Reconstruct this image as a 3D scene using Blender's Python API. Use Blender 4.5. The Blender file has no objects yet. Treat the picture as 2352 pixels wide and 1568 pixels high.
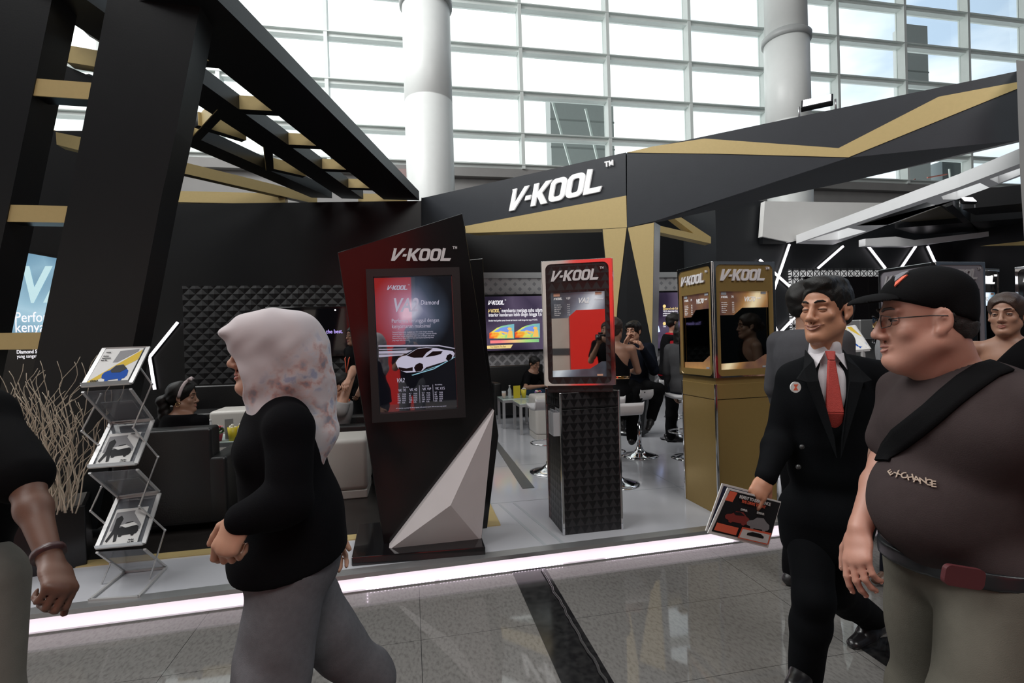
import bpy, bmesh, math, random
import numpy as np
from mathutils import Vector, Matrix
random.seed(7)
SC = bpy.context.scene
COL = SC.collection
PI = math.pi
# ---------------------------------------------------------------- camera calibration (2352x1568 frame)
FPX = 1176.0; YAW = math.radians(11.2); ROLL = math.radians(1.6); PITCH = math.radians(-0.3); EYE = 1.5
_Z = Vector((0, 0, 1)); _R0 = Vector((math.cos(YAW), -math.sin(YAW), 0)); _F0 = Vector((math.sin(YAW), math.cos(YAW), 0))
CF = math.cos(PITCH)*_F0 + math.sin(PITCH)*_Z
_U0 = math.cos(PITCH)*_Z - math.sin(PITCH)*_F0
CR = math.cos(ROLL)*_R0 - math.sin(ROLL)*_U0
CU = math.cos(ROLL)*_U0 + math.sin(ROLL)*_R0
def ray(px, py): return CF + (px-1176)/FPX*CR - (py-784)/FPX*CU
def P(px, py, d): return ray(px, py)*d + Vector((0, 0, EYE))
def G(px, py, z): v = ray(px, py); return P(px, py, (z-EYE)/v.z)
def W(px, py, y): v = ray(px, py); return P(px, py, y/v.y)
def PLN(px, py, o, n):
    v = ray(px, py); n = Vector(n); return P(px, py, (Vector(o)-Vector((0, 0, EYE))).dot(n)/v.dot(n))
# ---------------------------------------------------------------- tagging
def tag(o, label=None, cat=None, group=None, kind=None):
    if label: o['label'] = label
    if cat: o['category'] = cat
    if group: o['group'] = group
    if kind: o['kind'] = kind
    return o
def thing(name, label, cat, loc=(0, 0, 0), rz=0.0, group=None):
    o = bpy.data.objects.new(name, None); o.empty_display_size = .1; COL.objects.link(o)
    o.location = loc; o.rotation_euler = (0, 0, rz)
    return tag(o, label, cat, group)
def copy_tree(o, parent=None):
    c = o.copy(); COL.objects.link(c); c.parent = parent
    for ch in list(o.children): copy_tree(ch, c)
    return c
# ---------------------------------------------------------------- materials
MATS = {}
def mat(name, col, rough=.6, metal=0.0, emis=None, es=0.0, var=.06, vs=6.0, coat=0.0, bump=0.0, bs=40.0, alpha=1.0, spec=.5, sheen=0.0, col2=None, sss=0.0):
    if name in MATS: return MATS[name]
    m = bpy.data.materials.new(name); m.use_nodes = True; nt = m.node_tree; N = nt.nodes; L = nt.links
    b = N['Principled BSDF']
    tc = N.new('ShaderNodeTexCoord')
    nz = N.new('ShaderNodeTexNoise'); nz.inputs['Scale'].default_value = vs; nz.inputs['Detail'].default_value = 4
    L.new(tc.outputs['Object'], nz.inputs['Vector'])
    mx = N.new('ShaderNodeMix'); mx.data_type = 'RGBA'
    c = tuple(col)
    lo = tuple(max(0, x*(1-var)) for x in c); hi = tuple(min(1, x*(1+var)) for x in c)
    if col2: lo, hi = c, tuple(col2)
    mx.inputs[6].default_value = (*lo, 1); mx.inputs[7].default_value = (*hi, 1)
    L.new(nz.outputs['Fac'], mx.inputs[0]); L.new(mx.outputs[2], b.inputs['Base Color'])
    b.inputs['Roughness'].default_value = rough; b.inputs['Metallic'].default_value = metal
    b.inputs['Specular IOR Level'].default_value = spec
    b.inputs['Coat Weight'].default_value = coat; b.inputs['Coat Roughness'].default_value = .03
    b.inputs['Sheen Weight'].default_value = sheen
    if sss: b.inputs['Subsurface Weight'].default_value = sss; b.inputs['Subsurface Radius'].default_value = (.02, .008, .004); b.inputs['Subsurface Scale'].default_value = .3
    if emis: b.inputs['Emission Color'].default_value = (*emis, 1); b.inputs['Emission Strength'].default_value = es
    if alpha < 1: b.inputs['Alpha'].default_value = alpha
    if bump:
        n2 = N.new('ShaderNodeTexNoise'); n2.inputs['Scale'].default_value = bs; n2.inputs['Detail'].default_value = 3
        L.new(tc.outputs['Object'], n2.inputs['Vector'])
        bp = N.new('ShaderNodeBump'); bp.inputs['Strength'].default_value = bump; bp.inputs['Distance'].default_value = .01
        L.new(n2.outputs['Fac'], bp.inputs['Height']); L.new(bp.outputs['Normal'], b.inputs['Normal'])
    MATS[name] = m; return m
class NT:
    """tiny expression helper for node maths"""
    def __init__(s, m): s.nt = m.node_tree; s.N = s.nt.nodes; s.L = s.nt.links; s.b = s.N['Principled BSDF']
    def n(s, t, **k):
        x = s.N.new(t)
        for a, v in k.items(): setattr(x, a, v)
        return x
    def m(s, op, a, b=None, c=None):
        x = s.N.new('ShaderNodeMath'); x.operation = op
        for i, v in enumerate((a, b, c)):
            if v is None: continue
            if isinstance(v, (int, float)): x.inputs[i].default_value = v
            else: s.L.new(v, x.inputs[i])
        return x.outputs[0]
    def xyz(s, kind='Object'):
        tc = s.N.new('ShaderNodeTexCoord'); sp = s.N.new('ShaderNodeSeparateXYZ'); s.L.new(tc.outputs[kind], sp.inputs[0])
        s.vec = tc.outputs[kind]
        return sp.outputs[0], sp.outputs[1], sp.outputs[2]
    def noise(s, scale, detail=4, vec=None, out='Fac'):
        x = s.N.new('ShaderNodeTexNoise'); x.inputs['Scale'].default_value = scale; x.inputs['Detail'].default_value = detail
        s.L.new(vec or s.vec, x.inputs['Vector']); return x.outputs[out]
    def mix(s, f, a, b):
        x = s.N.new('ShaderNodeMix'); x.data_type = 'RGBA'
        for i, v in ((0, f), (6, a), (7, b)):
            if isinstance(v, tuple): x.inputs[i].default_value = (*v, 1)
            elif isinstance(v, (int, float)): x.inputs[i].default_value = v
            else: s.L.new(v, x.inputs[i])
        return x.outputs[2]
    def ramp(s, f, stops):
        x = s.N.new('ShaderNodeValToRGB'); el = x.color_ramp.elements
        while len(el) < len(stops): el.new(.5)
        for e, (p, c) in zip(el, stops): e.position = p; e.color = (*c, 1)
        s.L.new(f, x.inputs[0]); return x.outputs[0]
def newmat(name, rough=.6, metal=0, coat=0, spec=.5):
    m = bpy.data.materials.new(name); m.use_nodes = True; t = NT(m)
    t.b.inputs['Roughness'].default_value = rough; t.b.inputs['Metallic'].default_value = metal
    t.b.inputs['Coat Weight'].default_value = coat; t.b.inputs['Coat Roughness'].default_value = .02
    t.b.inputs['Specular IOR Level'].default_value = spec
    MATS[name] = m; return m, t
# ---------------------------------------------------------------- mesh builder
class MB:
    def __init__(s): s.v = []; s.f = []; s.mi = []; s.sm = []
    def add(s, vs, fs, mi=0, sm=False):
        o = len(s.v); s.v += [tuple(v) for v in vs]; s.f += [tuple(i+o for i in f) for f in fs]; s.mi += [mi]*len(fs); s.sm += [sm]*len(fs); return s
    def box(s, x0, x1, y0, y1, z0, z1, mi=0, M=None):
        vs = [Vector((x, y, z)) for z in (z0, z1) for y in (y0, y1) for x in (x0, x1)]
        if M: vs = [M @ v for v in vs]
        return s.add(vs, [(0, 2, 3, 1), (4, 5, 7, 6), (0, 1, 5, 4), (2, 6, 7, 3), (0, 4, 6, 2), (1, 3, 7, 5)], mi)
    def prism(s, poly, vec, mi=0):
        n = len(poly); vec = Vector(vec); a = [Vector(p) for p in poly]; b = [p+vec for p in a]
        return s.add(a+b, [tuple(range(n))[::-1], tuple(range(n, 2*n))]+[(i, (i+1) % n, n+(i+1) % n, n+i) for i in range(n)], mi)
    def hexa(s, a, b, mi=0):   # two quads
        return s.add(list(a)+list(b), [(3, 2, 1, 0), (4, 5, 6, 7)]+[(i, (i+1) % 4, 4+(i+1) % 4, 4+i) for i in range(4)], mi)
    def bar(s, a, b, w, h=None, mi=0, up=(0, 0, 1)):   # rectangular bar between points
        h = h or w; a = Vector(a); b = Vector(b); d = (b-a).normalized(); u = Vector(up)
        if abs(d.dot(u)) > .98: u = Vector((0, 1, 0))
        x = d.cross(u).normalized(); y = x.cross(d).normalized()
        c = [(-1, -1), (1, -1), (1, 1), (-1, 1)]
        return s.hexa([a+x*i*w/2+y*j*h/2 for i, j in c], [b+x*i*w/2+y*j*h/2 for i, j in c], mi)
    def tube(s, pts, r, n=8, mi=0, cap=True, ry=None):
        pts = [Vector(p) for p in pts]; k = len(pts); rs = r if isinstance(r, (list, tuple)) else [r]*k
        vs = []; fs = []; prev = None
        for i, p in enumerate(pts):
            t = (pts[min(i+1, k-1)]-pts[max(i-1, 0)]).normalized()
            if prev is None:
                u = Vector((0, 0, 1)) if abs(t.z) < .9 else Vector((1, 0, 0)); x = t.cross(u).normalized()
            else: x = (prev-t*prev.dot(t)).normalized()
            prev = x; y = t.cross(x)
            for j in range(n):
                a = 2*PI*j/n; vs.append(p+(x*math.cos(a)+y*math.sin(a))*rs[i])
        for i in range(k-1):
            for j in range(n): fs.append((i*n+j, i*n+(j+1) % n, (i+1)*n+(j+1) % n, (i+1)*n+j))
        if cap: fs.append(tuple(range(n))[::-1]); fs.append(tuple((k-1)*n+j for j in range(n)))
        return s.add(vs, fs, mi, True)
    def lathe(s, prof, n=32, c=(0, 0, 0), mi=0):
        vs = []; fs = []; k = len(prof)
        for r, z in prof:
            for j in range(n):
                a = 2*PI*j/n; vs.append((c[0]+r*math.cos(a), c[1]+r*math.sin(a), c[2]+z))
        for i in range(k-1):
            for j in range(n): fs.append((i*n+j, i*n+(j+1) % n, (i+1)*n+(j+1) % n, (i+1)*n+j))
        if prof[0][0] > 1e-4: fs.append(tuple(range(n))[::-1])
        if prof[-1][0] > 1e-4: fs.append(tuple((k-1)*n+j for j in range(n)))
        return s.add(vs, fs, mi, True)
    def sphere(s, c, r, n=16, m=10, mi=0, sc=(1, 1, 1)):
        vs = []; fs = []
        for i in range(m+1):
            th = PI*i/m
            for j in range(n):
                a = 2*PI*j/n; vs.append((c[0]+r*sc[0]*math.sin(th)*math.cos(a), c[1]+r*sc[1]*math.sin(th)*math.sin(a), c[2]+r*sc[2]*math.cos(th)))
        for i in range(m):
            for j in range(n): fs.append((i*n+j, (i+1)*n+j, (i+1)*n+(j+1) % n, i*n+(j+1) % n))
        return s.add(vs, fs, mi, True)
    def mesh(s, me, M=None, mi=0):   # append a bpy mesh transformed
        M = M or Matrix(); return s.add([M @ v.co for v in me.vertices], [tuple(p.vertices) for p in me.polygons], mi)
def obj(name, mb, m, parent=None, bevel=0, world=True, seg=2, smooth=None, clean=True):
    """one mesh object; coordinates are world unless parent given and world=False"""
    me = bpy.data.meshes.new(name)
    vs = mb.v
    if parent is not None and world:
        Mi = (Matrix.Translation(parent_loc(parent)) @ Matrix.Rotation(parent_rz(parent), 4, 'Z')).inverted()
        vs = [Mi @ Vector(v) for v in vs]
    me.from_pydata([tuple(v) for v in vs], [], mb.f)
    ms = m if isinstance(m, (list, tuple)) else [m]
    for x in ms: me.materials.append(x)
    me.polygons.foreach_set('material_index', mb.mi)
    me.polygons.foreach_set('use_smooth', [True]*len(mb.f) if smooth else mb.sm)
    if clean:
        bm = bmesh.new(); bm.from_mesh(me); bmesh.ops.recalc_face_normals(bm, faces=bm.faces); bm.to_mesh(me); bm.free()
    o = bpy.data.objects.new(name, me); COL.objects.link(o)
    if parent is not None: o.parent = parent
    if bevel:
        b = o.modifiers.new('bevel', 'BEVEL'); b.width = bevel; b.segments = seg; b.limit_method = 'ANGLE'; b.angle_limit = math.radians(40)
    return o
def parent_loc(p):
    l = Vector(p.location); q = p.parent
    while q: l += Vector(q.location); q = q.parent
    return l
def parent_rz(p):
    r = p.rotation_euler[2]; q = p.parent
    while q: r += q.rotation_euler[2]; q = q.parent
    return r
def struct(name, mb, m, bevel=0):
    return tag(obj(name, mb, m, None, bevel), kind='structure')
# ---------------------------------------------------------------- flat shapes with holes, text, logo
def shape(loops, depth=.002):
    """list of closed 2D loops (holes by even-odd) -> mesh in the XY plane, thickness depth"""
    cu = bpy.data.curves.new('shape', 'CURVE'); cu.dimensions = '2D'; cu.fill_mode = 'BOTH'; cu.extrude = depth/2
    for lp in loops:
        sp = cu.splines.new('POLY'); sp.points.add(len(lp)-1)
        for p, q in zip(sp.points, lp): p.co = (q[0], q[1], 0, 1)
        sp.use_cyclic_u = True
    return curve_mesh(cu)
def curve_mesh(cu):
    ob = bpy.data.objects.new('tmp', cu); COL.objects.link(ob)
    bpy.context.view_layer.update()
    me = bpy.data.meshes.new_from_object(ob.evaluated_get(bpy.context.evaluated_depsgraph_get()))
    bpy.data.objects.remove(ob); bpy.data.curves.remove(cu); return me
_TX = {}
def text_mesh(s, bold=0.0, depth=.001, shear=0.0, align='LEFT'):
    k = (s, bold, depth, shear, align)
    if k not in _TX:
        cu = bpy.data.curves.new('text', 'FONT'); cu.body = s; cu.size = 1; cu.extrude = depth; cu.offset = bold; cu.shear = shear
        cu.align_x = align; cu.resolution_u = 3; _TX[k] = curve_mesh(cu)
    return _TX[k]
def rrect(x0, x1, y0, y1, r, n=5):
    out = []
    for cx, cy, a0 in ((x1-r, y1-r, 0), (x0+r, y1-r, 90), (x0+r, y0+r, 180), (x1-r, y0+r, 270)):
        for i in range(n+1):
            a = math.radians(a0+90*i/n); out.append((cx+r*math.cos(a), cy+r*math.sin(a)))
    return out
def shear(lp, k=.26): return [(x+k*y, y) for x, y in lp]
_LOGO = {}
def logo(depth=.02, tm=True):
    """V-KOOL word mark, height 1, baseline at 0"""
    if (depth, tm) not in _LOGO:
        Ls = []
        Ls.append([(.0, 1), (.22, 1), (.21, .30), (.62, 1.0), (.86, 1.0), (.27, 0), (.0, 0), (.03, .9)])      # V
        Ls.append([(.74, .34), (.77, .54), (1.03, .54), (1.0, .34)])                                             # dash
        Ls.append([(1.10, 0), (1.10, 1), (1.33, 1), (1.33, .56), (1.66, 1), (1.95, 1), (1.56, .52), (1.90, 0), (1.60, 0), (1.37, .38), (1.33, .34), (1.33, 0)])
        Ls.append(rrect(1.93, 2.68, 0, 1, .24)); Ls.append(rrect(2.15, 2.46, .2, .8, .10))
        Ls.append(rrect(2.72, 3.47, 0, 1, .24)); Ls.append(rrect(2.94, 3.25, .2, .8, .10))
        Ls.append([(3.52, 1.06), (3.74, 1.02), (3.74, .22), (4.28, .22), (4.22, 0), (3.52, 0)])
        Ls = [shear(l, .22) for l in Ls]
        if tm:
            tmk = lambda l: [(4.46+(a-4.62)*.62, .98+(b-.86)*.75) for a, b in l]
            Ls.append(tmk([(4.62, 1.1), (4.62, 1.16), (4.86, 1.16), (4.86, 1.1), (4.77, 1.1), (4.77, .86), (4.71, .86), (4.71, 1.1)]))
            Ls.append(tmk([(4.90, .86), (4.90, 1.16), (4.96, 1.16), (5.03, .98), (5.10, 1.16), (5.16, 1.16), (5.16, .86), (5.11, .86), (5.11, 1.06), (5.05, .90), (5.01, .90), (4.95, 1.06), (4.95, .86)]))
        _LOGO[(depth, tm)] = shape(Ls, depth)
    return _LOGO[(depth, tm)]
def frame(o, x, y, sx=1.0, sy=None, sz=None):
    """matrix mapping XY to plane at origin o with unit dirs x,y"""
    x = Vector(x).normalized(); y = Vector(y); y = (y-x*y.dot(x)).normalized(); z = x.cross(y)
    sy = sx if sy is None else sy; sz = 1 if sz is None else sz
    M = Matrix((x*sx, y*sy, z*sz)).transposed().to_4x4(); M.translation = Vector(o); return M
# ---------------------------------------------------------------- shared materials
BLK = mat('matt_black_paint', (.0060, .0068, .0082), .36, var=.15, bump=.03, bs=80, spec=.38)
BLK2 = mat('charcoal_paint', (.022, .024, .028), .5, var=.12, bump=.05, bs=60)
BLKG = mat('gloss_black', (.006, .006, .007), .12, var=.1, coat=.3)
BLKS = mat('satin_black', (.006, .006, .0065), .17, var=.1)
GOLD = mat('gold_paint', (.52, .40, .18), .42, metal=.15, var=.06, vs=30)
GOLD2 = mat('gold_brushed', (.34, .23, .08), .34, metal=.45, var=.05, vs=40)
CHROME = mat('chrome', (.75, .76, .78), .09, metal=1.0, var=.02)
ALU = mat('aluminium', (.55, .56, .57), .32, metal=.8, var=.05)
WPAINT = mat('white_paint', (.80, .80, .78), .5, var=.03)
WFLOOR = mat('white_column', (.80, .83, .82), .38, var=.03)
STEEL = mat('white_steel', (.82, .88, .86), .4, var=.04)
CONC = mat('grey_concrete', (.30, .295, .29), .8, var=.12, vs=2.0, bump=.1)
WLEATH = mat('white_leather', (.52, .50, .465), .42, var=.04, bump=.08, bs=120)
BLEATH = mat('black_leather', (.0055, .0055, .006), .4, var=.2, bump=.12, bs=90)
GLASS = None
m, t = newmat('clear_pane')
for n_ in list(t.N):
    if n_.type != 'OUTPUT_MATERIAL': t.N.remove(n_)
_tr = t.N.new('ShaderNodeBsdfTransparent'); _tr.inputs[0].default_value = (.93, .965, .955, 1)
_gl = t.N.new('ShaderNodeBsdfGlossy'); _gl.inputs['Roughness'].default_value = .03
_lw = t.N.new('ShaderNodeLayerWeight'); _lw.inputs[0].default_value = .12
_mx = t.N.new('ShaderNodeMixShader'); t.L.new(_lw.outputs['Fresnel'], _mx.inputs[0]); t.L.new(_tr.outputs[0], _mx.inputs[1]); t.L.new(_gl.outputs[0], _mx.inputs[2])
t.L.new(_mx.outputs[0], [n_ for n_ in t.N if n_.type == 'OUTPUT_MATERIAL'][0].inputs[0])
PANE = m
LED = mat('led_white', (.9, .85, .9), .5, emis=(1.0, .86, .95), es=.88)
TUBE = mat('led_tube', (.9, .9, .9), .4, emis=(1.0, .93, 1.0), es=1.8)
# black panel with raised triangle print
m, t = newmat('triangle_print', .38)
x, y, z = t.xyz(); u = t.m('MULTIPLY', t.m('ADD', x, y), 1/.062); v = t.m('MULTIPLY', z, 1/.056)
fu = t.m('FRACT', u); fv = t.m('FRACT', v)
tri = t.m('LESS_THAN', t.m('MULTIPLY', t.m('ABSOLUTE', t.m('SUBTRACT', fu, .5)), 2), t.m('SUBTRACT', 1, fv))
t.L.new(t.mix(tri, (.006, .006, .007), (.020, .020, .022)), t.b.inputs['Base Color'])
t.L.new(t.m('MULTIPLY_ADD', tri, .15, .3), t.b.inputs['Roughness'])
TRI = m
# grey triangle sheen side
# dark quilted diamond wall
def diamond(name, scale, thr, ca, cb, rough=.5, relief=0.0, soft=False, use_x=True):
    m, t = newmat(name, rough)
    x, y, z = t.xyz(); a = t.m('MULTIPLY', t.m('ADD', x, z), scale); b = t.m('MULTIPLY', t.m('SUBTRACT', x, z), scale)
    fa = t.m('ABSOLUTE', t.m('SUBTRACT', t.m('FRACT', a), .5)); fb = t.m('ABSOLUTE', t.m('SUBTRACT', t.m('FRACT', b), .5))
    mxx = t.m('MAXIMUM', fa, fb)
    ins = t.m('LESS_THAN', mxx, thr)
    t.L.new(t.mix(ins, ca, cb), t.b.inputs['Base Color'])
    if relief:
        bp = t.N.new('ShaderNodeBump'); bp.inputs['Strength'].default_value = relief; bp.inputs['Distance'].default_value = .05
        bp.invert = True; t.L.new(mxx, bp.inputs['Height']); t.L.new(bp.outputs[0], t.b.inputs['Normal'])
    return m
QUILT = diamond('quilted_black_wall', 5.2, .47, (.003, .003, .0035), (.008, .008, .009), .5, .8)
DIA_TOP = diamond('diamond_print_small', 5.0, .22, (.52, .53, .54), (.30, .31, .33), .5)
DIA_LOW = diamond('diamond_print_lattice', 5.0, .36, (.46, .46, .48), (.20, .20, .21), .5)
# lattice of crossed squares, backlit
m, t = newmat('crossed_squares', .5)
x, y, z = t.xyz(); u = t.m('FRACT', t.m('MULTIPLY', x, 1/.16)); v = t.m('FRACT', t.m('MULTIPLY', z, 1/.16))
bd = t.m('GREATER_THAN', t.m('MAXIMUM', t.m('ABSOLUTE', t.m('SUBTRACT', u, .5)), t.m('ABSOLUTE', t.m('SUBTRACT', v, .5))), .43)
d1 = t.m('LESS_THAN', t.m('ABSOLUTE', t.m('SUBTRACT', u, v)), .07); d2 = t.m('LESS_THAN', t.m('ABSOLUTE', t.m('SUBTRACT', t.m('ADD', u, v), 1)), .07)
d3 = t.m('LESS_THAN', t.m('ABSOLUTE', t.m('SUBTRACT', u, .5)), .035)
ln = t.m('MAXIMUM', t.m('MAXIMUM', bd, d1), t.m('MAXIMUM', d2, d3))
c_ = t.mix(ln, (.75, .76, .76), (.01, .01, .012)); t.L.new(c_, t.b.inputs['Base Color'])
t.L.new(c_, t.b.inputs['Emission Color']); t.b.inputs['Emission Strength'].default_value = .30
LATT = m
# hall floor: polished grey stone tiles
m, t = newmat('polished_stone_tiles', .1, spec=.5)
x, y, z = t.xyz()
TS = 1.174
def grid(c, w, per): return t.m('GREATER_THAN', t.m('ABSOLUTE', t.m('SUBTRACT', t.m('FRACT', t.m('MULTIPLY', c, 1/per)), .5)), .5-w/per)
side = t.m('GREATER_THAN', x, .71); xo = t.m('SUBTRACT', x, t.m('MULTIPLY_ADD', side, .811, .009))
jl = t.m('MAXIMUM', grid(xo, .0016, TS), grid(t.m('SUBTRACT', y, 2.613), .0013, .587))
mp = t.n('ShaderNodeMapping'); mp.inputs['Rotation'].default_value = (0, 0, .5); mp.inputs['Scale'].default_value = (2.0, 1, 1); t.L.new(t.vec, mp.inputs[0])
nn = t.noise(34, 9, mp.outputs[0]); n2 = t.noise(2.2, 3); n3 = t.noise(150, 2)
sp = t.ramp(nn, [(.34, (.125, .120, .113)), (.5, (.172, .166, .158)), (.7, (.195, .188, .178))])
sp = t.mix(t.m('MULTIPLY', t.m('GREATER_THAN', n3, .70), .35), sp, (.08, .075, .07))
sp = t.mix(t.m('MULTIPLY', n2, .3), sp, (.14, .135, .13))
t.L.new(t.mix(jl, sp, (.035, .035, .035)), t.b.inputs['Base Color'])
t.L.new(t.m('MULTIPLY_ADD', nn, .06, .01), t.b.inputs['Roughness'])
TILE = m
m, t = newmat('dark_stone_band', .12)
x, y, z = t.xyz(); nn = t.noise(25, 8)
t.L.new(t.ramp(nn, [(.35, (.006, .006, .007)), (.7, (.022, .022, .022))]), t.b.inputs['Base Color'])
BAND = m
# white glossy platform floor
m, t = newmat('white_platform_panels', .10, coat=.0)
x, y, z = t.xyz()
n2 = t.noise(3, 3); t.L.new(t.mix(n2, (.50, .51, .55), (.55, .56, .59)), t.b.inputs['Base Color'])
PLAT = m
WOODK = mat('dark_wood_floor', (.016, .014, .013), .28, var=.4, vs=12)
# screens
def screen(name, stops, es=1.0, scale=3.0, rough=.05, ang=.6, base=(.004, .004, .005)):
    m, t = newmat(name, rough); x, y, z = t.xyz()
    vo = t.n('ShaderNodeTexVoronoi'); vo.feature = 'F1'; vo.inputs['Scale'].default_value = scale
    mp = t.n('ShaderNodeMapping'); mp.inputs['Rotation'].default_value = (.3, .5, ang); t.L.new(t.vec, mp.inputs[0]); t.L.new(mp.outputs[0], vo.inputs['Vector'])
    f = t.m('MULTIPLY_ADD', vo.outputs['Distance'], .6, t.m('MULTIPLY', t.noise(scale*.6, 2), .5))
    c = t.ramp(f, stops); t.b.inputs['Base Color'].default_value = (*base, 1)
    t.L.new(c, t.b.inputs['Emission Color']); t.b.inputs['Emission Strength'].default_value = es
    return m
SKIN_TONES = {}
def skin(k, c):
    return mat('skin_'+k, c, .48, var=.10, vs=14, sss=.08, col2=None, bump=.03, bs=300)
# ================================================================ HALL
mb = MB(); mb.box(-14, 34, -9, 20, -.1, 0); struct('floor', mb, TILE)
# dark bands let into the stone floor
mb = MB(); mb.box(.60, .82, -2, 3.30, 0, .003)
tag(obj('stone_band', mb, BAND), kind='structure'); bpy.data.objects['stone_band'].name = 'trim_1'
q = [G(2035, 1456, 0), G(2091, 1462, 0), G(2066, 1553, 0), G(1925, 1400, 0)]
mb = MB(); mb.box(2.03, 9, 1.87, 2.088, 0, .003); struct('trim_2', mb, BAND)
# platform with lit edge; its front edge runs a hair off the tile grid
def yf(x): return 3.215+.028*(x+1)
def strip(x0, x1, dy0, dy1, z0, z1, mb=None):
    mb = mb or MB()
    mb.hexa([(x0, yf(x0)+dy0, z0), (x1, yf(x1)+dy0, z0), (x1, yf(x1)+dy1, z0), (x0, yf(x0)+dy1, z0)],
            [(x0, yf(x0)+dy0, z1), (x1, yf(x1)+dy0, z1), (x1, yf(x1)+dy1, z1), (x0, yf(x0)+dy1, z1)]); return mb
XL, XR = -9.5, 16
mb = MB(); mb.prism([(XL, yf(XL)+.03, 0), (XR, yf(XR)+.03, 0), (XR, 11.4, 0), (XL, 11.4, 0)], (0, 0, .11)); struct('floor_platform', mb, PLAT)
mb = strip(XL, XR, -.035, .05, .088, .114); strip(XL, XR, -.03, .03, 0, .008, mb); struct('trim_3', mb, ALU)
led = strip(XL, XR, -.012, .03, .008, .088)
tag(obj('edge_light', led, LED), 'long pinkish white light strip glowing under the platform lip', 'light strip')
mb = MB()
for i in range(60):
    x = -.30+i*.021
    if not (0.12 < x < .13): mb.sphere((x, yf(x)-.022, .012), .0045, 8, 6)
for i in range(70):
    x = 1.25+i*.014; mb.sphere((x, yf(x)-.022, .012), .003, 6, 5)
for i in range(3): mb.sphere((-.30, yf(-.3)-.018, .03+i*.02), .004, 8, 6)
tag(obj('led_dots', mb, mat('led_dot', (1, 1, 1), .4, emis=(1, .85, 1), es=6)), 'tiny bare light dots along the foot of the glowing platform edge', 'lights', kind='stuff')
# joints between platform panels and translucent tape lines
mb = MB()
for x in (.735, .86): mb.hexa([(x+.10, yf(x)+.05, .110), (x+.125, yf(x)+.05, .110), (x-.03, 4.25, .110), (x-.05, 4.25, .110)], [(x+.10, yf(x)+.05, .1115), (x+.125, yf(x)+.05, .1115), (x-.03, 4.25, .1115), (x-.05, 4.25, .1115)])
for y in (4.28, 5.5, 6.7, 7.9): mb.box(.63, 9, y, y+.012, .11, .1112)
for x in (2.35, 3.9, 5.4): mb.box(x, x+.01, 3.4, 9, .11, .1112)
struct('trim_4', mb, mat('panel_joint', (.44, .47, .50), .2))
# lounge carpet and its gold border
mb = MB(); mb.box(-9, .52, 3.86, 9.6, .11, .116); struct('floor_lounge', mb, WOODK)
mb = MB(); mb.box(-9, .62, 3.765, 3.86, .11, .118); mb.box(.52, .62, 3.86, 9.6, .11, .118); struct('trim_5', mb, GOLD)
mb = MB(); mb.prism([G(1200, 1122, .111), G(1228, 1120, .111), G(1135, 1003, .111), G(1120, 998, .111)], (0, 0, .002)); struct('trim_6', mb, mat('dark_tape', (.10, .115, .12), .3))

# ---- glazed far side of the hall
YG = 18.0
mb = MB(); mb.box(-30, 44, YG, YG+.4, 0, 7.5); mb.box(-30, 44, YG-.25, YG, 7.2, 7.5); struct('wall_back', mb, CONC)
mx_ = [YG*(.228+.1825*k) for k in range(-9, 13)]; tz = [7.6, 8.72, 10.2, 11.75, 13.3, 14.85, 16.4, 17.95, 19.5]
mb = MB()
for x in mx_: mb.box(x-.06, x+.06, YG-.32, YG+.1, 7.5, 20)
for z in tz: mb.box(mx_[0], mx_[-1], YG-.22, YG+.12, z-.085, z+.05); mb.box(mx_[0], mx_[-1], YG-.34, YG-.2, z+.02, z+.05)
win = struct('window_1', mb, STEEL)
for a, b in zip(mx_[:-1], mx_[1:]):
    p_ = MB(); p_.box(a+.06, b-.06, YG+.02, YG+.04, 7.55, 19.9); obj('pane', p_, PANE, win)
mb = MB()
for z in (7.75, 7.88, 8.28): mb.box(-28, 40, YG+1.5, YG+1.54, z-.02, z+.02)
for k in range(-9, 13): mb.box(mx_[k+9]-.5, mx_[k+9]-.46, YG+1.5, YG+1.54, 7.4, 8.3)
tag(obj('balcony_railing', mb, mat('rail_steel', (.35, .37, .38), .5)), 'thin steel balcony railing seen outside through the glass wall', 'railing')
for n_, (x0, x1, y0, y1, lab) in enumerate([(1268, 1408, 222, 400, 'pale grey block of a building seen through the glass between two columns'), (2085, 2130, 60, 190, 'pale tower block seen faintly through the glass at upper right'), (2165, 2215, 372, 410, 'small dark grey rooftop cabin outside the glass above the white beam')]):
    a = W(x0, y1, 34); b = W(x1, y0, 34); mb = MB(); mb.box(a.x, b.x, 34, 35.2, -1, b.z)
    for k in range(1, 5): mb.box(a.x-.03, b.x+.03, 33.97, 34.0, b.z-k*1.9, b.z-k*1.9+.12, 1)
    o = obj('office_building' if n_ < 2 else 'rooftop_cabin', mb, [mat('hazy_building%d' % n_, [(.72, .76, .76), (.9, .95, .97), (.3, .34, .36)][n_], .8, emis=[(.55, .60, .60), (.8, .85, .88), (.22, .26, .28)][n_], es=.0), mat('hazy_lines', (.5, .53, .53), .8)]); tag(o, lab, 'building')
t_ = thing('steel_mast', 'thin white lattice poles standing outside the glass by the pale building', 'poles', (9, 26, 7))
for a, b in (((1268, 230), (1312, 385)), ((1312, 385), (1262, 390)), ((1345, 250), (1378, 390)), ((1378, 390), (1355, 385))):
    m_ = MB(); m_.bar(W(a[0], a[1], 26), W(b[0], b[1], 26), .10); obj('pole', m_, STEEL, t_)
t_ = thing('loading_barrier', 'red and white barrier arm outside the glass above the white beam', 'barrier', (23, 24, 6))
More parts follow.
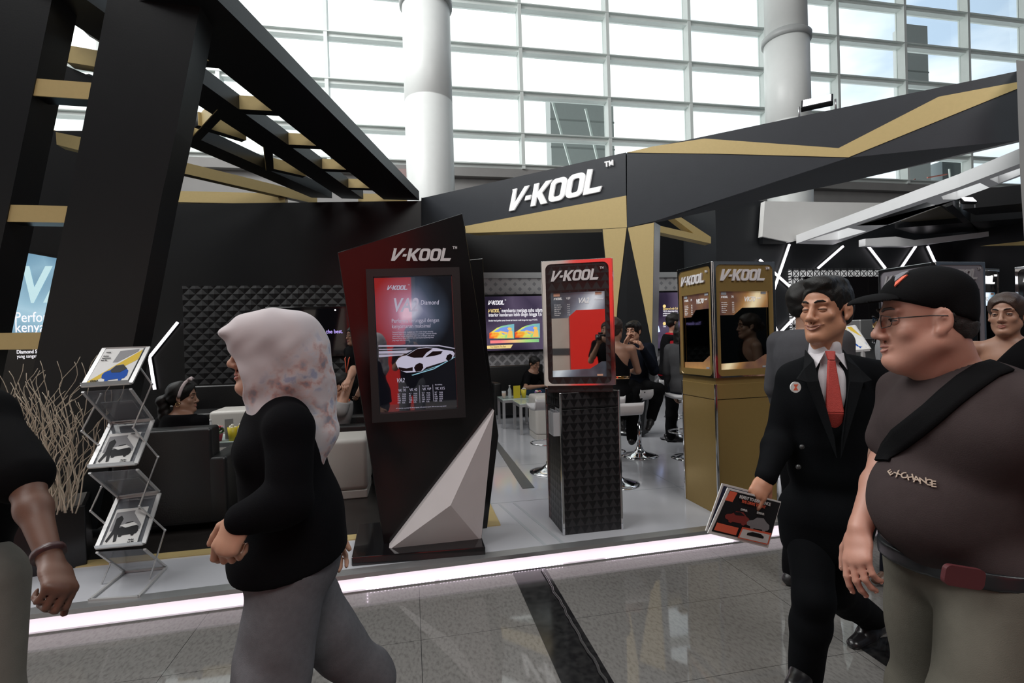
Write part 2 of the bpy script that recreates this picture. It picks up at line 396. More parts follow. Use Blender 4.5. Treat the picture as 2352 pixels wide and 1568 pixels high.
for a, b, k in (((2087, 420), (2102, 412), 0), ((2100, 411), (2108, 426), 0), ((2130, 408), (2175, 400), 0), ((2180, 388), (2182, 408), 1)):
    m_ = MB(); m_.bar(W(a[0], a[1], 24), W(b[0], b[1], 24), .07); obj('barrier_arm' if k == 0 else 'post', m_, [mat('faded_red', (.6, .2, .16), .5), STEEL][k], t_)
# red banner on the back wall next to the column
a = W(912, 388, 17.7); b = W(958, 432, 17.7); mb = MB(); mb.box(a.x, b.x+.3, 17.66, 17.7, b.z-1, a.z); mb.box(a.x+.35, a.x+.85, 17.64, 17.66, b.z-1, a.z-.3, 1)
tag(obj('wall_banner', mb, [mat('banner_grey_red', (.42, .30, .29), .7), mat('banner_red', (.55, .08, .06), .6)]), 'grey and red banner on the far wall left of the round column', 'banner')
# ---- round columns
for n_, (x, lab) in enumerate(((.66, 'tall round white column left of the slanted sign header'), (11.75, 'tall round white column behind the rising black beam on the right'))):
    t_ = thing('round_column', lab, 'column', (x, 14, 0), group='white hall columns')
    m_ = MB(); m_.lathe([(.64, 0), (.64, 7.9), (.63, 7.91), (.63, 7.94), (.64, 7.95), (.64, 10.45)], 48); obj('shaft', m_, WFLOOR, t_, world=False)
    m_ = MB(); m_.lathe([(.64, 10.45), (.70, 10.46), (.71, 10.62), (.66, 10.66), (.60, 10.72)], 48); obj('collar_ring', m_, mat('ring_grey', (.42, .44, .44), .4), t_, world=False)
    m_ = MB(); m_.lathe([(.60, 10.70), (.60, 19)], 48); obj('upper_shaft', m_, WFLOOR, t_, world=False)
# ---- things behind the camera, only met as reflections
mb = MB(); mb.box(-14, -3.0, -6.3, -6, 0, 4.2); mb.box(0.15, 20, -6.3, -6, 0, 3.2, 1); mb.box(-14, -3.0, -6, -5.98, 1.02, 1.2, 2)
struct('wall_front', mb, [mat('beige_stone', (.62, .54, .47), .5, var=.12, vs=3), BLK, mat('grey_band', (.08, .08, .085), .3)])
mb = MB(); mb.box(-2.85, .05, -5.9, -5.7, 0, 4.6)
tag(obj('display_wall', mb, mat('red_panel', (.80, .03, .02), .35, emis=(.9, .02, .015), es=.22)), 'tall lit red display panel facing the stand from across the aisle', 'panel')

# ================================================================ STAND: PERGOLA
ZB, ZH = 4.1, .17
def gb(a, b, l, name_mb=None, far=9.6, near=0.0):
    """beam at pergola height: right edge a->b (pixels), left edge through l"""
    A, B, Lp = G(*a, ZB), G(*b, ZB), G(*l, ZB); d = (B-A).normalized(); n = Vector((-d.y, d.x, 0)); w = (Lp-A).dot(n)
    def to(y, p): return p+d*((y-p.y)/d.y)
    s = A-d*near
    return s, d, n, w, to
beams = []
def beam(a, b, l, near, label, m=BLK, h=ZH, far=9.6, gold=False):
    s, d, n, w, to = gb(a, b, l, near=near)
    p = [s, to(far, s), to(far, s+n*w), s+n*w]
    mb = MB(); mb.prism(p, (0, 0, h)); o = tag(obj('pergola_beam', mb, m), label, 'beam', 'black pergola beams'); beams.append((s, d, n, w)); return o
beam((510, 10), (965, 462), (475, 135), .12, 'widest black overhead beam running from the slanted pillar to the wall corner')
beam((465, 191), (846, 465), (476, 255), 1.4, 'second black overhead beam, left of the widest one and carrying gold rungs')
beam((440, 312), (792, 468), (433, 336), 1.2, 'third black overhead beam, thinner and above the gold beam')
# gold beam and its dark top edge
A, B = G(419, 398, ZB), G(728, 469, ZB); d = (B-A).normalized(); n = Vector((-d.y, d.x, 0)); A = A-d*1.5
t_ = thing('gold_beam', 'long slanting beam with a gold face crossing under the black pergola', 'beam', A)
m_ = MB(); m_.prism([A, B, B+n*.12, A+n*.12], (0, 0, ZH)); obj('beam_body', m_, BLK, t_)
m_ = MB(); m_.prism([A-n*.012, B-n*.012, B, A], (0, 0, ZH)); obj('gold_face', m_, GOLD, t_)
B2 = W(404, 461, 9.64); C2 = W(655, 462, 9.64); m_ = MB(); m_.box(B2.x-.2, C2.x, 9.64, 9.85, B2.z-.02, B2.z+.17)
tag(obj('gold_beam', m_, GOLD), 'gold faced beam lying along the top of the lounge wall at left', 'beam')
def on(bi, y, f=.5):
    s, d, n, w = beams[bi]; return s+d*((y-s.y)/d.y)+n*w*f
for k, (px_, py_, lab) in enumerate([(600, 255, 'nearest and largest'), (700, 335, 'second from the pillar'), (770, 390, 'middle'), (828, 433, 'second from the wall'), (872, 465, 'farthest and smallest'), (486, 142, 'dim half hidden')]):
    g_ = G(px_, py_, ZB); y = g_.y; a = on(1, y, .5); b = on(0, y, .5)
    t_ = thing('gold_rung', lab+' gold faced rung between the two right pergola beams', 'rung', (a.x, y, ZB+.01), group='rungs between the right pergola beams')
    m_ = MB(); m_.box(a.x, b.x, y+.01, y+.13, ZB+.01, ZB+.16); obj('rung_body', m_, BLK, t_)
    m_ = MB(); m_.box(a.x, b.x, y, y+.01, ZB+.01, ZB+.16); obj('gold_face', m_, GOLD, t_)
for a, b, lab in (((436, 322), (500, 252), 'dark diagonal strut behind the slanted pillar top'), ((455, 288), (565, 322), 'long gold strut linking the middle and lower black beams'), ((612, 392), (606, 336), 'short upright looking strut under the middle black beam'), ((628, 388), (702, 405), 'small gold strut near the lounge wall corner')):
    A, B = G(*a, ZB), G(*b, ZB); d = (B-A).normalized(); n = Vector((-d.y, d.x, 0)); n = n if n.y > 0 else -n
    t_ = thing('pergola_strut', lab, 'strut', A, group='zigzag struts of the pergola')
    m_ = MB(); m_.prism([A, B, B+n*.1, A+n*.1], (0, 0, ZH-.01)); obj('strut_body', m_, BLK, t_)
    m_ = MB(); m_.prism([A-n*.01, B-n*.01, B, A], (0, 0, ZH-.01)); obj('gold_face', m_, GOLD, t_)
# leaning pillars
YP = 4.29
def lean(pts, y, th, name, label, m=BLK, g=None):
    f = [W(a, b, y) for a, b in pts]; mb = MB(); mb.prism(f, (0, th, 0)); return tag(obj(name, mb, m), label, 'pillar', g)
lean([(254, -40), (470, -40), (405, 300), (371, 450), (306, 791), (222, 1215), (-2, 1215), (94, 765), (154, 480)], YP, .27, 'slanted_pillar', 'broad black slanted pillar behind the brochure stand')
lean([(-230, -40), (-140, 1215), (-360, 1215), (-480, -40)][:0] or [(127, -40), (82, 180), (22, 470), (-40, 765), (-135, 1215), (-360, 1215), (-90, -40)], YP, .27, 'slanted_pillar', 'black slanted pillar cut off by the left edge of the view')
for k, ((a, b, c, d_), lab) in enumerate([(((82, 180), (214, 190), (207, 228), (73, 219)), 'top gold rung between the two slanted pillars'), (((22, 470), (155, 473), (148, 511), (15, 509)), 'middle gold rung between the two slanted pillars'), (((-40, 765), (95, 763), (88, 802), (-48, 803)), 'lowest gold rung between the two slanted pillars')]):
    t_ = thing('gold_rung', lab, 'rung', W(*d_, YP+.01), group='rungs between the slanted pillars')
    m_ = MB(); m_.prism([W(*p, YP+.022) for p in (a, b, c, d_)], (0, .14, 0)); obj('rung_body', m_, BLK, t_)
    m_ = MB(); m_.prism([W(*p, YP+.01) for p in (a, b, c, d_)], (0, .012, 0)); obj('gold_face', m_, GOLD, t_)
YQ = 5.4
lean([(205, -60), (262, -60), (262, 60), (210, 70)], 4.9, .3, 'top_beam', 'short dark beam end high between the slanted pillars')
lean([(118, 300), (260, 300), (190, 1060), (30, 1060), (70, 560)], 6.5, .2, 'slanted_pillar', 'bluish black slanted pillar seen in the gap behind the front pair')
for pts, lab in ((((158, 104), (260, 122), (260, 160), (152, 142)), 'upper rear gold rung in the gap behind the front pillars'), (((128, 303), (250, 328), (250, 362), (130, 332)), 'lower rear gold rung in the gap behind the front pillars')):
    m_ = MB(); m_.prism([W(*p, 5.2) for p in pts], (0, .12, 0)); tag(obj('gold_rung', m_, GOLD), lab, 'rung')
lean([(150, 150), (215, 178), (215, 200), (140, 185)], 5.25, .15, 'rear_beam', 'dark thin beam crossing the gap above the top gold rung')
lean([(183, -60), (252, -60), (240, 95), (210, 75), (172, 52)], 5.0, .2, 'rear_beam', 'dark slanting beam end at the top of the gap between pillars')

# ---- lounge wall
YW = 9.6
a = W(380, 463, YW).z; b = W(968, 461, YW).z; x1 = W(968, 461, YW).x
mb = MB(); mb.prism([(-9.5, YW, .11), (x1+.02, YW, .11), (x1+.02, YW, b), (-9.5, YW, a-.25)], (0, .3, 0)); struct('wall_lounge', mb, BLK)
p0 = W(432, 657, YW); p1 = W(812, 654, YW)
mb = MB(); mb.box(W(420, 657, YW).x, W(1000, 654, YW).x-.55, YW-.03, YW, W(430, 884, YW).z, p0.z); struct('trim_7', mb, QUILT)
mb = MB(); mb.box(W(430, 888, YW).x, W(840, 885, YW).x, YW-.04, YW, W(600, 899, YW).z, W(600, 886, YW).z); struct('trim_8', mb, GOLD)
def tube_light(pts, y, label, g, r=.018, name='light_tube'):
    q = [W(*p, y) for p in pts]; t_ = thing(name, label, 'light tube', q[0], group=g)
    for a, b in zip(q[:-1], q[1:]):
        m_ = MB(); d = (b-a).normalized()*r*.6; m_.bar(a-d, b+d, r*2, .03, up=(0, 1, 0)); obj('glowing_tube', m_, TUBE, t_)
        m_ = MB(); m_.bar(a-d+Vector((0, .028, 0)), b+d+Vector((0, .028, 0)), r*2.4, .026, up=(0, 1, 0)); obj('backing_profile', m_, ALU, t_)
tube_light([(407, 741), (343, 820), (355, 893)], YW-.06, 'bent white light tube shaped like an arrow on the lounge wall', None)
# television
ta = W(612, 706, YW); tb = W(828, 703, YW); zc = W(720, 820, YW).z
t_ = thing('television', 'large dark wall television reading You deserve the best', 'television', (ta.x, YW-.1, zc))
m_ = MB(); m_.box(ta.x, tb.x+.25, YW-.10, YW-.035, zc, ta.z); obj('casing', m_, BLKG, t_, bevel=.01)
m_ = MB(); m_.box(ta.x+.04, tb.x+.21, YW-.106, YW-.10, zc+.04, ta.z-.04); obj('screen', m_, mat('tv_off', (.006, .006, .008), .06, coat=.6), t_)
m_ = MB(); q = W(690, 767, YW-.11); m_.mesh(text_mesh('You deserve the best.', .01), frame(q, (1, 0, 0), (0, 0, 1), .080, .098)); obj('lettering', m_, mat('violet_text', (.2, .15, .5), .5, emis=(.55, .42, 1), es=1.0), t_)
m_ = MB(); q = W(770, 712, YW-.11); m_.sphere(q, .014); obj('glint_bead', m_, TUBE, t_)  # glowing bead set on the screen to imitate a glint
# ---- wall with the presentation screens
YS = 10.2
mb = MB(); mb.box(x1, 5.9, YS, YS+.3, .11, 4.15); mb.box(x1, x1+.02, YW, YS, .11, 4.15); struct('wall_screens', mb, BLK)
xa = W(1107, 627, YS).x; xb = 5.87; zt = W(1107, 627, YS).z; zd = W(1107, 640, YS).z; zs = W(1110, 679, YS).z
mb = MB(); mb.box(xa, xb, YS-.06, YS, .11, zs); struct('trim_9', mb, DIA_LOW)
mb = MB(); mb.box(xa, xb, YS-.07, YS, zs, zd); struct('trim_10', mb, DIA_TOP)
mb = MB(); mb.box(xa, xb, YS-.10, YS, zd, zt); struct('trim_11', mb, mat('silver_band', (.42, .44, .45), .35))
V = Vector
X_, Z_ = V((1, 0, 0)), V((0, 0, 1))
SCRP = screen('purple_screen', [(.2, (.006, .004, .012)), (.45, (.03, .02, .045)), (.62, (.10, .075, .13)), (.8, (.03, .022, .05))], .9, 1.1)
def wallscreen(p, q, label):
    a = W(*p, YS-.14); b = W(*q, YS-.14); t_ = thing('wall_screen', label, 'screen', (a.x, YS-.14, b.z))
    m_ = MB(); m_.box(a.x-.03, b.x+.03, YS-.14, YS-.07, b.z-.05, a.z+.04); obj('casing', m_, BLKG, t_, bevel=.006)
    m_ = MB(); m_.box(a.x, b.x, YS-.146, YS-.14, b.z, a.z); obj('screen', m_, SCRP, t_)
    return t_, a, b
EW = mat('screen_white', (.8, .8, .8), .5, emis=(.95, .93, 1), es=.85); EG = mat('screen_gold', (.8, .6, .2), .5, emis=(.95, .72, .30), es=.7)
t_, a, b = wallscreen((1113, 681), (1262, 801), 'wide wall screen with thermal pictures of a car interior')
def wt(s, px_, py_, size, m=EW, nm='lettering', y=YS-.152, par=None, bold=0.0, mb=None):
    mm = mb or MB(); mm.mesh(text_mesh(s, bold), frame(W(px_, py_, y), X_, Z_, size*.63, size))
    if mb is None: obj(nm, mm, m, par or t_)
    return mm
m_ = MB(); m_.mesh(logo(.002), frame(W(1121, 700, YS-.152), X_, Z_, .076, .085)); wt('              membantu menjaga suhu udara', 1122, 717.5, .107, mb=m_, bold=.015); wt('interior kendaraan lebih dingin hingga 9,6 C', 1122, 727, .104, mb=m_, bold=.015)
wt('Simulasi visual gambar panas thermal dari interior mobil dengan dan tanpa V-KOOL', 1122, 738, .047, mb=m_, bold=.01); obj('lettering', m_, EW, t_)
m_ = MB(); m_.mesh(logo(.002), frame(W(1121, 717.5, YS-.152), X_, Z_, .055, .066)); obj('gold_lettering', m_, EG, t_)
# thermal pictures
m, t = newmat('thermal_picture', .5); x, y, z = t.xyz('Generated')
f = t.m('ADD', t.m('MULTIPLY', x, .45), t.m('MULTIPLY', t.noise(4.5, 3), .5)); f = t.m('ADD', f, t.m('MULTIPLY', z, .18))
c_ = t.ramp(f, [(.30, (.9, .10, .02)), (.42, (.95, .5, .05)), (.50, (.8, .8, .15)), (.60, (.3, .7, .25)), (.80, (.2, .5, .6))])
t.L.new(c_, t.b.inputs['Base Color']); t.L.new(c_, t.b.inputs['Emission Color']); t.b.inputs['Emission Strength'].default_value = .75
THERM = m; BLUE = mat('thermal_blue', (.1, .2, .6), .5, emis=(.22, .36, .85), es=.75); ORG = mat('thermal_orange', (.9, .5, .1), .5, emis=(.95, .55, .12), es=.8)
for ox, sc in ((0, 1), (59, 1)):
    def tp(l): return [W(1124+ox+x_*57, 777-y_*30-ox*.03, YS-.150) for x_, y_ in l]
    m_ = MB(); m_.prism(tp([(0, 0), (0, .42), (.12, .55), (.3, .8), (.5, .95), (.75, 1.05), (1, 1.1), (1, 0)]), (0, .004, 0)); th = obj('thermal_picture', m_, THERM, t_)
    m_ = MB(); m_.prism(tp([(.18, .5), (.42, .8), (.72, .92), (.9, .8), (.88, .35), (.55, .3), (.45, .5)]), (0, -.002, 0)); obj('cool_window', m_, BLUE, th)
    m_ = MB()
    for l in ([(.78, .62), (.72, .76), (.8, .86), (.9, .78), (.88, .62)], [(.7, .05), (.78, .6), (.92, .6), (.95, .05)], [(.4, .5), (.7, .30), (.76, .45), (.44, .58)]): m_.prism(tp(l), (0, -.004, 0))
    obj('thermal_figure', m_, ORG, th)
m_ = MB()
q0 = W(1126, 785, YS-.15); q1 = W(1238, 782, YS-.15); m_.box(q0.x, q1.x, YS-.153, YS-.148, q0.z-.03, q0.z+.03)
m, t = newmat('colour_scale', .5); x, y, z = t.xyz('Generated'); c_ = t.ramp(x, [(.2, (.9, .03, .05)), (.5, (.9, .5, .1)), (.75, (.3, .7, .1)), (1, (.1, .5, .15))]); t.L.new(c_, t.b.inputs['Emission Color']); t.b.inputs['Emission Strength'].default_value = .8
obj('colour_scale', m_, m, t_)
m_ = MB(); m_.prism([W(*p, YS-.15) for p in ((1114, 801), (1114, 794), (1178, 791), (1173, 799.5))], (0, .003, 0)); obj('gold_tab', m_, EG, t_)
m_ = MB(); wt('You Deserve The Best', 1126, 798.5, .055, mb=m_, y=YS-.155); obj('tab_lettering', m_, mat('brown_text', (.25, .15, .03), .6), t_)
t_, a, b = wallscreen((1500, 672), (1660, 795), 'dark blue wall screen half hidden behind the gold kiosk')
m_ = MB(); wt('Sputtered with Gold', 1523, 711, .07, mb=m_); obj('gold_lettering', m_, EG, t_)
m_ = MB(); wt('V-KOOL dibuat dengan Emas untuk', 1523, 716, .045, mb=m_); wt('performa super pemantulan panas', 1523, 721, .045, mb=m_); wt('merefleksikan, hemat', 1523, 726, .045, mb=m_); wt('premium', 1501, 718, .05, mb=m_); wt('Coat', 1523, 751, .05, mb=m_); obj('lettering', m_, EW, t_)
for yy in (703, 743):
    m_ = MB(); c = W(1526, yy, YS-.15); m_.mesh(shape([[(math.cos(i*.3)*.035, math.sin(i*.3)*.035) for i in range(21)]]), frame(c, X_, Z_)); obj('round_icon', m_, EG, t_)
m_ = MB(); m_.tube([W(*p, YS-.15) for p in ((1499, 741), (1505, 743), (1511, 750), (1514, 762))], .02, 6); m_.tube([W(*p, YS-.15) for p in ((1499, 752), (1506, 754), (1510, 762))], .012, 6); obj('glowing_arc', m_, mat('arc_glow', (.4, .5, 1), .5, emis=(.5, .6, 1), es=1.6), t_)

# ================================================================ SIGN HEADER AND RISING BEAM
C0 = P(1437, 350, 7.0); E0 = P(970, 455, 9.4); R0_ = P(2335, 165, 4.9)
def hplane(a, b): d = (b-a); d.z = 0; d.normalize(); n = V((-d.y, d.x, 0)); return n
nL = hplane(E0, C0); nR = hplane(C0, R0_)
nL = nL if nL.y > 0 else -nL; nR = nR if nR.y > 0 else -nR
def PL(l, off=0): return [PLN(x, y, C0+nL*off, nL) for x, y in l]
def PR(l, off=0): return [PLN(x, y, C0+nR*off, nR) for x, y in l]
arch = thing('sign_arch', 'black and gold angled archway carrying the large white V-KOOL lettering', 'archway', (C0.x, C0.y, .11))
HB = mat('header_charcoal', (.026, .030, .037), .40, var=.12, bump=.04, bs=50)
m_ = MB(); m_.prism(PL([(968, 455), (1437, 350), (1438, 449), (1068, 519), (968, 538)]), nL*.3); obj('left_header', m_, HB, arch)
m_ = MB(); m_.prism(PL([(1068, 519), (1438, 449), (1440, 522), (1382, 525), (1070, 535)]), nL*.3); obj('gold_underpanel', m_, GOLD, arch)
f = PL([(1171, 484), (1345, 444)], -.012); l0, l1 = f; xx = (l1-l0).normalized(); 
pa, pb = PL([(1171, 437), (1170, 485)], -.012); hgt = (pa-pb).length
pL_ = PL([(1384, 433)], -.012)[0]; wid = (pL_-pb).length
m_ = MB(); m_.mesh(logo(.03), frame(pb, V((xx.x, xx.y, 0)), Z_, wid/4.34, hgt)); obj('sign_lettering', m_, mat('white_letters', (.85, .86, .86), .4, emis=(1, 1, 1), es=.25), arch)
# legs
m_ = MB(); m_.prism(PL([(1382, 525), (1440, 522), (1440, 1002), (1418, 1003), (1400, 700)]), nL*.25); m_.prism(PR([(1440, 522), (1503, 510), (1497, 820), (1476, 1000), (1440, 1002)]), nR*.25); obj('leg', m_, BLK, arch)
m_ = MB(); m_.prism(PL([(1384, 526), (1439, 523), (1418, 700), (1412, 790), (1406, 760), (1401, 700)], -.008), nL*.008); obj('gold_leg_panel', m_, GOLD, arch)
m_ = MB(); m_.prism(PR([(1442, 523), (1502, 511), (1499, 700), (1497, 790), (1479, 700)], -.008), nR*.008); obj('gold_leg_panel', m_, GOLD, arch)
m_ = MB(); a_ = PR([(1503, 510), (1497, 820)]); m_.prism([a_[0], a_[0]+nR*.25, a_[1]+nR*.25, a_[1]], V((.012, .012, 0))); obj('leg_side', m_, ALU, arch)
rb = thing('rising_beam', 'black beam with a gold zigzag stripe rising from the arch to the right edge', 'beam', (C0.x, C0.y, 3.0))
fr = PR([(1440, 350), (2338, 163), (2400, 150), (2400, 316), (2340, 322), (1949, 362), (1503, 508), (1440, 522)])
bk = [p+nR*.4 for p in fr]; bot = PR([(2400, 314), (2340, 327), (1949, 417), (1503, 512), (1440, 526)], .45)
bk = bk[:3]+[bot[0], bot[1], bot[2], bot[3], bot[4]]
m_ = MB(); n_ = 8; m_.add(fr+bk, [tuple(range(8)), tuple(range(15, 7, -1))]+[(i, (i+1) % 8, 8+(i+1) % 8, 8+i) for i in range(8)]); obj('beam_body', m_, HB, rb)
m_ = MB(); m_.prism(PR([(1440, 350), (1500, 336), (1618, 318), (1926, 340), (2156, 222), (2338, 188), (2400, 176), (2400, 190), (2338, 203), (1949, 361), (1652, 353), (1500, 351)], -.008), nR*.008); obj('gold_stripe', m_, GOLD, rb)
# floodlights
def flood(p, label, xdir, s=1.0, aim=(0, 0, -1)):
    t_ = thing('floodlight', label, 'floodlight', p); x = V(xdir).normalized(); p = V(p)
    z = V((0, 0, 1)); y = z.cross(x)
    m_ = MB(); M = frame(p+z*.12*s, x, (y*.6+z*.8))
    m_.box(-.15*s, .15*s, -.07*s, .07*s, -.03*s, .03*s, M=M); obj('housing', m_, BLK, t_, bevel=.008)
    m_ = MB(); m_.box(-.13*s, .13*s, -.055*s, .055*s, .03*s, .034*s, M=M); m_.box(-.13*s, .13*s, -.055*s, .055*s, -.034*s, -.03*s, M=M); obj('lens', m_, mat('flood_lens', (1, 1, 1), .4, emis=(.95, .93, 1), es=5), t_)
    m_ = MB(); m_.tube([p-x*.17*s, p-x*.17*s+z*.12*s], .01*s); m_.tube([p+x*.17*s, p+x*.17*s+z*.12*s], .01*s); obj('bracket', m_, ALU, t_); return t_
q = PR([(1877, 262)], .05)[0]; flood(q, 'small lit floodlight clamped on top of the rising black beam', (R0_-C0), 1.05)
q = P(2222, 476, 8.3); flood(q, 'small lit floodlight above the white ceiling lattice at right', (1, 0, 0), .9)
# gold V brace behind the arch
t_ = thing('gold_brace', 'gold V shaped brace between the arch leg and the black side wall', 'brace', W(1632, 552, 8.6))
m_ = MB(); m_.prism([W(*p, 8.6) for p in ((1506, 516), (1633, 545), (1633, 559), (1506, 531))], (0, .2, 0)); obj('brace_arm', m_, GOLD, t_)
m_ = MB(); m_.prism([W(*p, 8.65) for p in ((1542, 496), (1560, 496), (1633, 544), (1633, 552), (1605, 545))], (0, .2, 0)); obj('brace_arm', m_, GOLD, t_)

# ================================================================ RIGHT SIDE OF THE STAND
YR = 9.0
xl = W(1646, 600, YR).x; zt = W(1765, 462, YR).z
mb = MB(); mb.box(xl, 11.6, YR, YS+.3, .11, zt); struct('wall_right', mb, mat('right_wall_black', (.016, .018, .021), .5, var=.1))
for pts, lab in (([(1813, 562), (1766, 700)], 'slanting light tube starting under the white ceiling beam'), ([(1746, 597), (1819, 662)], 'light tube crossing the slanting tube right of the gold kiosk'), ([(1766, 718), (1788, 768), (1824, 730)], 'V shaped pair of light tubes beside the man in grey'), ([(1936, 566), (1880, 615)], 'left light tube of the upper row above the crossed square panel'), ([(1995, 566), (2033, 615)], 'second light tube of the upper row above the crossed square panel'), ([(2103, 566), (2070, 615)], 'third light tube of the upper row above the crossed square panel'), ([(2131, 566), (2150, 607)], 'last light tube of the upper row, touching the grey kiosk')):
    tube_light(pts, YR-.05, lab, 'light tubes on the right wall')
a = W(1815, 618, YR-.06); b = W(2110, 612, YR-.06)
mb = MB(); mb.box(a.x, b.x, YR-.06, YR-.004, .11, a.z); tag(obj('lattice_panel', mb, LATT), 'white wall panel of crossed black squares behind the young man', 'panel')
c = W(1845, 636, YR-.08); mb = MB(); mb.box(c.x, b.x-.1, YR-.11, YR-.062, .9, c.z)
for k in range(1, 4): mb.box(c.x+k*.75, c.x+k*.75+.03, YR-.125, YR-.11, .9, c.z)
tag(obj('dark_window', mb, BLKG), 'dark glass bay set in the crossed square panel', 'window bay')
a = W(1772, 800, YR-.9); b = W(1790, 912, YR-.9); mb = MB(); mb.box(a.x, a.x+1.2, YR-.9, YR-.84, .11, a.z); tag(obj('counter_front', mb, LATT), 'crossed square counter front behind the gold kiosk', 'counter')
# white ceiling panel and lattice
tag(obj('ceiling_panel', MB().prism([W(*p, 8.8) for p in ((1757, 462), (2060, 466), (2060, 500), (1868, 543), (1815, 556), (1751, 543))], (0, .12, 0)), WPAINT), 'plain off white panel hung above the right wall', 'panel')
mb = MB().prism([W(*p, 8.85) for p in ((1752, 543), (1806, 545), (1806, 560), (1752, 560))], (0, .1, 0)); tag(obj('panel_shadow_box', mb, BLK), 'black block under the off white panel', 'block')  # solid black block added as the dark shade below the panel
ZL = 3.2
def g2(l): return [tuple(G(x, y, ZL)[:2]) for x, y in l]
loops = [g2([(1829, 559), (2202, 430), (2352, 372), (2460, 333), (2460, 362), (2352, 402), (1913, 562)]),
         g2([(1850, 553), (1948, 523), (1990, 531), (1925, 550)]), g2([(1966, 518), (2129, 464), (2157, 474), (2052, 513), (2043, 516)]),
         g2([(2162, 451), (2251, 420), (2273, 431), (2198, 458), (2166, 458)]), g2([(2273, 411), (2349, 384), (2368, 391), (2294, 421)])]
me = shape(loops, .16); M = Matrix.Translation((0, 0, ZL+.08)); mb = MB().mesh(me, M)
tag(obj('lattice_beam', mb, mat('white_lattice', (.86, .87, .88), .35, var=.03)), 'long white ceiling beam with angular cut-outs rising to the right', 'beam')
mb = MB().prism([W(*p, 8.3) for p in ((1988, 548), (2057, 543), (2100, 551), (2352, 522), (2480, 508), (2480, 519), (2352, 532), (2096, 565), (1988, 564))], (0, .15, 0))
tag(obj('lattice_beam', mb, mat('white_lattice', (.7, .7, .7))), 'thin white ceiling beam above the light tubes', 'beam')
for l, lab in (([(2055, 524), (2400, 497), (2400, 520), (2110, 540)], 'flat black ceiling beam between the two white ones'), ([(2210, 480), (2400, 462), (2400, 482), (2240, 494)], 'upper black ceiling beam at the far right'), ([(2172, 476), (2188, 470), (2252, 532), (2238, 536)], 'diagonal black ceiling beam crossing behind the white lattice')):
    tag(obj('black_ceiling_beam', MB().prism([G(x, y, 3.45) for x, y in l], (0, 0, .3)), BLK), lab, 'beam', 'black ceiling beams at right')
tag(obj('brown_ceiling_panel', MB().prism([G(x, y, 3.55) for x, y in ((2070, 508), (2160, 474), (2210, 508), (2140, 513))], (0, 0, .04)), mat('dark_bronze', (.045, .036, .022), .6)), 'dark bronze panel above the white lattice beam', 'panel')
xw = 11.55
mb = MB(); mb.box(xw, xw+.2, 2.0, YR, .11, 3.6); struct('wall_side', mb, BLK)
mb = MB().prism([W(*p, 7.2) for p in ((2258, 564), (2400, 548), (2400, 562))], (0, .05, 0)); tag(obj('gold_wedge', mb, GOLD), 'thin gold wedge high on the dark wall at far right', 'trim')
mb = MB().prism([P(x, y, 4.55) for x, y in ((2334, 138), (2440, 150), (2470, 640), (2353, 560), (2343, 400))], P(2400, 400, 4.9)-P(2400, 400, 4.55)); tag(obj('grey_post', mb, mat('grey_post', (.34, .35, .35), .5)), 'pale grey post cut off by the right edge of the view', 'post')

mb = MB(); r_ = random.Random(5); mb.tube([(.785+r_.uniform(-.006, .006), 3.20-i*.05, .010) for i in range(48)], .007, 8)
tag(obj('floor_cable', mb, mat('taped_cable', (.03, .03, .03), .15)), 'thin black taped cable running along the dark floor band towards the viewer', 'cable')
# ================================================================ KIOSKS, TOWER, FURNITURE
MIR = mat('smoked_mirror', (.50, .49, .48), .02, metal=1.0, var=.01)
MIRD = mat('dark_mirror', (.10, .11, .11), .03, metal=1.0, var=.01)
def banner_mat(name, dark, mid, hot, es, fx, fz):
    m, t = newmat(name, .12); x, y, z = t.xyz()
    dx = t.m('ABSOLUTE', t.m('ADD', t.m('SUBTRACT', x, fx), t.m('MULTIPLY', t.m('SUBTRACT', z, fz), -.5)))
    g = t.m('SUBTRACT', 1, t.m('MULTIPLY', dx, 5.0)); g = t.m('MAXIMUM', g, 0)
    g = t.m('ADD', t.m('POWER', g, 2), t.m('MULTIPLY', t.noise(9, 2), .25))
    c = t.ramp(g, [(.08, dark), (.4, mid), (1.0, hot)]); t.L.new(c, t.b.inputs['Base Color']); t.L.new(c, t.b.inputs['Emission Color']); t.b.inputs['Emission Strength'].default_value = es
    return m
BG_GOLD = banner_mat('banner_gold_flare', (.10, .05, .045), (.42, .22, .08), (.95, .80, .50), .35, .06, .5)
BG_STEEL = banner_mat('banner_steel_flare', (.03, .035, .045), (.16, .20, .25), (.60, .68, .74), .35, .06, .5)
BG_GREY = banner_mat('banner_grey_flare', (.10, .10, .11), (.22, .22, .23), (.5, .5, .5), .2, .06, .5)
LET = mat('silver_lettering', (.72, .71, .72), .35, var=.02)
LETL = mat('lit_lettering', (.9, .9, .9), .4, emis=(1, 1, 1), es=1.0)
LETG = mat('grey_lettering', (.30, .29, .30), .4)
SM = mat('small_print', (.7, .7, .7), .5, emis=(.8, .8, .8), es=.25)
STK = mat('sticker_peach', (.75, .42, .30), .5)
STR = mat('sticker_red', (.7, .12, .06), .5)
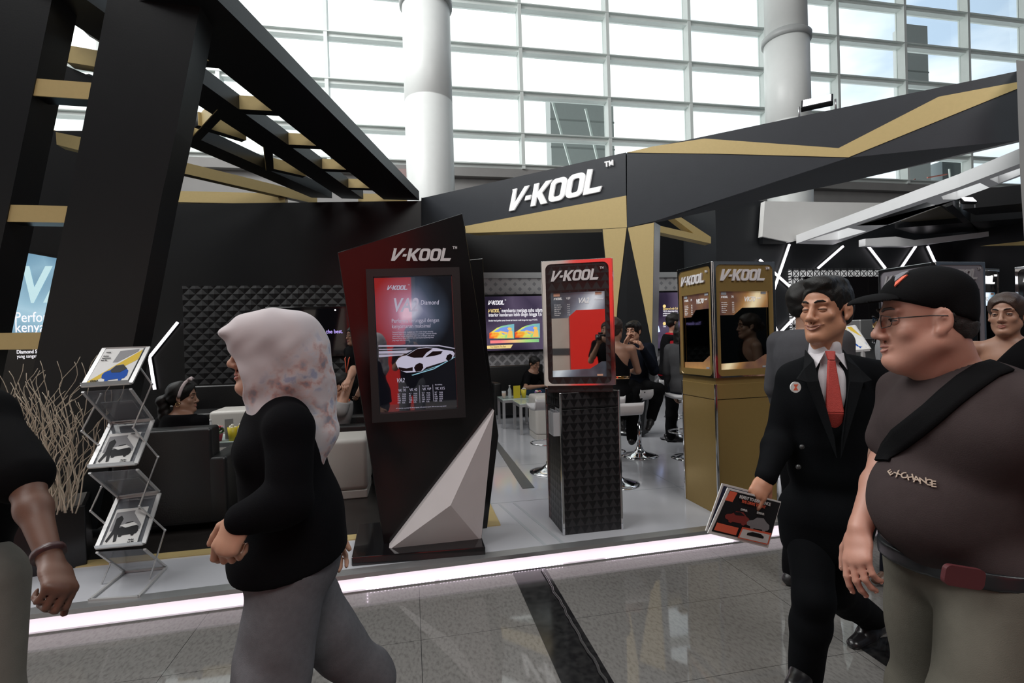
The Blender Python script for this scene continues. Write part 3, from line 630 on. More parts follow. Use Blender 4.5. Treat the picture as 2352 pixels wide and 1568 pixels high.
def face(t_, w, d, side, z0, h, facem, mirror, banner, letm, code, subtitle, sticker=STK, chrome=CHROME):
    """one display face of a kiosk box; side: 0 front(-y) 1 left(-x) 2 right(+x) 3 back"""
    dist = [d/2, w/2, w/2, d/2][side]; fw = [w, d, d, w][side]
    X = [V((1, 0, 0)), V((0, -1, 0)), V((0, 1, 0)), V((-1, 0, 0))][side]; Nn = [V((0, -1, 0)), V((-1, 0, 0)), V((1, 0, 0)), V((0, 1, 0))][side]
    def M(off, lz=0.0, lx=0.0): return frame(Nn*(dist+off)+V((0, 0, z0+lz))+X*lx, X, Z_)
    x0, x1 = -fw/2, fw/2
    wl, wr, wb, wt_ = x0+.05, x1-.05, .06, .655
    m_ = MB(); m_.mesh(shape([[(x0, 0), (x1, 0), (x1, h), (x0, h)], rrect(x0+.018, x1-.018, .012, h-.022, .04)], .012), M(.006)); obj('chrome_rim', m_, chrome, t_, world=False, bevel=.003)
    fp = MB(); fp.mesh(shape([rrect(x0+.012, x1-.012, .008, h-.018, .03), [(wl, wb), (wr, wb), (wr, wt_), (wl, wt_)]], .008), M(.002)); obj('face_panel', fp, facem, t_, world=False)
    g_ = MB(); g_.mesh(shape([[(wl, wb), (wr, wb), (wr, wt_), (wl, wt_)]], .003), M(-.012)); gl = obj('tinted_glass', g_, mirror, t_, world=False)
    def pane_part(loop, nm, mm, off=-.008, th=.003):
        q = MB(); q.mesh(shape([loop], th), M(off)); o = obj(nm, q, mm, t_, world=False); return o
    ww = wr-wl
    pane_part([(wl, .475), (wl+.30*ww, .475), (wl+.47*ww, .53), (wr, .53), (wr, wt_), (wl, wt_)], 'top_banner', banner)
    pane_part([(wl, wb), (wr, wb), (wr, .165), (wr-.08*ww, .165), (wl+.70*ww, .115), (wl, .105)], 'bottom_banner', banner)
    pane_part([(wl+.02, wt_-.025), (wl+.065, wt_-.025), (wl+.065, wt_-.003), (wl+.02, wt_-.003)], 'sticker', sticker, -.004)
    pane_part([(wr-.065, wt_-.022), (wr-.02, wt_-.022), (wr-.02, wt_-.003), (wr-.065, wt_-.003)], 'sticker', sticker, -.004)
    pane_part([(wr-.065, wb+.005), (wr-.025, wb+.005), (wr-.025, wb+.018), (wr-.065, wb+.018)], 'sticker', sticker, -.004)
    s = (fw-.13)/4.5
    lm = MB(); lm.mesh(logo(.012), M(.012, .735, x0+.055) @ Matrix.Diagonal((s, s*.97, 1, 1))); obj('sign_lettering', lm, letm, t_, world=False)
    tx = MB(); MM = lambda lx, lz, sz: M(-.0055, lz, lx) @ Matrix.Diagonal((sz*.85, sz, 1, 1))
    tx.mesh(logo(.001, False), MM(wl+.02, .605, .0165)); tx.mesh(text_mesh(code), MM(wl+.108, .605, .026)); 
    for i in range(6): tx.mesh(text_mesh(('UV rejection', 'Heat rejection', 'Light passed', 'Glare cut', 'Solar energy', 'Thickness')[i]), MM(wl+.022, .567-i*.0145, .011)); tx.mesh(text_mesh(('99 %', '58 %', '71 %', '35 %', '90 %', '3 mil')[i]), MM(wl+.115, .567-i*.0145, .011))
    obj('small_print', tx, SM, t_, world=False)
    tx = MB(); tx.mesh(text_mesh(subtitle[0], .02, .002, .3), MM(wl+.50*ww, .578, .052)); tx.mesh(text_mesh(subtitle[1], 0, .002, .2), MM(wl+.50*ww+.115, .598, .020)); obj('flare_lettering', tx, SM, t_, world=False)
def kiosk(label, loc, rz, w, d, box, facem, basem, mirror, banner, letm, sides, code, sub, group=None, sticker=STK, chrome=CHROME, zb=.11):
    t_ = thing('display_kiosk', label, 'kiosk', (loc[0], loc[1], zb), rz, group)
    H1 = 1.0-.0
    m_ = MB(); m_.box(-w/2, w/2, -d/2, d/2, .0, H1-.12); obj('base', m_, basem, t_, world=False, bevel=.002)
    m_ = MB(); m_.box(-w/2-.004, w/2+.004, -d/2-.004, d/2+.004, H1-.115, H1); obj('base_cap', m_, basem, t_, world=False, bevel=.003)
    for sx in (-1, 1):
        for sy in (-1, 1):
            m_ = MB(); m_.box(sx*w/2-.008, sx*w/2+.008, sy*d/2-.008, sy*d/2+.008, .0, H1+.001); obj('corner_strip', m_, chrome, t_, world=False, bevel=.002)
    bw, bd, brz, off = box
    bx = bpy.data.objects.new('display_box', None)   # placeholder replaced below
    bpy.data.objects.remove(bx)
    q = MB(); R = Matrix.Rotation(brz, 4, 'Z'); q.box(-bw/2+.01, bw/2-.01, -bd/2+.01, bd/2-.01, H1, H1+.055, M=R); obj('collar', q, basem, t_, world=False)
    q = MB(); q.box(-bw/2, bw/2, -bd/2, bd/2, 0, .88)
    b_ = obj('display_box', q, BLK, t_, world=False); b_.location = (off[0], off[1], H1+.05); b_.rotation_euler = (0, 0, brz)
    # shrink the core so that faces sit on it
    for v in b_.data.vertices: v.co.x *= (bw-.03)/bw; v.co.y *= (bd-.03)/bd; v.co.z = min(v.co.z, .875)
    for s in sides: face(b_, bw, bd, s, 0.0, .88, facem, mirror, banner, letm, code, sub, sticker, chrome)
    for sx in (-1, 1):
        for sy in (-1, 1):
            m_ = MB(); m_.box(sx*bw/2-.009, sx*bw/2+.009, sy*bd/2-.009, sy*bd/2+.009, 0, .882); obj('chrome_post', m_, chrome, b_, world=False, bevel=.003)
    m_ = MB(); m_.box(-bw/2, bw/2, -bd/2, bd/2, .872, .884); obj('top_plate', m_, chrome, b_, world=False, bevel=.003)
    return t_
kb = kiosk('black triangle patterned kiosk with a mirror window, left of the gold kiosk', (1.235, 3.645), 0, .435, .375, (.476, .44, math.radians(-20.5), (0, 0)), TRI, TRI, MIR, BG_STEEL, LET, (0, 1, 2), 'VIP', ('VA2', 'Diamond'))
# leaflet holder on its left side
Lx = -.2175
m_ = MB(); m_.box(Lx-.055, Lx-.051, -.19, -.06, .70, .865); m_.box(Lx-.004, Lx, -.19, -.06, .70, .90); m_.box(Lx-.055, Lx, -.19, -.186, .70, .865); m_.box(Lx-.055, Lx, -.064, -.06, .70, .865); m_.box(Lx-.055, Lx, -.19, -.06, .70, .704)
hd = obj('leaflet_holder', m_, mat('clear_acrylic', (.8, .82, .84), .05, alpha=.35), kb, world=False)
m_ = MB()
for i in range(5): m_.box(Lx-.046+i*.008, Lx-.041+i*.008, -.18, -.07, .706, .88-i*.003)
obj('leaflets', m_, mat('grey_leaflet', (.22, .23, .25), .4, var=.6, vs=40), hd, world=False)
kiosk('tall gold kiosk with two dark display windows beside the young man', (2.512, 3.745), math.radians(2), .52, .45, (.535, .47, 0, (0, 0)), GOLD2, GOLD2, MIRD, BG_GOLD, LET, (0, 1, 2), '70', ('VK70', 'Gold'), sticker=mat('sticker_grey', (.35, .38, .42), .5))
GRY = mat('kiosk_grey', (.17, .16, .18), .45)
kg = kiosk('grey kiosk with grey lettering directly behind the cap of the older man', (4.56, 3.76), math.radians(1), .50, .46, (.52, .50, 0, (0, 0)), GRY, GRY, MIRD, BG_GREY, LETG, (0, 1), '40', ('VK', 'Clear'))
kiosk('black lattice patterned kiosk with lit white lettering behind the woman in black', (5.30, 4.12), math.radians(10), .44, .42, (.48, .46, 0, (0, 0)), TRI, TRI, MIRD, banner_mat('banner_blue_flare', (.03, .06, .09), (.12, .25, .35), (.8, .9, 1), 1.0, .0, .5), LETL, (0, 1), 'X05', ('VA2', 'Diamond'))
kiosk('dark kiosk cut off by the right edge of the view', (5.90, 3.62), math.radians(6), .44, .42, (.48, .46, 0, (0, 0)), BLKS, BLKS, MIRD, BG_GREY, LET, (0, 1), 'X15', ('VA2', 'Diamond'))
# ---------------------------------------------------------------- TOWER
tw = thing('screen_tower', 'tall angular black advertising tower with a portrait screen and white shard', 'display tower', (.02, 3.6, .11))
m_ = MB(); m_.prism([(-.40, 3.325, .11), (.435, 3.272, .11), (.44, 3.93, .11), (-.415, 3.93, .11)], (0, 0, .055)); obj('base_plate', m_, BLKG, tw, bevel=.006)
YT = 3.50
def T(l, y): return [W(a, b, y) for a, b in l]
m_ = MB(); m_.prism(T([(775, 580), (1062, 490), (1134, 945), (1106, 1242), (884, 1266)], YT), (0, .12, 0)); obj('front_panel', m_, BLKS, tw, bevel=.004)
m_ = MB(); m_.prism(T([(860, 640), (1080, 596), (1109, 593), (1119, 798), (1145, 1000), (1118, 1221), (900, 1240)], 3.74), (0, .14, 0)); obj('rear_panel', m_, BLKS, tw, bevel=.004)
m_ = MB(); fo = T([(840, 618), (1055, 613), (1070, 958), (855, 971)], 3.43); fi = T([(857, 635), (1038, 631), (1052, 938), (872, 951)], 3.43)
for i in range(4):
    j = (i+1) % 4; m_.hexa([fo[i], fo[j], fi[j], fi[i]], [p+V((0, .075, 0)) for p in (fo[i], fo[j], fi[j], fi[i])])
obj('screen_frame', m_, mat('frame_charcoal', (.016, .016, .017), .4), tw)
m, t = newmat('tower_picture', .04, coat=1.0); t.b.inputs['Coat IOR'].default_value = 2.7; x, y, z = t.xyz('Generated'); gx_, gz_ = x, z
r2 = t.m('ADD', t.m('POWER', t.m('SUBTRACT', x, .45), 2), t.m('MULTIPLY', t.m('POWER', t.m('SUBTRACT', z, .73), 2), 2.6))
gl = t.m('MULTIPLY', t.m('MAXIMUM', t.m('SUBTRACT', 1, t.m('MULTIPLY', t.m('SQRT', r2), 1.9)), 0), 1.0)
vo = t.n('ShaderNodeTexVoronoi'); vo.inputs['Scale'].default_value = 3.2; t.L.new(t.vec, vo.inputs['Vector'])
f_ = t.m('MULTIPLY', t.m('POWER', gl, 1.2), t.m('MULTIPLY_ADD', vo.outputs['Distance'], .9, .55))
c_ = t.ramp(f_, [(.02, (.0035, .0035, .006)), (.35, (.05, .065, .10)), (.75, (.19, .20, .30)), (1, (.5, .5, .62))])
t.b.inputs['Base Color'].default_value = (.004, .004, .005, 1); t.b.inputs['Specular IOR Level'].default_value = .9; t.L.new(c_, t.b.inputs['Emission Color']); t.b.inputs['Emission Strength'].default_value = 1.0
TWM = m
a0 = T([(857, 635), (1038, 631), (1052, 938), (872, 951)], 3.47); m_ = MB(); m_.prism(a0, (0, .01, 0)); obj('screen', m_, TWM, tw)
LAV = mat('lavender_print', (.3, .3, .36), .5, emis=(.40, .38, .50), es=.6); LAVB = mat('lavender_bright', (.3, .3, .36), .5, emis=(.42, .40, .52), es=.75); PINK = mat('pink_print', (.4, .2, .25), .5, emis=(.62, .36, .44), es=.8)
CARD = mat('car_dark', (.004, .004, .006), .3); CYN = mat('cyan_line', (.1, .3, .4), .5, emis=(.25, .45, .55), es=.8)
YS2 = 3.466
def zt6(l): return [(750+a/3.485, 500+b/3.485) for a, b in l]
def tt(s, x, y, size, mb, bold=0, sh=0): mb.mesh(text_mesh(s, bold, .0008, sh), frame(W(*zt6([(x, y)])[0], YS2), X_, Z_, size*.76, size))
m_ = MB(); q = zt6([(484, 578)])[0]; m_.mesh(logo(.001), frame(W(*q, YS2), X_, Z_, .0305)); tt('Performa terunggul dengan', 520, 840, .0375, m_); tt('kenyamanan maksimal', 522, 884, .0375, m_)
obj('headline_lettering', m_, LAV, tw)
m_ = MB(); tt('VA2', 525, 750, .125, m_, .02, .25); obj('emblem_lettering', m_, LAV, tw)
m_ = MB(); tt('Diamond', 752, 695, .043, m_, 0, .15); obj('title_lettering', m_, LAVB, tw)
m_ = MB()
for i, s in enumerate(('Diamond Series adalah rangkaian kaca film terbaik dengan teknologi', 'kombinasi logam mulia yang memberikan perlindungan maksimal terhadap', 'radiasi panas, menjaga kenyamanan kabin serta pandangan tetap jernih.', 'Diamond Series dibuat melalui proses multi-layered sputtering metal', 'yang sangat halus dan presisi.')): tt(s, 527, 922+i*16, .0128, m_)
for i, (s, x) in enumerate((('VK 70', 574), ('VK 40', 664), ('VK VIP', 768), ('VK X15', 870))):
    tt(s, x, 1392-i*5, .026, m_)
    for k in range(5): tt(('VLT', 'IRR', 'UVR', 'TSER', 'SHR')[k], x-5, 1418+k*17-i*5, .0135, m_); tt(('70.0%', '94.5%', '99.9%', '58.5%', '9.0%')[k], x+32, 1418+k*17-i*5, .0135, m_)
tt('Kaca depan', 612, 1360, .011, m_); tt('Kaca samping', 765, 1350, .011, m_); tt('Kaca belakang', 868, 1340, .011, m_); tt('VLT visible light transmitted, IRR infrared rejected, UVR ultraviolet rejected, TSER total solar energy rejected', 555, 1530, .0098, m_)
tt('VA2', 558, 1318, .040, m_, .01, .25)
for a, b in (((742, 1340), (748, 1480)), ((850, 1335), (857, 1470))): m_.bar(W(*zt6([a])[0], YS2), W(*zt6([b])[0], YS2), .002, .001)
obj('table_lettering', m_, LAV, tw)
m_ = MB(); m_.prism(T(zt6([(553, 1160), (575, 1125), (600, 1110), (640, 1100), (700, 1060), (740, 1042), (800, 1036), (880, 1042), (940, 1056), (1010, 1066), (1026, 1085), (1020, 1105), (1005, 1130), (940, 1152), (800, 1195), (760, 1230), (640, 1240), (600, 1225), (570, 1200)]), YS2), (0, .001, 0)); car = obj('car_picture', m_, LAVB, tw)
for l, nm in (([(640, 1103), (725, 1050), (800, 1041), (850, 1046), (800, 1080), (770, 1118), (700, 1120)], 'car_windscreen'), ([(790, 1115), (850, 1068), (930, 1066), (915, 1090), (860, 1105)], 'car_side_window'), ([(700, 1200), (715, 1175), (745, 1160), (770, 1170), (775, 1200), (755, 1228), (715, 1232)], 'car_wheel'), ([(955, 1130), (965, 1100), (990, 1088), (1008, 1100), (1000, 1130), (975, 1148)], 'car_wheel'), ([(575, 1195), (640, 1205), (690, 1195), (690, 1225), (610, 1228), (580, 1212)], 'car_grille')):
    m_ = MB(); m_.prism(T(zt6(l), YS2-.0015), (0, .001, 0)); obj(nm, m_, CARD, car)
m_ = MB()
for l in ([(415, 1020), (700, 1018), (900, 1018), (1028, 1042), (1025, 1050), (900, 1028), (700, 1030), (415, 1032)], [(418, 1050), (640, 1046), (640, 1052), (418, 1056)], [(418, 1068), (690, 1060), (640, 1085), (418, 1088)], [(418, 1095), (620, 1092), (600, 1102), (418, 1116)]): m_.prism(T(zt6(l), YS2), (0, .001, 0))
obj('light_streaks', m_, LAV, tw)
m_ = MB()
for l in ([(680, 1258), (860, 1205), (1028, 1110), (1028, 1116), (860, 1212), (690, 1262)], [(740, 1235), (900, 1180), (1000, 1130), (1000, 1134), (900, 1186)]): m_.prism(T(zt6(l), YS2), (0, .001, 0))
obj('cyan_streaks', m_, CYN, tw)
m_ = MB(); pts = [(484, 620), (565, 660), (600, 570), (622, 660), (700, 640), (640, 770), (720, 820), (600, 785), (450, 790), (560, 740)]
s_ = (W(853, 580, YT), W(1062, 492, YT))
q = W(898, 599, YT-.005); e_ = W(1037, 597, YT-.005); m_ = MB(); m_.mesh(logo(.012), frame(q, X_, Z_, (e_-q).length/4.36, .083)); obj('sign_lettering', m_, LET, tw)
# white shard
tip, BL_, BR_ = T([(1135, 942), (885, 1269), (1105, 1243)], 3.42); mid = W(1035, 1160, 3.31); bt, bl, br = T([(1135, 942), (885, 1269), (1105, 1243)], 3.42); sh = V((0, .075, 0))
m_ = MB(); vs = [tip, BL_, BR_, mid, tip+sh, BL_+sh, BR_+sh]; m_.add(vs, [(0, 1, 3), (1, 2, 3), (2, 0, 3), (4, 6, 5), (0, 4, 5, 1), (1, 5, 6, 2), (2, 6, 4, 0)]); obj('white_shard', m_, mat('shard_white', (.60, .55, .55), .4), tw)
# sister tower seen in the gap at the far left
yk = 6.3
st = thing('screen_tower', 'second advertising tower with a bright blue screen glimpsed between the slanted pillars', 'display tower', W(60, 1000, yk))
m_ = MB(); m_.prism([W(a, b, yk) for a, b in ((-60, 555), (180, 600), (175, 1010), (-120, 1020))], (0, .12, 0)); obj('front_panel', m_, BLKS, st)
SB = screen('blue_screen', [(.2, (.02, .05, .10)), (.45, (.10, .22, .34)), (.65, (.30, .50, .62)), (.9, (.65, .85, .95))], 1.0, 1.6, ang=1.2)
m_ = MB(); m_.prism([W(a, b, yk-.02) for a, b in ((30, 575), (170, 600), (150, 796), (-10, 796))], (0, .02, 0)); obj('screen', m_, SB, st)
m_ = MB()
def ts(s, x, y, size, mb, bold=0, sh=0): mb.mesh(text_mesh(s, bold, .001, sh), frame(W(x, y, yk-.03), X_, Z_, size*.76, size))
ts('Performa terunggul', 33, 740, .155, m_); ts('kenyamanan', 34, 763, .155, m_); ts('Diamond Series menggunakan', 38, 812, .055, m_, .01); ts('yang sangat halus dalam membuat', 39, 822, .052, m_); obj('lettering', m_, EW, st)
m_ = MB(); ts('VA2', 44, 692, .52, m_, .03, .2); obj('emblem_lettering', m_, mat('ice_letters', (.5, .6, .62), .2, emis=(.5, .75, .80), es=.8), st)
# ---------------------------------------------------------------- BROCHURE STAND
def z4(l): return [(a/2.6125, 800+b/2.6125) for a, b in l]
FY, BY, MY = 3.32, 3.62, 3.46
bs = thing('brochure_stand', 'folding zigzag brochure stand of white bars and clear shelves beside the twigs', 'brochure stand', (-1.68, 3.45, .11))
def Fp(p): return W(*p, FY)
def Bp(p): return W(*p, BY)
WAL = mat('white_aluminium', (.50, .50, .50), .35, metal=.2)
ACR = mat('acrylic_shelf', (.25, .27, .30), .06, alpha=.35)
trays = [((240, 800), (341, 797), (190, 887), (300, 880)), ((255, 972), (351, 965), (206, 1073), (312, 1065)), ((271, 1144), (366, 1133), (222, 1258), (330, 1248))]
shelves = [((190, 900), (300, 893), (254, 970), (350, 962)), ((206, 1086), (315, 1078), (271, 1141), (365, 1128)), ((223, 1268), (332, 1261), (286, 1312), (382, 1302))]
trs = []
for tl, tr, bl, br in trays:
    A, B, C, D = Bp(tl), Bp(tr), Fp(bl), Fp(br); n = (B-A).cross(C-A).normalized()
    if n.y > 0: n = -n
    m_ = MB(); m_.bar(A, B, .012, .012); m_.bar(A, C, .022, .010, up=n); m_.bar(B, D, .022, .010, up=n); m_.bar(C, D, .012, .012); fr_o = obj('tray_frame', m_, WAL, bs)
    m_ = MB(); e = V((0, -.012, 0)); m_.prism([C+e, D+e, D+e+V((0, -.014, .022)), C+e+V((0, -.014, .022))], (0, .005, -.004)); m_.prism([C+e, D+e, D+V((0, .01, -.004)), C+V((0, .01, -.004))], (0, 0, -.006)); obj('tray_lip', m_, ALU, bs)
    m_ = MB(); m_.prism([A-n*.004, B-n*.004, D-n*.004, C-n*.004], n*.003); obj('tray_sheet', m_, ACR, bs); trs.append((A, B, C, D, n))
for fl, frr, bl, br in shelves:
    A, B, C, D = Fp(fl), Fp(frr), Bp(bl), Bp(br); n = (B-A).cross(C-A).normalized()
    m_ = MB(); m_.bar(A, C, .014, .010, up=n); m_.bar(B, D, .014, .010, up=n); m_.bar(C, D, .012, .012); obj('shelf_frame', m_, WAL, bs)
    m_ = MB(); m_.prism([A, B, D, C], n*.003); obj('clear_shelf', m_, ACR, bs)
bb = [G(x, y, .118) for x, y in ((286, 1313), (382, 1303), (318, 1370), (205, 1378))]
m_ = MB(); [m_.bar(bb[i], bb[(i+1) % 4], .014, .012) for i in range(4)]; obj('foot_frame', m_, WAL, bs)
for l, sd in (([(320, 842), (349, 882), (306, 982), (363, 1049), (320, 1162), (379, 1217), (338, 1348)], 1), ([(232, 905), (188, 990), (226, 1022)], 0), ([(233, 1118), (208, 1173), (242, 1203)], 0), ([(254, 1292), (228, 1355)], 0)):
    m_ = MB(); q = [W(*p, MY) for p in l]
    for a, b in zip(q[:-1], q[1:]): m_.bar(a, b, .010, .007, up=(1, 0, 0))
    for a in q: m_.sphere(a, .008, 8, 6)
    obj('hinged_strut', m_, ALU, bs)
PW = mat('paper_white', (.62, .62, .61), .6, spec=.2); PY = mat('paper_yellow', (.60, .42, .06), .7, spec=.1); PB = mat('paper_blue', (.012, .07, .34), .7, spec=.1); PD = mat('paper_dark', (.012, .012, .014), .6, spec=.2); PG = mat('paper_grey', (.22, .22, .23), .6, spec=.2)
def paper(nm, lab, A, B, C, D, n, pieces, texts, grp=None, th=.004, cat_='brochure', par=None):
    """flat print bounded by top-left A, top-right B, bottom-left C, bottom-right D; pieces in unit coords"""
    def q(u, v, o): return A+(B-A)*u+(C-A)*v+((D-C)-(B-A))*u*v+n*o
    t_ = par or thing(nm, lab, cat_, C, group=grp)
    m_ = MB(); m_.prism([q(0, 0, .006), q(1, 0, .006), q(1, 1, .006), q(0, 1, .006)], n*th); obj('cover', m_, pieces[0], t_)
    for i, (nm2, mm, l) in enumerate(pieces[1:]):
        m_ = MB(); m_.prism([q(u, v, .006+th+.0006*(i+1)) for u, v in l], n*.0005); obj(nm2, m_, mm, t_)
    for s, u, v, size, mm, bold in texts:
        m_ = MB(); me = text_mesh(s, bold) if s != '@' else logo(.001); x = (B-A).normalized(); m_.mesh(me, frame(q(u, v, .006+th+.006), x, (A-C), size*.8, size)); obj('lettering', m_, mm, t_)
    return t_
CARP = lambda ox, oy, sx, sy: [(ox+a*sx, oy+b*sy) for a, b in [(0, .60), (.05, .44), (.22, .34), (.36, .08), (.64, .02), (.82, .28), (.96, .40), (1, .68), (.94, .84), (.87, .86), (.84, .97), (.75, .97), (.71, .86), (.36, .90), (.32, 1), (.22, .98), (.19, .84), (.05, .78)]]
A, B, C, D, n = trs[0]
def ins(A, B, C, D, l, r, t, b): return A+(B-A)*l+(C-A)*t, A+(B-A)*r+(D-B)*t, C+(D-C)*l-(C-A)*(1-b), C+(D-C)*r-(D-B)*(1-b)
a_, b_, c_, d_ = ins(A, B, C, D, .07, .93, .06, 1.0)
paper('brochure', 'white and yellow brochure with a blue car on top of the zigzag stand', a_, b_, c_, d_, n, [PW, ('yellow_band', PY, [(.55, .45), (1, .05), (1, .35), (.5, .72), (.2, .9), (.3, 1), (0, 1), (0, .93)]), ('grey_room', PG, [(.42, .08), (.9, .03), (.9, .10), (.5, .42), (.38, .42)]), ('car_picture', PB, CARP(.28, .48, .64, .48)), ('car_glass', PD, [(.44, .66), (.52, .52), (.70, .50), (.84, .62), (.7, .72), (.5, .72)])],
      [('@', .08, .14, .008, PD, 0), ('Manfaat', .06, .25, .012, PD, 0), ('kenyamanan', .06, .31, .012, PD, 0), ('kaca film', .06, .37, .012, PD, 0), ('ooo', .08, .95, .03, PD, .02)])
for k in (1, 2):
    A, B, C, D, n = trs[k]; a_, b_, c_, d_ = ins(A, B, C, D, .12, .86, .30 if k == 1 else .28, 1.0)
    paper('brochure', ('black and white car brochure in the middle tray of the stand', 'black and white car brochure in the lowest tray of the stand')[k-1], a_, b_, c_, d_, n, [PW, ('photo_area', PG, [(.05, .10), (.62, .08), (.62, .16), (.95, .5), (.95, .62), (.05, .62)]), ('car_picture', PD, CARP(.22, .38, .7, .42)), ('figure_picture', PD, [(.12, .28), (.25, .2), (.34, .3), (.3, .55), (.36, .9), (.28, .92), (.22, .7), (.10, .92), (.04, .88), (.14, .6)]), ('car_shine', PW, [(.3, .48), (.7, .42), (.85, .5), (.5, .56)])],
          [('@', .70, .08, .007, PD, 0), ('Manfaat', .72, .92, .012, PD, 0), ('kaca film', .72, .98, .012, PD, 0)], 'black and white brochures')
# brochures lying inside the clear shelves
for k in (0, 1):
    fl, frr, bl, br = shelves[k]; A, B, C, D = Bp(bl), Bp(br), Fp(fl), Fp(frr); n = (B-A).cross(C-A).normalized(); n = n if n.z < 0 else -n
    a_, b_, c_, d_ = ins(A, B, C, D, .14, .84, .06, .62)
    paper('brochure', ('dark brochure seen through the upper clear shelf of the stand', 'dark brochure seen through the second clear shelf of the stand')[k], a_, b_, c_, d_, -n, [PG, ('photo_area', PD, [(.08, .2), (.9, .15), (.9, .8), (.08, .85)]), ('car_shine', PG, [(.3, .48), (.7, .42), (.85, .5), (.5, .56)])], [], 'black and white brochures')
# ---------------------------------------------------------------- TWIGS IN PLANTER
tg = thing('twig_arrangement', 'tall pale curly twigs standing in a black planter beside the brochure stand', 'dried twigs', (-2.56, 3.80, .11))
R = Matrix.Translation((-2.56, 3.80, 0)) @ Matrix.Rotation(math.radians(24), 4, 'Z')
m_ = MB(); m_.box(-.42, .42, -.20, .20, .11, .50, M=R); obj('planter', m_, BLKS, tg, bevel=.006)
m_ = MB(); m_.box(-.40, .40, -.18, .18, .48, .505, M=R); obj('planter_filling', m_, mat('pale_gravel', (.12, .11, .10), .9, var=.5, vs=60, bump=.4), tg)
TWM_ = mat('twig_bark', (.46, .39, .30), .75, var=.25, vs=25)
rnd = random.Random(11)
for i in range(84):
    px0 = rnd.uniform(60, 172); y = rnd.uniform(3.62, 3.95); b0 = W(px0, 1225, y); b0.z = .50
    top = rnd.choice([rnd.uniform(.95, 1.25), rnd.uniform(1.1, 1.47)]); dx = rnd.uniform(-.24, .24)+(px0-115)*.0018; dy = rnd.uniform(-.05, .05)
    ph, a1, a2, k1 = rnd.uniform(0, 6.3), rnd.uniform(.012, .034), rnd.uniform(.006, .016), rnd.uniform(4.5, 8)
    pts = []; nn_ = 22
    for j in range(nn_+1):
        s = j/nn_; z = .50+(top-.50)*s
        w1 = a1*math.sin(k1*s*2+ph)*(.3+s*1.3)+a2*math.sin(k1*4.1*s+ph*2)*s; pts.append((b0.x+dx*s+w1, b0.y+dy*s+.5*a1*math.cos(k1*2*s+ph)*s, z))
    m_ = MB(); m_.tube(pts, [.0042*(1-.55*j/nn_) for j in range(nn_+1)], 5); obj('twig', m_, TWM_, tg)
# ---------------------------------------------------------------- SEATS AND TABLES
def rbox(nm, m, par, x0, x1, y0, y1, z0, z1, r=.03):
    q = MB(); q.box(x0, x1, y0, y1, z0, z1); o = obj(nm, q, m, par, world=False, bevel=r, seg=4, smooth=True); return o
def armchair(label, x, y, rz, w=.88, d=.80, hb=.78, ha=.56, g='black leather armchairs of the lounge'):
    t_ = thing('armchair', label, 'armchair', (x, y, .116), rz, g)
    rbox('seat', BLEATH, t_, -w/2+.13, w/2-.13, -d/2+.16, d/2, .06, .42); rbox('backrest', BLEATH, t_, -w/2+.10, w/2-.10, -d/2, -d/2+.18, .06, hb, .025)
    rbox('armrest', BLEATH, t_, -w/2, -w/2+.14, -d/2, d/2-.02, .06, ha); rbox('armrest', BLEATH, t_, w/2-.14, w/2, -d/2, d/2-.02, .06, ha)
    for sx in (-1, 1):
        for sy in (-1, 1): q = MB(); q.box(sx*(w/2-.06)-.02, sx*(w/2-.06)+.02, sy*(d/2-.06)-.02, sy*(d/2-.06)+.02, 0, .065); obj('foot', q, ALU, t_, world=False)
    return t_
armchair('black armchair seen from behind, nearest the brochure stand', -1.78, 4.62, 0, .78)
armchair('black armchair holding the man in the grey jacket', -.66, 5.80, math.radians(90), .85)
sofa = armchair('black leather armchair of the seated man in the black T-shirt', 1.98, 9.25, math.radians(188), 1.3, .85, .88, .62)
armchair('black armchair against the lounge wall behind the woman with the headband', -2.9, 8.6, math.radians(180), 1.2)
def pouf(label, x, y, w, d, h, rz=0, z=.116):
    t_ = thing('pouf', label, 'pouf', (x, y, z), rz, 'white leather poufs')
    q = MB(); q.box(-w/2, w/2, -d/2, d/2, .07, h); o = obj('cushion', q, WLEATH, t_, world=False, bevel=.045, seg=4, smooth=True)
    s = o.modifiers.new('s', 'SUBSURF'); o.modifiers.remove(s)
    q = MB(); q.box(-w/2+.008, w/2-.008, -d/2+.008, d/2-.008, 0, .075); obj('plinth', q, WLEATH, t_, world=False, bevel=.008)
pouf('large white leather pouf between the hijab woman and the screen tower', -.628, 4.98, .44, .48, .53)
pouf('rounded white pouf behind the small lounge table', -2.0, 6.9, .75, .5, .62)
pouf('tall white pouf beside the glass tables, left of the black kiosk', 1.84, 6.95, .42, .46, .60, z=.11)
def table(label, x, y, w, d, h, z=.11, g='small glass topped tables'):
    t_ = thing('side_table', label, 'table', (x, y, z), 0, g)
    q = MB(); q.box(-w/2, w/2, -d/2, d/2, h-.012, h); obj('glass_top', q, mat('frosted_glass_top', (.50, .60, .56), .12), t_, world=False, bevel=.003)
    q = MB(); q.box(-w/2, w/2, -d/2, d/2, h-.05, h-.012); obj('rim', q, ALU, t_, world=False)
    for sx in (-1, 1):
        for sy in (-1, 1): q = MB(); q.box(sx*(w/2-.02)-.02, sx*(w/2-.02)+.02, sy*(d/2-.02)-.02, sy*(d/2-.02)+.02, 0, h-.05); obj('leg', q, ALU, t_, world=False)
table('glass topped table with drinks in front of the black armchair', -1.76, 5.62, .56, .5, .47, .116)
table('near glass topped table right of the white shard tip', 1.72, 7.45, .42, .5, .45)
table('far glass topped table in front of the seated man in black', 1.62, 8.05, .5, .5, .45)
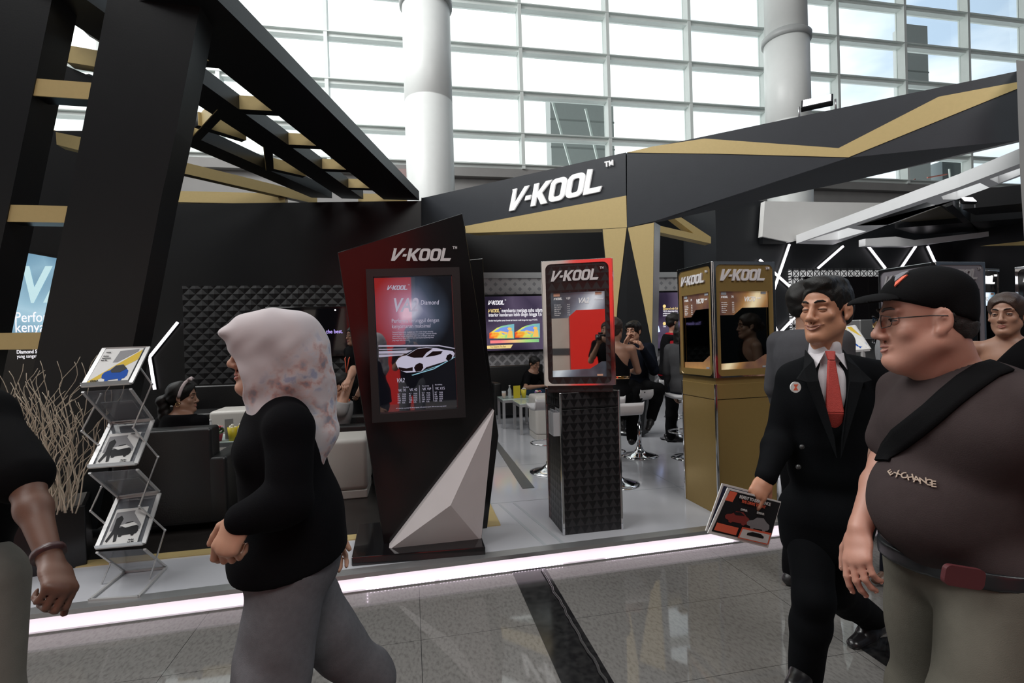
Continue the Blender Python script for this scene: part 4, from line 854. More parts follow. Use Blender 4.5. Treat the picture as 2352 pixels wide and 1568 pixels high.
def lath(nm, lab, c, prof, m, x, y, z, g=None, extra=()):
    t_ = thing(nm, lab, c, (x, y, z), group=g); q = MB(); q.lathe(prof, 20); obj(extra[0] if extra else 'body', q, m, t_, world=False)
    return t_
YEL = mat('yellow_cup', (.62, .50, .03), .45); CLR = mat('clear_plastic', (.7, .75, .78), .08, alpha=.4); JUI = mat('orange_juice', (.85, .36, .02), .2)
def cup(lab, x, y, z, m=YEL, h=.13): 
    t_ = lath('paper_cup', lab, 'cup', [(.033, 0), (.045, h), (.042, h), (.031, .005), (0, .005)], m, x, y, z, 'yellow snack cups', ('cup',))
    q = MB()
    r_ = random.Random(int(x*1000))
    for i in range(9): a = r_.uniform(0, 6.28); rr = r_.uniform(0, .028); q.sphere((rr*math.cos(a), rr*math.sin(a), h+r_.uniform(-.01, .018)), .015, 7, 5)
    obj('popcorn', q, mat('popcorn_white', (.7, .68, .6), .8), t_, world=False)
def bottle(lab, x, y, z): t_ = lath('water_bottle', lab, 'bottle', [(.028, 0), (.03, .02), (.03, .13), (.012, .17), (.012, .19), (0, .19)], CLR, x, y, z, 'clear water bottles', ('bottle_body',)); q = MB(); q.lathe([(.014, .185), (.014, .205), (0, .205)], 12); obj('cap', q, PW, t_, world=False)
def glass(lab, x, y, z): t_ = lath('juice_glass', lab, 'glass', [(.028, 0), (.036, .12), (.034, .12), (.026, .006), (0, .006)], CLR, x, y, z, None, ('tumbler',)); q = MB(); q.lathe([(0, .008), (.026, .008), (.032, .09), (0, .09)], 16); obj('juice', q, JUI, t_, world=False)
def flowers(lab, x, y, z, seed=3):
    t_ = thing('flower_pot', lab, 'flower pot', (x, y, z), 0, 'little flower pots on the tables'); q = MB(); q.lathe([(.03, 0), (.042, .07), (.038, .07), (.028, .01), (0, .01)], 16); obj('pot', q, mat('pot_red', (.25, .02, .05), .4), t_, world=False)
    r_ = random.Random(seed); q = MB()
    for i in range(26): a = r_.uniform(0, 6.28); rr = r_.uniform(0, .055); q.sphere((rr*math.cos(a), rr*math.sin(a), .08+r_.uniform(0, .05)), .013, 6, 4, sc=(1, 1, .6))
    obj('foliage', q, mat('leaf_green', (.05, .12, .04), .7), t_, world=False)
    for i, c in enumerate([(.45, .35, .6), (.6, .25, .2), (.6, .58, .5), (.35, .15, .45), (.6, .4, .35), (.5, .1, .1)]):
        a = i*1.05; q = MB()
        for k in range(6): q.sphere((.035*math.cos(a)+.011*math.cos(k*1.05), .035*math.sin(a)+.011*math.sin(k*1.05), .125+.008*(i % 3)), .011, 8, 5)
        obj('blossom', q, mat('petal%d' % i, c, .6), t_, world=False)
def menu(lab, x, y, z, m=YEL, h=.16, w=.08):
    t_ = thing('menu_stand', lab, 'menu card', (x, y, z), .3); q = MB(); q.box(-w/2, w/2, -.004, .004, 0.004, h); obj('card', q, m, t_, world=False); q = MB(); q.box(-w/2, w/2, -.02, .02, 0, .005); obj('foot', q, CLR, t_, world=False)
zt1 = .587
bottle('small water bottle at the left end of the lounge table', -1.95, 5.50, zt1); flowers('flower pot with a lilac blossom on the lounge table', -1.86, 5.44, zt1)
menu('dark framed menu stand beside the flower pot on the lounge table', -1.78, 5.50, zt1, PG, .20, .075)
cup('yellow popcorn cup left of its neighbour on the lounge table', -1.725, 5.42, zt1); cup('yellow popcorn cup at the right on the lounge table', -1.63, 5.43, zt1, h=.14)
z2 = .56
glass('glass of orange juice on the far glass table', 1.42, 7.95, z2); bottle('water bottle beside the orange juice', 1.52, 7.98, z2); menu('yellow menu card beside the water bottle', 1.62, 7.9, z2, YEL, .20, .12)
cup('yellow popcorn cup on the far glass table', 1.74, 7.95, z2); flowers('flower pot with purple and red blossoms on the near glass table', 1.87, 7.52, z2, 9)
def stool(label, x, y, rz=0, sh=.70):
    t_ = thing('bar_stool', label, 'bar stool', (x, y, .11), rz, 'chrome bar stools with white seats')
    q = MB(); q.lathe([(.21, 0), (.21, .008), (.17, .022), (.08, .045), (.04, .08), (.034, .11), (0, .11)], 36); obj('foot_disc', q, CHROME, t_, world=False)
    q = MB(); q.lathe([(.028, .09), (.028, .40), (.018, .40), (.018, sh-.03)], 20); obj('column', q, CHROME, t_, world=False)
    q = MB(); pts = [(.15*math.sin(a)*1.0, .15-.15*math.cos(a)+.02, .27) for a in [i*2*PI/20 for i in range(21)]]; q.tube(pts, .009, 8, cap=False); obj('footrest_ring', q, CHROME, t_, world=False)
    # curved shell seat
    q = MB(); n1 = 14; prof = []
    for i in range(n1+1):
        s = i/n1
        if s < .6: prof.append((.20-.36*s/.6, .0-.012*math.sin(PI*s/.6)))
        else: a = (s-.6)/.4; prof.append((-.16-.07*math.sin(a*1.4), .0+.085*a*a))
    up_ = []; lo_ = []
    for x_ in (-.19, -.17, 0, .17, .19):
        up_.append([(x_, y_, sh+z_+(.01 if abs(x_) > .18 else 0)) for y_, z_ in prof]); lo_.append([(x_*.97, y_, sh+z_-.035) for y_, z_ in prof])
    vs = [p for r in up_ for p in r]+[p for r in lo_ for p in r]; k = n1+1; fs = []
    for a in range(4):
        for b in range(n1): fs.append((a*k+b, (a+1)*k+b, (a+1)*k+b+1, a*k+b+1)); o = 5*k; fs.append((o+a*k+b, o+a*k+b+1, o+(a+1)*k+b+1, o+(a+1)*k+b))
    for b in range(n1): fs.append((b, b+1, 5*k+b+1, 5*k+b)); fs.append((4*k+b, 5*k+4*k+b, 5*k+4*k+b+1, 4*k+b+1))
    for a in range(4): fs.append((a*k, 5*k+a*k, 5*k+(a+1)*k, (a+1)*k)); fs.append((a*k+n1, (a+1)*k+n1, 5*k+(a+1)*k+n1, 5*k+a*k+n1))
    q.add(vs, fs, 0, True); obj('seat', q, mat('white_seat', (.62, .61, .62), .35), t_, world=False)
    return t_
for lab, x, y, rz in (('bar stool whose whole round foot shows between the two kiosks', 2.55, 5.50, math.radians(20)), ('bar stool under the woman in the grey jacket', 3.42, 6.24, math.radians(-30)), ('bar stool whose foot peeks out left of the gold kiosk', 3.04, 5.24, 0), ('bar stool whose chrome foot shows right of the black kiosk base', 1.86, 4.52, 0), ('bar stool whose dark foot shows just above another one beside the black kiosk', 1.90, 5.02, 0), ('bar stool whose foot peeks out left of the black kiosk', 1.38, 5.14, 0)):
    stool(lab, x, y, rz, sh=.72 if x < 2.5 and x > 2.0 or x > 2.9 else .70)
# second literature stand and coffee machine in the background at right
d2 = 3.9
A, B, C, D = P(1938, 752, d2), P(1962, 748, d2), P(1965, 806, d2-.2), P(1998, 803, d2-.25); n = (B-A).cross(C-A).normalized(); n = n if n.dot(CF) < 0 else -n
t_ = thing('brochure_stand', 'yellow and blue print on a stand between the two men', 'brochure stand', (D.x, D.y, .11))
paper('p', 'x', A, B, C, D, n, [PW, ('yellow_band', PY, [(0, .05), (.6, .05), (.95, .5), (.1, .6)]), ('car_picture', PB, CARP(.15, .55, .8, .4))], [], par=t_)
m_ = MB(); m_.bar(A, C, .012); m_.bar(B, D, .016); m_.bar(C, D, .016); m_.bar((C+D)/2, V((D.x, D.y, .11)), .02); m_.box(D.x-.15, D.x+.15, D.y-.1, D.y+.1, .11, .13); obj('stand_frame', m_, WAL, t_)
q0 = P(1976, 722, 6.0); t_ = thing('coffee_machine', 'small chrome coffee machine glimpsed between the two men', 'coffee machine', (q0.x, q0.y, .95))
m_ = MB(); m_.box(q0.x, q0.x+.36, q0.y, q0.y+.3, .95+.43, .95+.66); m_.box(q0.x, q0.x+.36, q0.y+.15, q0.y+.3, .95+.02, .95+.45); obj('body', m_, mat('machine_grey', (.3, .3, .3), .3, metal=.6), t_, bevel=.01)
m_ = MB(); m_.box(q0.x, q0.x+.36, q0.y, q0.y+.3, .95, .99); obj('drip_tray', m_, BLK, t_); m_ = MB(); m_.tube([(q0.x+.1, q0.y+.08, 1.38), (q0.x+.1, q0.y+.08, 1.32)], .02); m_.tube([(q0.x+.25, q0.y+.08, 1.38), (q0.x+.25, q0.y+.08, 1.32)], .02); obj('spouts', m_, CHROME, t_)
m_ = MB(); m_.box(q0.x-.5, q0.x+.8, q0.y-.1, q0.y+.5, .11, .95); tag(obj('service_counter', m_, BLKS), 'black counter carrying the coffee machine', 'counter')
# ================================================================ SMOOTH BODY MODELLER (distance fields -> one continuous surface)
F32 = np.float32
def nv(v): v = np.array(v, float); return v/(np.linalg.norm(v)+1e-9)
class Sdf:
    def __init__(s): s.p = []
    def add(s, kind, data, k=.02, op='u'): s.p.append((kind, data, k, op)); return s
    def cone(s, a, b, ra, rb, k=.02, op='u', side=None, flat=1.0):
        return s.add('c', (np.array(a, float), np.array(b, float), ra, rb, None if side is None else nv(side), flat), k, op)
    def chain(s, pts, rs, k=.02, side=None, flat=1.0):
        for i in range(len(pts)-1): s.cone(pts[i], pts[i+1], rs[i], rs[i+1], k, 'u', side, flat)
        return s
    def ell(s, c, r, R=None, k=.02, op='u'): return s.add('e', (np.array(c, float), np.array(r, float), np.eye(3) if R is None else np.array(R, float)), k, op)
    def cut(s, p, n, k=.006): return s.add('p', (np.array(p, float), nv(n)), k, 'cut')   # removes the side n points to
    def noise(s, amp, fr, seed=0, n=5, aniso=(1, 1, 1)): s.p.append(('n', (amp, fr, seed, n, aniso), 0, 'n')); return s
    def bounds(s, kind, d, k):
        if kind == 'c': a, b, ra, rb = d[:4]; r = max(ra, rb)*max(1, 1 if d[5] <= 1 else d[5])+k; return np.minimum(a, b)-r, np.maximum(a, b)+r
        c, r, R = d; q = max(r)+k; return c-q, c+q
    def mesh(s, res):
        bb = [s.bounds(k_, d, k) for k_, d, k, op in s.p if op == 'u']
        lo = np.min([b[0] for b in bb], 0)-res*3; hi = np.max([b[1] for b in bb], 0)+res*3
        n = np.ceil((hi-lo)/res).astype(int)+1; F = np.full(n, .2, F32)
        ax = [(lo[i]+np.arange(n[i])*res).astype(F32) for i in range(3)]
        for kind, d, k, op in s.p:
            if kind == 'n':
                amp, fr, seed, m, an = d; r_ = np.random.RandomState(seed); X, Y, Z = ax[0][:, None, None], ax[1][None, :, None], ax[2][None, None, :]; N = 0
                for i in range(m):
                    w = r_.normal(size=3); w = w/np.linalg.norm(w)*fr*(.6+.9*r_.rand())*np.array(an); ph = r_.rand()*6.28; N = N+np.sin(w[0]*X+w[1]*Y+w[2]*Z+ph+1.3*np.sin(w[1]*.7*X+w[0]*.7*Z+ph))
                F += (amp/math.sqrt(m)*N).astype(F32); continue
            if kind == 'p':
                p, nn = d; D = ((ax[0]-p[0])*nn[0])[:, None, None]+((ax[1]-p[1])*nn[1])[None, :, None]+((ax[2]-p[2])*nn[2])[None, None, :]
                h = np.clip(.5-.5*(D-F)/k, 0, 1) if k else 0; F = np.maximum(F, D) if not k else (D*(1-h)+F*h+k*h*(1-h)).astype(F32); continue
            a, b = s.bounds(kind, d, k+res*2+.02)
            i0 = np.maximum(np.floor((a-lo)/res).astype(int), 0); i1 = np.minimum(np.ceil((b-lo)/res).astype(int)+1, n)
            if (i1 <= i0).any(): continue
            sl = tuple(slice(i0[i], i1[i]) for i in range(3))
            x = ax[0][sl[0]][:, None, None]; y = ax[1][sl[1]][None, :, None]; z = ax[2][sl[2]][None, None, :]
            if kind == 'c':
                A, B, ra, rb, side, flat = d; x = x-F32(A[0]); y = y-F32(A[1]); z = z-F32(A[2]); AB = B-A; sc = 1.0
                if side is not None:
                    sd = side; q = (x*sd[0]+y*sd[1]+z*sd[2])*(1/flat-1); x = x+q*sd[0]; y = y+q*sd[1]; z = z+q*sd[2]; AB = AB+(1/flat-1)*AB.dot(sd)*sd; sc = min(1, flat)
                L = AB.dot(AB)+1e-9; t = np.clip((x*AB[0]+y*AB[1]+z*AB[2])/L, 0, 1)
                D = np.sqrt((x-t*AB[0])**2+(y-t*AB[1])**2+(z-t*AB[2])**2)-(ra+(rb-ra)*t); D = D*sc
            else:
                c, r, R = d; x = x-F32(c[0]); y = y-F32(c[1]); z = z-F32(c[2])
                u = x*R[0, 0]+y*R[0, 1]+z*R[0, 2]; v = x*R[1, 0]+y*R[1, 1]+z*R[1, 2]; w = x*R[2, 0]+y*R[2, 1]+z*R[2, 2]
                k0 = np.sqrt((u/r[0])**2+(v/r[1])**2+(w/r[2])**2); k1 = np.sqrt((u/r[0]**2)**2+(v/r[1]**2)**2+(w/r[2]**2)**2)+1e-6; D = k0*(k0-1)/k1
            f = F[sl]; D = D.astype(F32)
            if op == 'u': h = np.clip(.5+.5*(D-f)/k, 0, 1); F[sl] = D+(f-D)*h-k*h*(1-h)
            elif op == 's': D = -D; h = np.clip(.5-.5*(D-f)/k, 0, 1); F[sl] = D+(f-D)*h+k*h*(1-h)
        return surface_net(F, lo, res)
def surface_net(F, lo, res):
    S = F < 0; n = F.shape
    c = [S[i:n[0]-1+i, j:n[1]-1+j, k:n[2]-1+k] for i in (0, 1) for j in (0, 1) for k in (0, 1)]
    an = c[0].copy(); al = c[0].copy()
    for q in c[1:]: an |= q; al &= q
    act = an & ~al; idx = np.argwhere(act); m = len(idx)
    if not m: return [], []
    ID = np.full(act.shape, -1, np.int32); ID[act] = np.arange(m)
    off = [(i, j, k) for i in (0, 1) for j in (0, 1) for k in (0, 1)]
    V8 = np.stack([F[idx[:, 0]+o[0], idx[:, 1]+o[1], idx[:, 2]+o[2]] for o in off], 1)
    P_ = np.zeros((m, 3)); C = np.zeros(m)
    for a in range(8):
        for b in range(a+1, 8):
            oa, ob = np.array(off[a]), np.array(off[b])
            if abs(oa-ob).sum() != 1: continue
            fa, fb = V8[:, a], V8[:, b]; cr = (fa < 0) != (fb < 0); t = np.where(cr, fa/(fa-fb+1e-12*(fa == fb)), 0)
            P_ += np.where(cr[:, None], oa+t[:, None]*(ob-oa), 0); C += cr
    verts = lo+(idx+P_/C[:, None])*res
    quads = []
    for ax_ in range(3):
        sh = [slice(1, n[i]-1) for i in range(3)]; sh2 = list(sh); sh[ax_] = slice(0, n[ax_]-1); sh2[ax_] = slice(1, n[ax_])
        a, b = S[tuple(sh)], S[tuple(sh2)]; e = np.argwhere(a != b); sgn = a[a != b]
        if not len(e): continue
        base = e.copy()
        for i in range(3):
            if i != ax_: base[:, i] += 1
        u, v = [i for i in range(3) if i != ax_]
        def g(du, dv): q = base.copy(); q[:, u] -= du; q[:, v] -= dv; return ID[q[:, 0], q[:, 1], q[:, 2]]
        Q = np.stack([g(1, 1), g(0, 1), g(0, 0), g(1, 0)], 1); flip = sgn if ax_ != 1 else ~sgn
        Q[~flip] = Q[~flip][:, ::-1]; quads.append(Q)
    return verts, np.concatenate(quads)
def sdf_obj(name, s, res, m, parent, smooth_it=0, weights=None):
    v, q = s.mesh(res)
    L = np.array(parent_loc(parent)) if parent is not None else np.zeros(3)
    me = bpy.data.meshes.new(name); me.vertices.add(len(v)); me.vertices.foreach_set('co', (np.asarray(v)-L).astype(F32).ravel())
    me.loops.add(len(q)*4); me.loops.foreach_set('vertex_index', np.asarray(q, np.int32).ravel()); me.polygons.add(len(q))
    me.polygons.foreach_set('loop_start', np.arange(len(q), dtype=np.int32)*4); me.polygons.foreach_set('loop_total', np.full(len(q), 4, np.int32))
    me.update(calc_edges=True); me.validate(); me.polygons.foreach_set('use_smooth', [True]*len(me.polygons))
    for x in (m if isinstance(m, list) else [m]): me.materials.append(x)
    o = bpy.data.objects.new(name, me); COL.objects.link(o); o.parent = parent
    sm = o.modifiers.new('relax', 'SMOOTH'); sm.factor = .5; sm.iterations = 2+smooth_it
    return o
def npv(v): return np.array(v, float)
def rotm(f, up=(0, 0, 1)):
    """head frame: columns right, forward, up (forward = facing)"""
    f = nv(f); r = nv(np.cross(f, up)); u = np.cross(r, f); return np.stack([r, f, u], 1)
def face_dir(yaw, pitch=0, base=None):
    """yaw in degrees measured from 'towards the camera'; positive turns to the right of the picture"""
    t = -npv(_F0); r = npv(_R0); a = math.radians(yaw); d = t*math.cos(a)+r*math.sin(a); return nv(d*math.cos(math.radians(pitch))+np.array([0, 0, math.sin(math.radians(pitch))]))
class Head:
    def __init__(s, c, f, sc=1.0, up=(0, 0, 1)): s.c = npv(c); s.R = rotm(f, up); s.s = sc
    def __call__(s, x, y, z): return s.c+s.R @ (np.array([x, y, z])*s.s)
    def ax(s, x, y, z): return s.R @ np.array([x, y, z], float)
def add_head(S, H, male=True, fat=0.0, smile=0.0, detail=True, jaw=1.0, open_=0.0, nose=1.0, shut=.25, ears=True):
    s = H.s; RT = H.R.T
    def E(c, r, k=.02, op='u', R=None): S.ell(H(*c), np.array(r)*s, RT if R is None else R @ RT, k*s, op)
    E((0, -.018, .045), (.074, .092, .082)); E((0, .030, .045), (.064, .060, .062)); E((0, .030, -.030), (.058+fat*.5, .060, .082), .03)
    E((0, .02, -.065), (.050*jaw+fat, .055, .045+fat*.3), .03)
    S.cone(H(0, .066, -.104), H(0, .05, -.102), .022*s, .026*s, .03*s)
    for q in (-1, 1):
        S.cone(H(q*.052*jaw+q*fat*.5, .0, -.055), H(q*.018, .066, -.104), .020*s, .016*s, .028*s)
        E((q*(.040+fat*.4), .062, -.024+smile*.006), (.021+smile*.005, .018, .018), .02)
    if detail:
        for q in (-1, 1):
            S.cone(H(q*.012, .090, .030), H(q*.046, .076, .031), .0075*s, .007*s, .012*s)
            E((q*.031, .096, .008), (.017, .014, .0105), .012, 's')
        S.cone(H(0, .088, .022), H(0, .108*1.0, -.026), .008*s*nose, .0105*s*nose, .010*s); E((0, .110, -.031), (.0125*nose, .012, .0105), .010)
        for q in (-1, 1): E((q*.0135*nose, .098, -.036), (.0085*nose, .012, .0085), .008); E((q*.007, .105, -.044), (.0038, .006, .003), .003, 's')
        # mouth
        mw = .024+smile*.011; up = smile*.009
        for q in (-1, 1):
            S.cone(H(0, .0965, -.060), H(q*mw, .084-smile*.003, -.0615+up), .0052*s, .0035*s, .006*s)
            S.cone(H(0, .0950, -.0715-open_*.006), H(q*mw*.85, .084, -.067+up), .0062*s, .0038*s, .006*s)
            S.cone(H(q*.005, .0985, -.044), H(q*.006, .0965, -.055), .003*s, .003*s, .006*s)
        S.cone(H(-mw*.9, .0905, -.0655+up), H(0, .1025, -.0660-open_*.003), .0014*s, .0022*s+open_*.002, .003*s, 's'); S.cone(H(mw*.9, .0905, -.0655+up), H(0, .1025, -.0660-open_*.003), .0014*s, .0022*s+open_*.002, .003*s, 's')
        E((0, .084, -.099), (.019, .016, .015), .014)
        if smile:
            for q in (-1, 1): S.cone(H(q*.021, .092, -.038), H(q*.037, .078, -.066), .0022*s, .0025*s, .006*s, 's')
    else:
        S.cone(H(0, .086, .02), H(0, .106, -.028), .010*s, .014*s, .012*s)
        for q in (-1, 1): E((q*.031, .094, .008), (.015, .011, .009), .012, 's')
        S.cone(H(-.016, .088, -.064), H(.016, .088, -.064), .007*s, .007*s, .01*s)
    for q in ((-1, 1) if ears else ()):   # ears
        b = np.array([[math.cos(q*.45), math.sin(q*.45), 0], [-math.sin(q*.45), math.cos(q*.45), 0], [0, 0, 1]])
        E((q*.080, -.008, .002), (.0075, .019, .031), .008, 'u', b)
        if detail: E((q*.088, -.005, .006), (.006, .011, .020), .006, 's', b); E((q*.083, -.006, .008), (.004, .006, .006), .004, 'u'); E((q*.079, .002, -.027), (.007, .010, .011), .008)
    return S
def add_neck(S, H, base, r=.056):
    S.cone(H(0, -.022, -.045), npv(base)+np.array([0, 0, .0]), r*H.s*.98, r*1.08, .03); S.cone(H(0, .02, -.085), npv(base)+H.ax(0, .03, 0), .028*H.s, .03, .03)
def face_bits(H, t_, eye=(.02, .012, .01), brow=None, lip=(.35, .12, .10), smile=0.0, shut=0.0, detail=True, sk=None, browt=.0036, open_=0.0):
    def mk(nm, mb, m): return obj(nm, mb, m, t_)
    EYE = mat('eye_white', (.34, .30, .28), .3); IR = mat('iris_dark', (.012, .007, .005), .08)
    LID = sk or SK_D
    for q in (-1, 1):
        cx, cy, cz, rr = q*.031, .0755, .0060, .0125
        m_ = MB(); c = H(cx, cy, cz); m_.sphere(c, rr*H.s, 14, 10); e_ = mk('eye', m_, EYE)
        m_ = MB(); d = H.ax(0, 1, 0); m_.sphere(c+d*.0064*H.s, .0070*H.s, 12, 8); obj('iris', m_, IR, e_)
        lo_, hi_ = -16+shut*11, 15-shut*15
        for e0, e1, nm in ((hi_, 88, 'upper_eyelid'), (-88, lo_, 'lower_eyelid')):
            vs = []; fs = []; n1, n2 = 6, 12
            for i in range(n1+1):
                th = math.radians(e0+(e1-e0)*i/n1)
                for j in range(n2+1):
                    ph = math.radians(-88+176*j/n2); ed = abs(-88+176*j/n2)/88; tt_ = th
                    if nm[0] == 'u' and i == 0: tt_ = th-math.radians(9*ed**3)
                    if nm[0] == 'l' and i == n1: tt_ = th+math.radians(9*ed**3)
                    R_ = .0142; vs.append(H(cx+R_*math.cos(tt_)*math.sin(ph)*1.25, cy+R_*math.cos(tt_)*math.cos(ph), cz+R_*math.sin(tt_)))
            for i in range(n1):
                for j in range(n2): fs.append((i*(n2+1)+j, i*(n2+1)+j+1, (i+1)*(n2+1)+j+1, (i+1)*(n2+1)+j))
            m_ = MB(); m_.add(vs, fs, 0, True); mk(nm, m_, LID)
        if detail:
            th = math.radians(hi_); m_ = MB(); m_.tube([H(cx+.0146*math.cos(th)*math.sin(p_)*1.25, cy+.0146*math.cos(th)*math.cos(p_), cz+.0146*math.sin(th-math.radians(6*(abs(p_)/1.4)**3))) for p_ in [-1.35+2.7*i/10 for i in range(11)]], [.0005, .0008, .0011, .0013, .0014, .0014, .0014, .0013, .0011, .0008, .0005], 6); mk('eyelash', m_, mat('lash_dark', (.01, .006, .005), .6))
        b = MB(); bt = brow or mat('hair_black', (.008, .006, .005), .5)
        b.tube([H(q*.012, .0985, .031), H(q*.024, .0975, .037), H(q*.038, .0885, .038), H(q*.050, .0765, .032)], [browt*.7*H.s, browt*H.s, browt*.9*H.s, browt*.3*H.s], 8); mk('eyebrow', b, bt)
    mw = .022+smile*.011; up = smile*.009; o = .0
    m_ = MB()
    m_.tube([H(-mw, .0865-smile*.003, -.0625+up), H(-mw*.45, .0965, -.0598+up*.3), H(0, .0998, -.0615), H(mw*.45, .0965, -.0598+up*.3), H(mw, .0865-smile*.003, -.0625+up)], [.0012, .0030, .0034, .0030, .0012], 8)
    m_.tube([H(-mw*.9, .0865, -.0655+up), H(-mw*.4, .0965, -.0705+up*.2-open_*.005), H(0, .0985, -.0722-open_*.006), H(mw*.4, .0965, -.0705+up*.2-open_*.005), H(mw*.9, .0865, -.0655+up)], [.0012, .0036, .0044, .0036, .0012], 8)
    mk('lips', m_, mat('lips_%d_%d' % (int(lip[0]*100), int(lip[1]*100)), lip, .45))
def add_hand(S, w, d, palm, side, curl=(.35, .45, .5, .55), s=1.0, spread=.05, thumb=.6, seg_out=None, r=.0082):
    """w wrist, d direction of fingers, palm = direction the palm faces, side: +1 thumb on d x palm side"""
    w = npv(w); d = nv(d); p = npv(palm); p = nv(p-d*d.dot(p)); t = np.cross(d, p)*side   # t: towards the thumb
    pc = w+d*.048*s; R = np.stack([t, d, p]); S.ell(pc, np.array([.038, .052, .016])*s, R, .012*s)
    S.ell(w+d*.078*s, np.array([.037, .020, .013])*s, R, .012*s); S.cone(w-d*.01, w+d*.03*s, .023*s, .024*s, .015*s, 'u', p, .72)
    S.ell(w+d*.035*s+t*.024*s+p*.008*s, np.array([.014, .028, .015])*s, R, .012*s)
    outs = []
    for i in range(4):
        o = (.0285, .0095, -.0095, -.0270)[i]*s; L = np.array((.043, .026, .021))*s*(.94, 1.04, .98, .80)[i]; c = curl[i]*1.25; a = 0
        q = w+d*(.086, .091, .088, .080)[i]*s+t*o; ang = spread*(1.5-i); dd = nv(d*math.cos(ang)+t*math.sin(ang)); rr = r*s*(1, 1.03, 1, .88)[i]; pts = [q]
        for j in range(3): a += c*(.9, 1.1, .8)[j]; q = q+(dd*math.cos(a)+p*math.sin(a))*L[j]; pts.append(q)
        S.cone(w+d*.05*s+t*o*.8, pts[0], rr*1.05, rr*1.12, .007*s)
        for j in range(3): S.cone(pts[j], pts[j+1], rr*(1.1-.08*j), rr*(1.0-.1*j), .0035*s)
        outs.append(pts)
    q0 = w+d*.022*s+t*.026*s+p*.006*s; td = nv(d*.62+t*(1.0-thumb*.5)+p*thumb*.7); q1 = q0+td*.040*s; td2 = nv(d*.85+t*(.5-thumb*.4)+p*thumb*.7); q2 = q1+td2*.032*s; td3 = nv(td2+d*.15); q3 = q2+td3*.024*s
    S.cone(q0, q1, .0145*s, .0115*s, .010*s); S.cone(q1, q2, .0112*s, .0102*s, .004*s); S.cone(q2, q3, .0102*s, .0085*s, .004*s); outs.append([q0, q1, q2, q3])
    return outs
def nails(outs, t_, palm, s=1.0):
    m_ = MB()
    for pts in outs:
        a, b = V(pts[-2]), V(pts[-1]); d = (b-a).normalized(); p = V(palm); p = (p-d*p.dot(d)); 
        if p.length < .05: continue
        p.normalize(); x = d.cross(p); c = b-p*.0058*s-d*.003*s; m_.sphere(c, .0036*s, 8, 6)
    obj('fingernails', m_, mat('nail', (.46, .25, .19), .3), t_)
def torso(S, J, infl=0.0, k=.035, belly=0.0, bust=0.0, wide=1.0, deep=1.0, hips=1.0):
    """J: dict with pel, waist, chest, neck, shR, shL, hipR, hipL"""
    lat = nv(J['shR']-J['shL']); up = nv(J['neck']-J['waist']); fw = nv(np.cross(up, lat)); R = np.stack([lat, fw, nv(np.cross(lat, fw))])
    lat2 = nv(J['hipR']-J['hipL']); up2 = nv(J['waist']-J['pel']); fw2 = nv(np.cross(up2, lat2)); R2 = np.stack([lat2, fw2, nv(np.cross(lat2, fw2))])
    i = infl; sw = np.linalg.norm(J['shR']-J['shL'])/2
    S.ell(J['chest']+R[2]*.01, (sw*.92*wide+i, .112*deep+i, .165+i), R, k); S.ell(J['chest']+R[2]*.105-R[1]*.008, (sw*.80+i, .085+i, .07+i), R, k)
    S.ell((J['waist']+J['chest'])/2, (sw*.80*wide+i, .100*deep+i, .14+i), R, k); S.ell(J['waist'], (sw*.78*wide+i, .098*deep+i, .13+i), R2, k)
    S.ell(J['pel'], (sw*.86*hips+i, .108*deep+i, .115+i), R2, k)
    S.ell(J['pel']-R2[1]*.035-R2[2]*.035, (sw*.75*hips+i, .095+i, .095+i), R2, k)
    if belly: S.ell(J['waist']+R2[1]*belly*.55+R2[2]*.03, (sw*.80*wide+i, .10+belly*.55+i, .15+i), R2, .05)
    if bust:
        for q in (-1, 1): S.ell(J['chest']+R[0]*q*.065+R[1]*(.075+bust*.3)+R[2]*.01, (.055+i, .045+bust+i, .055+i), R, .03)
    for a in ('shR', 'shL'): S.cone(J['neck']-np.array([0, 0, .02]), J[a]+np.array([0, 0, .005]), .045+i, .050+i, k)
    return R, R2
def arm(S, J, q, infl=0.0, upto=1.0, k=.02, r=1.0, start=0.0):
    a, b, c = J['sh'+q], J['el'+q], J['wr'+q]; i = infl
    S.cone(a, b, .052*r+i, .040*r+i, .03)
    if upto > .5:
        e = b+(c-b)*min(1, (upto-.5)*2); m_ = b+(c-b)*min(.3, (upto-.5)*2*.3)
        S.cone(b, m_, .040*r+i, .041*r+i, k); S.cone(m_, e, .041*r+i, (.041+(.026-.041)*min(1, (upto-.5)*2))*r+i, k)
def leg(S, J, q, infl=0.0, k=.03, r=1.0, taper=1.0, flare=0.0):
    a, b, c = J['hip'+q], J['kn'+q], J['an'+q]; i = infl
    S.cone(a, b, .082*r+i, .056*r+i+flare*.6, k); m_ = b+(c-b)*.35
    S.cone(b, m_, .056*r+i+flare*.6, .054*r+i+flare*.8, k); S.cone(m_, c, .054*r+i+flare*.8, .036*r+i*taper+flare, k)
def foot(S, an, toe, r=1.0, k=.015):
    an = npv(an); toe = npv(toe); d = nv(toe-an); h = nv(np.array([d[0], d[1], 0]) if abs(d[2]) < .95 else d)
    heel = an-(toe-an)*.28; heel = heel+(toe-heel)*.0; heel[2] = min(an[2], heel[2]) if abs(d[2]) > .5 else toe[2]+.008
    S.cone(an, heel, .036*r, .030*r, k); S.cone(heel, (heel+toe)/2, .030*r, .036*r, k); S.cone((heel+toe)/2, toe, .036*r, .028*r, k, 'u', (0, 0, 1), .8); S.cone(an, (an+toe)/2, .034*r, .030*r, k)
SCALP = {}
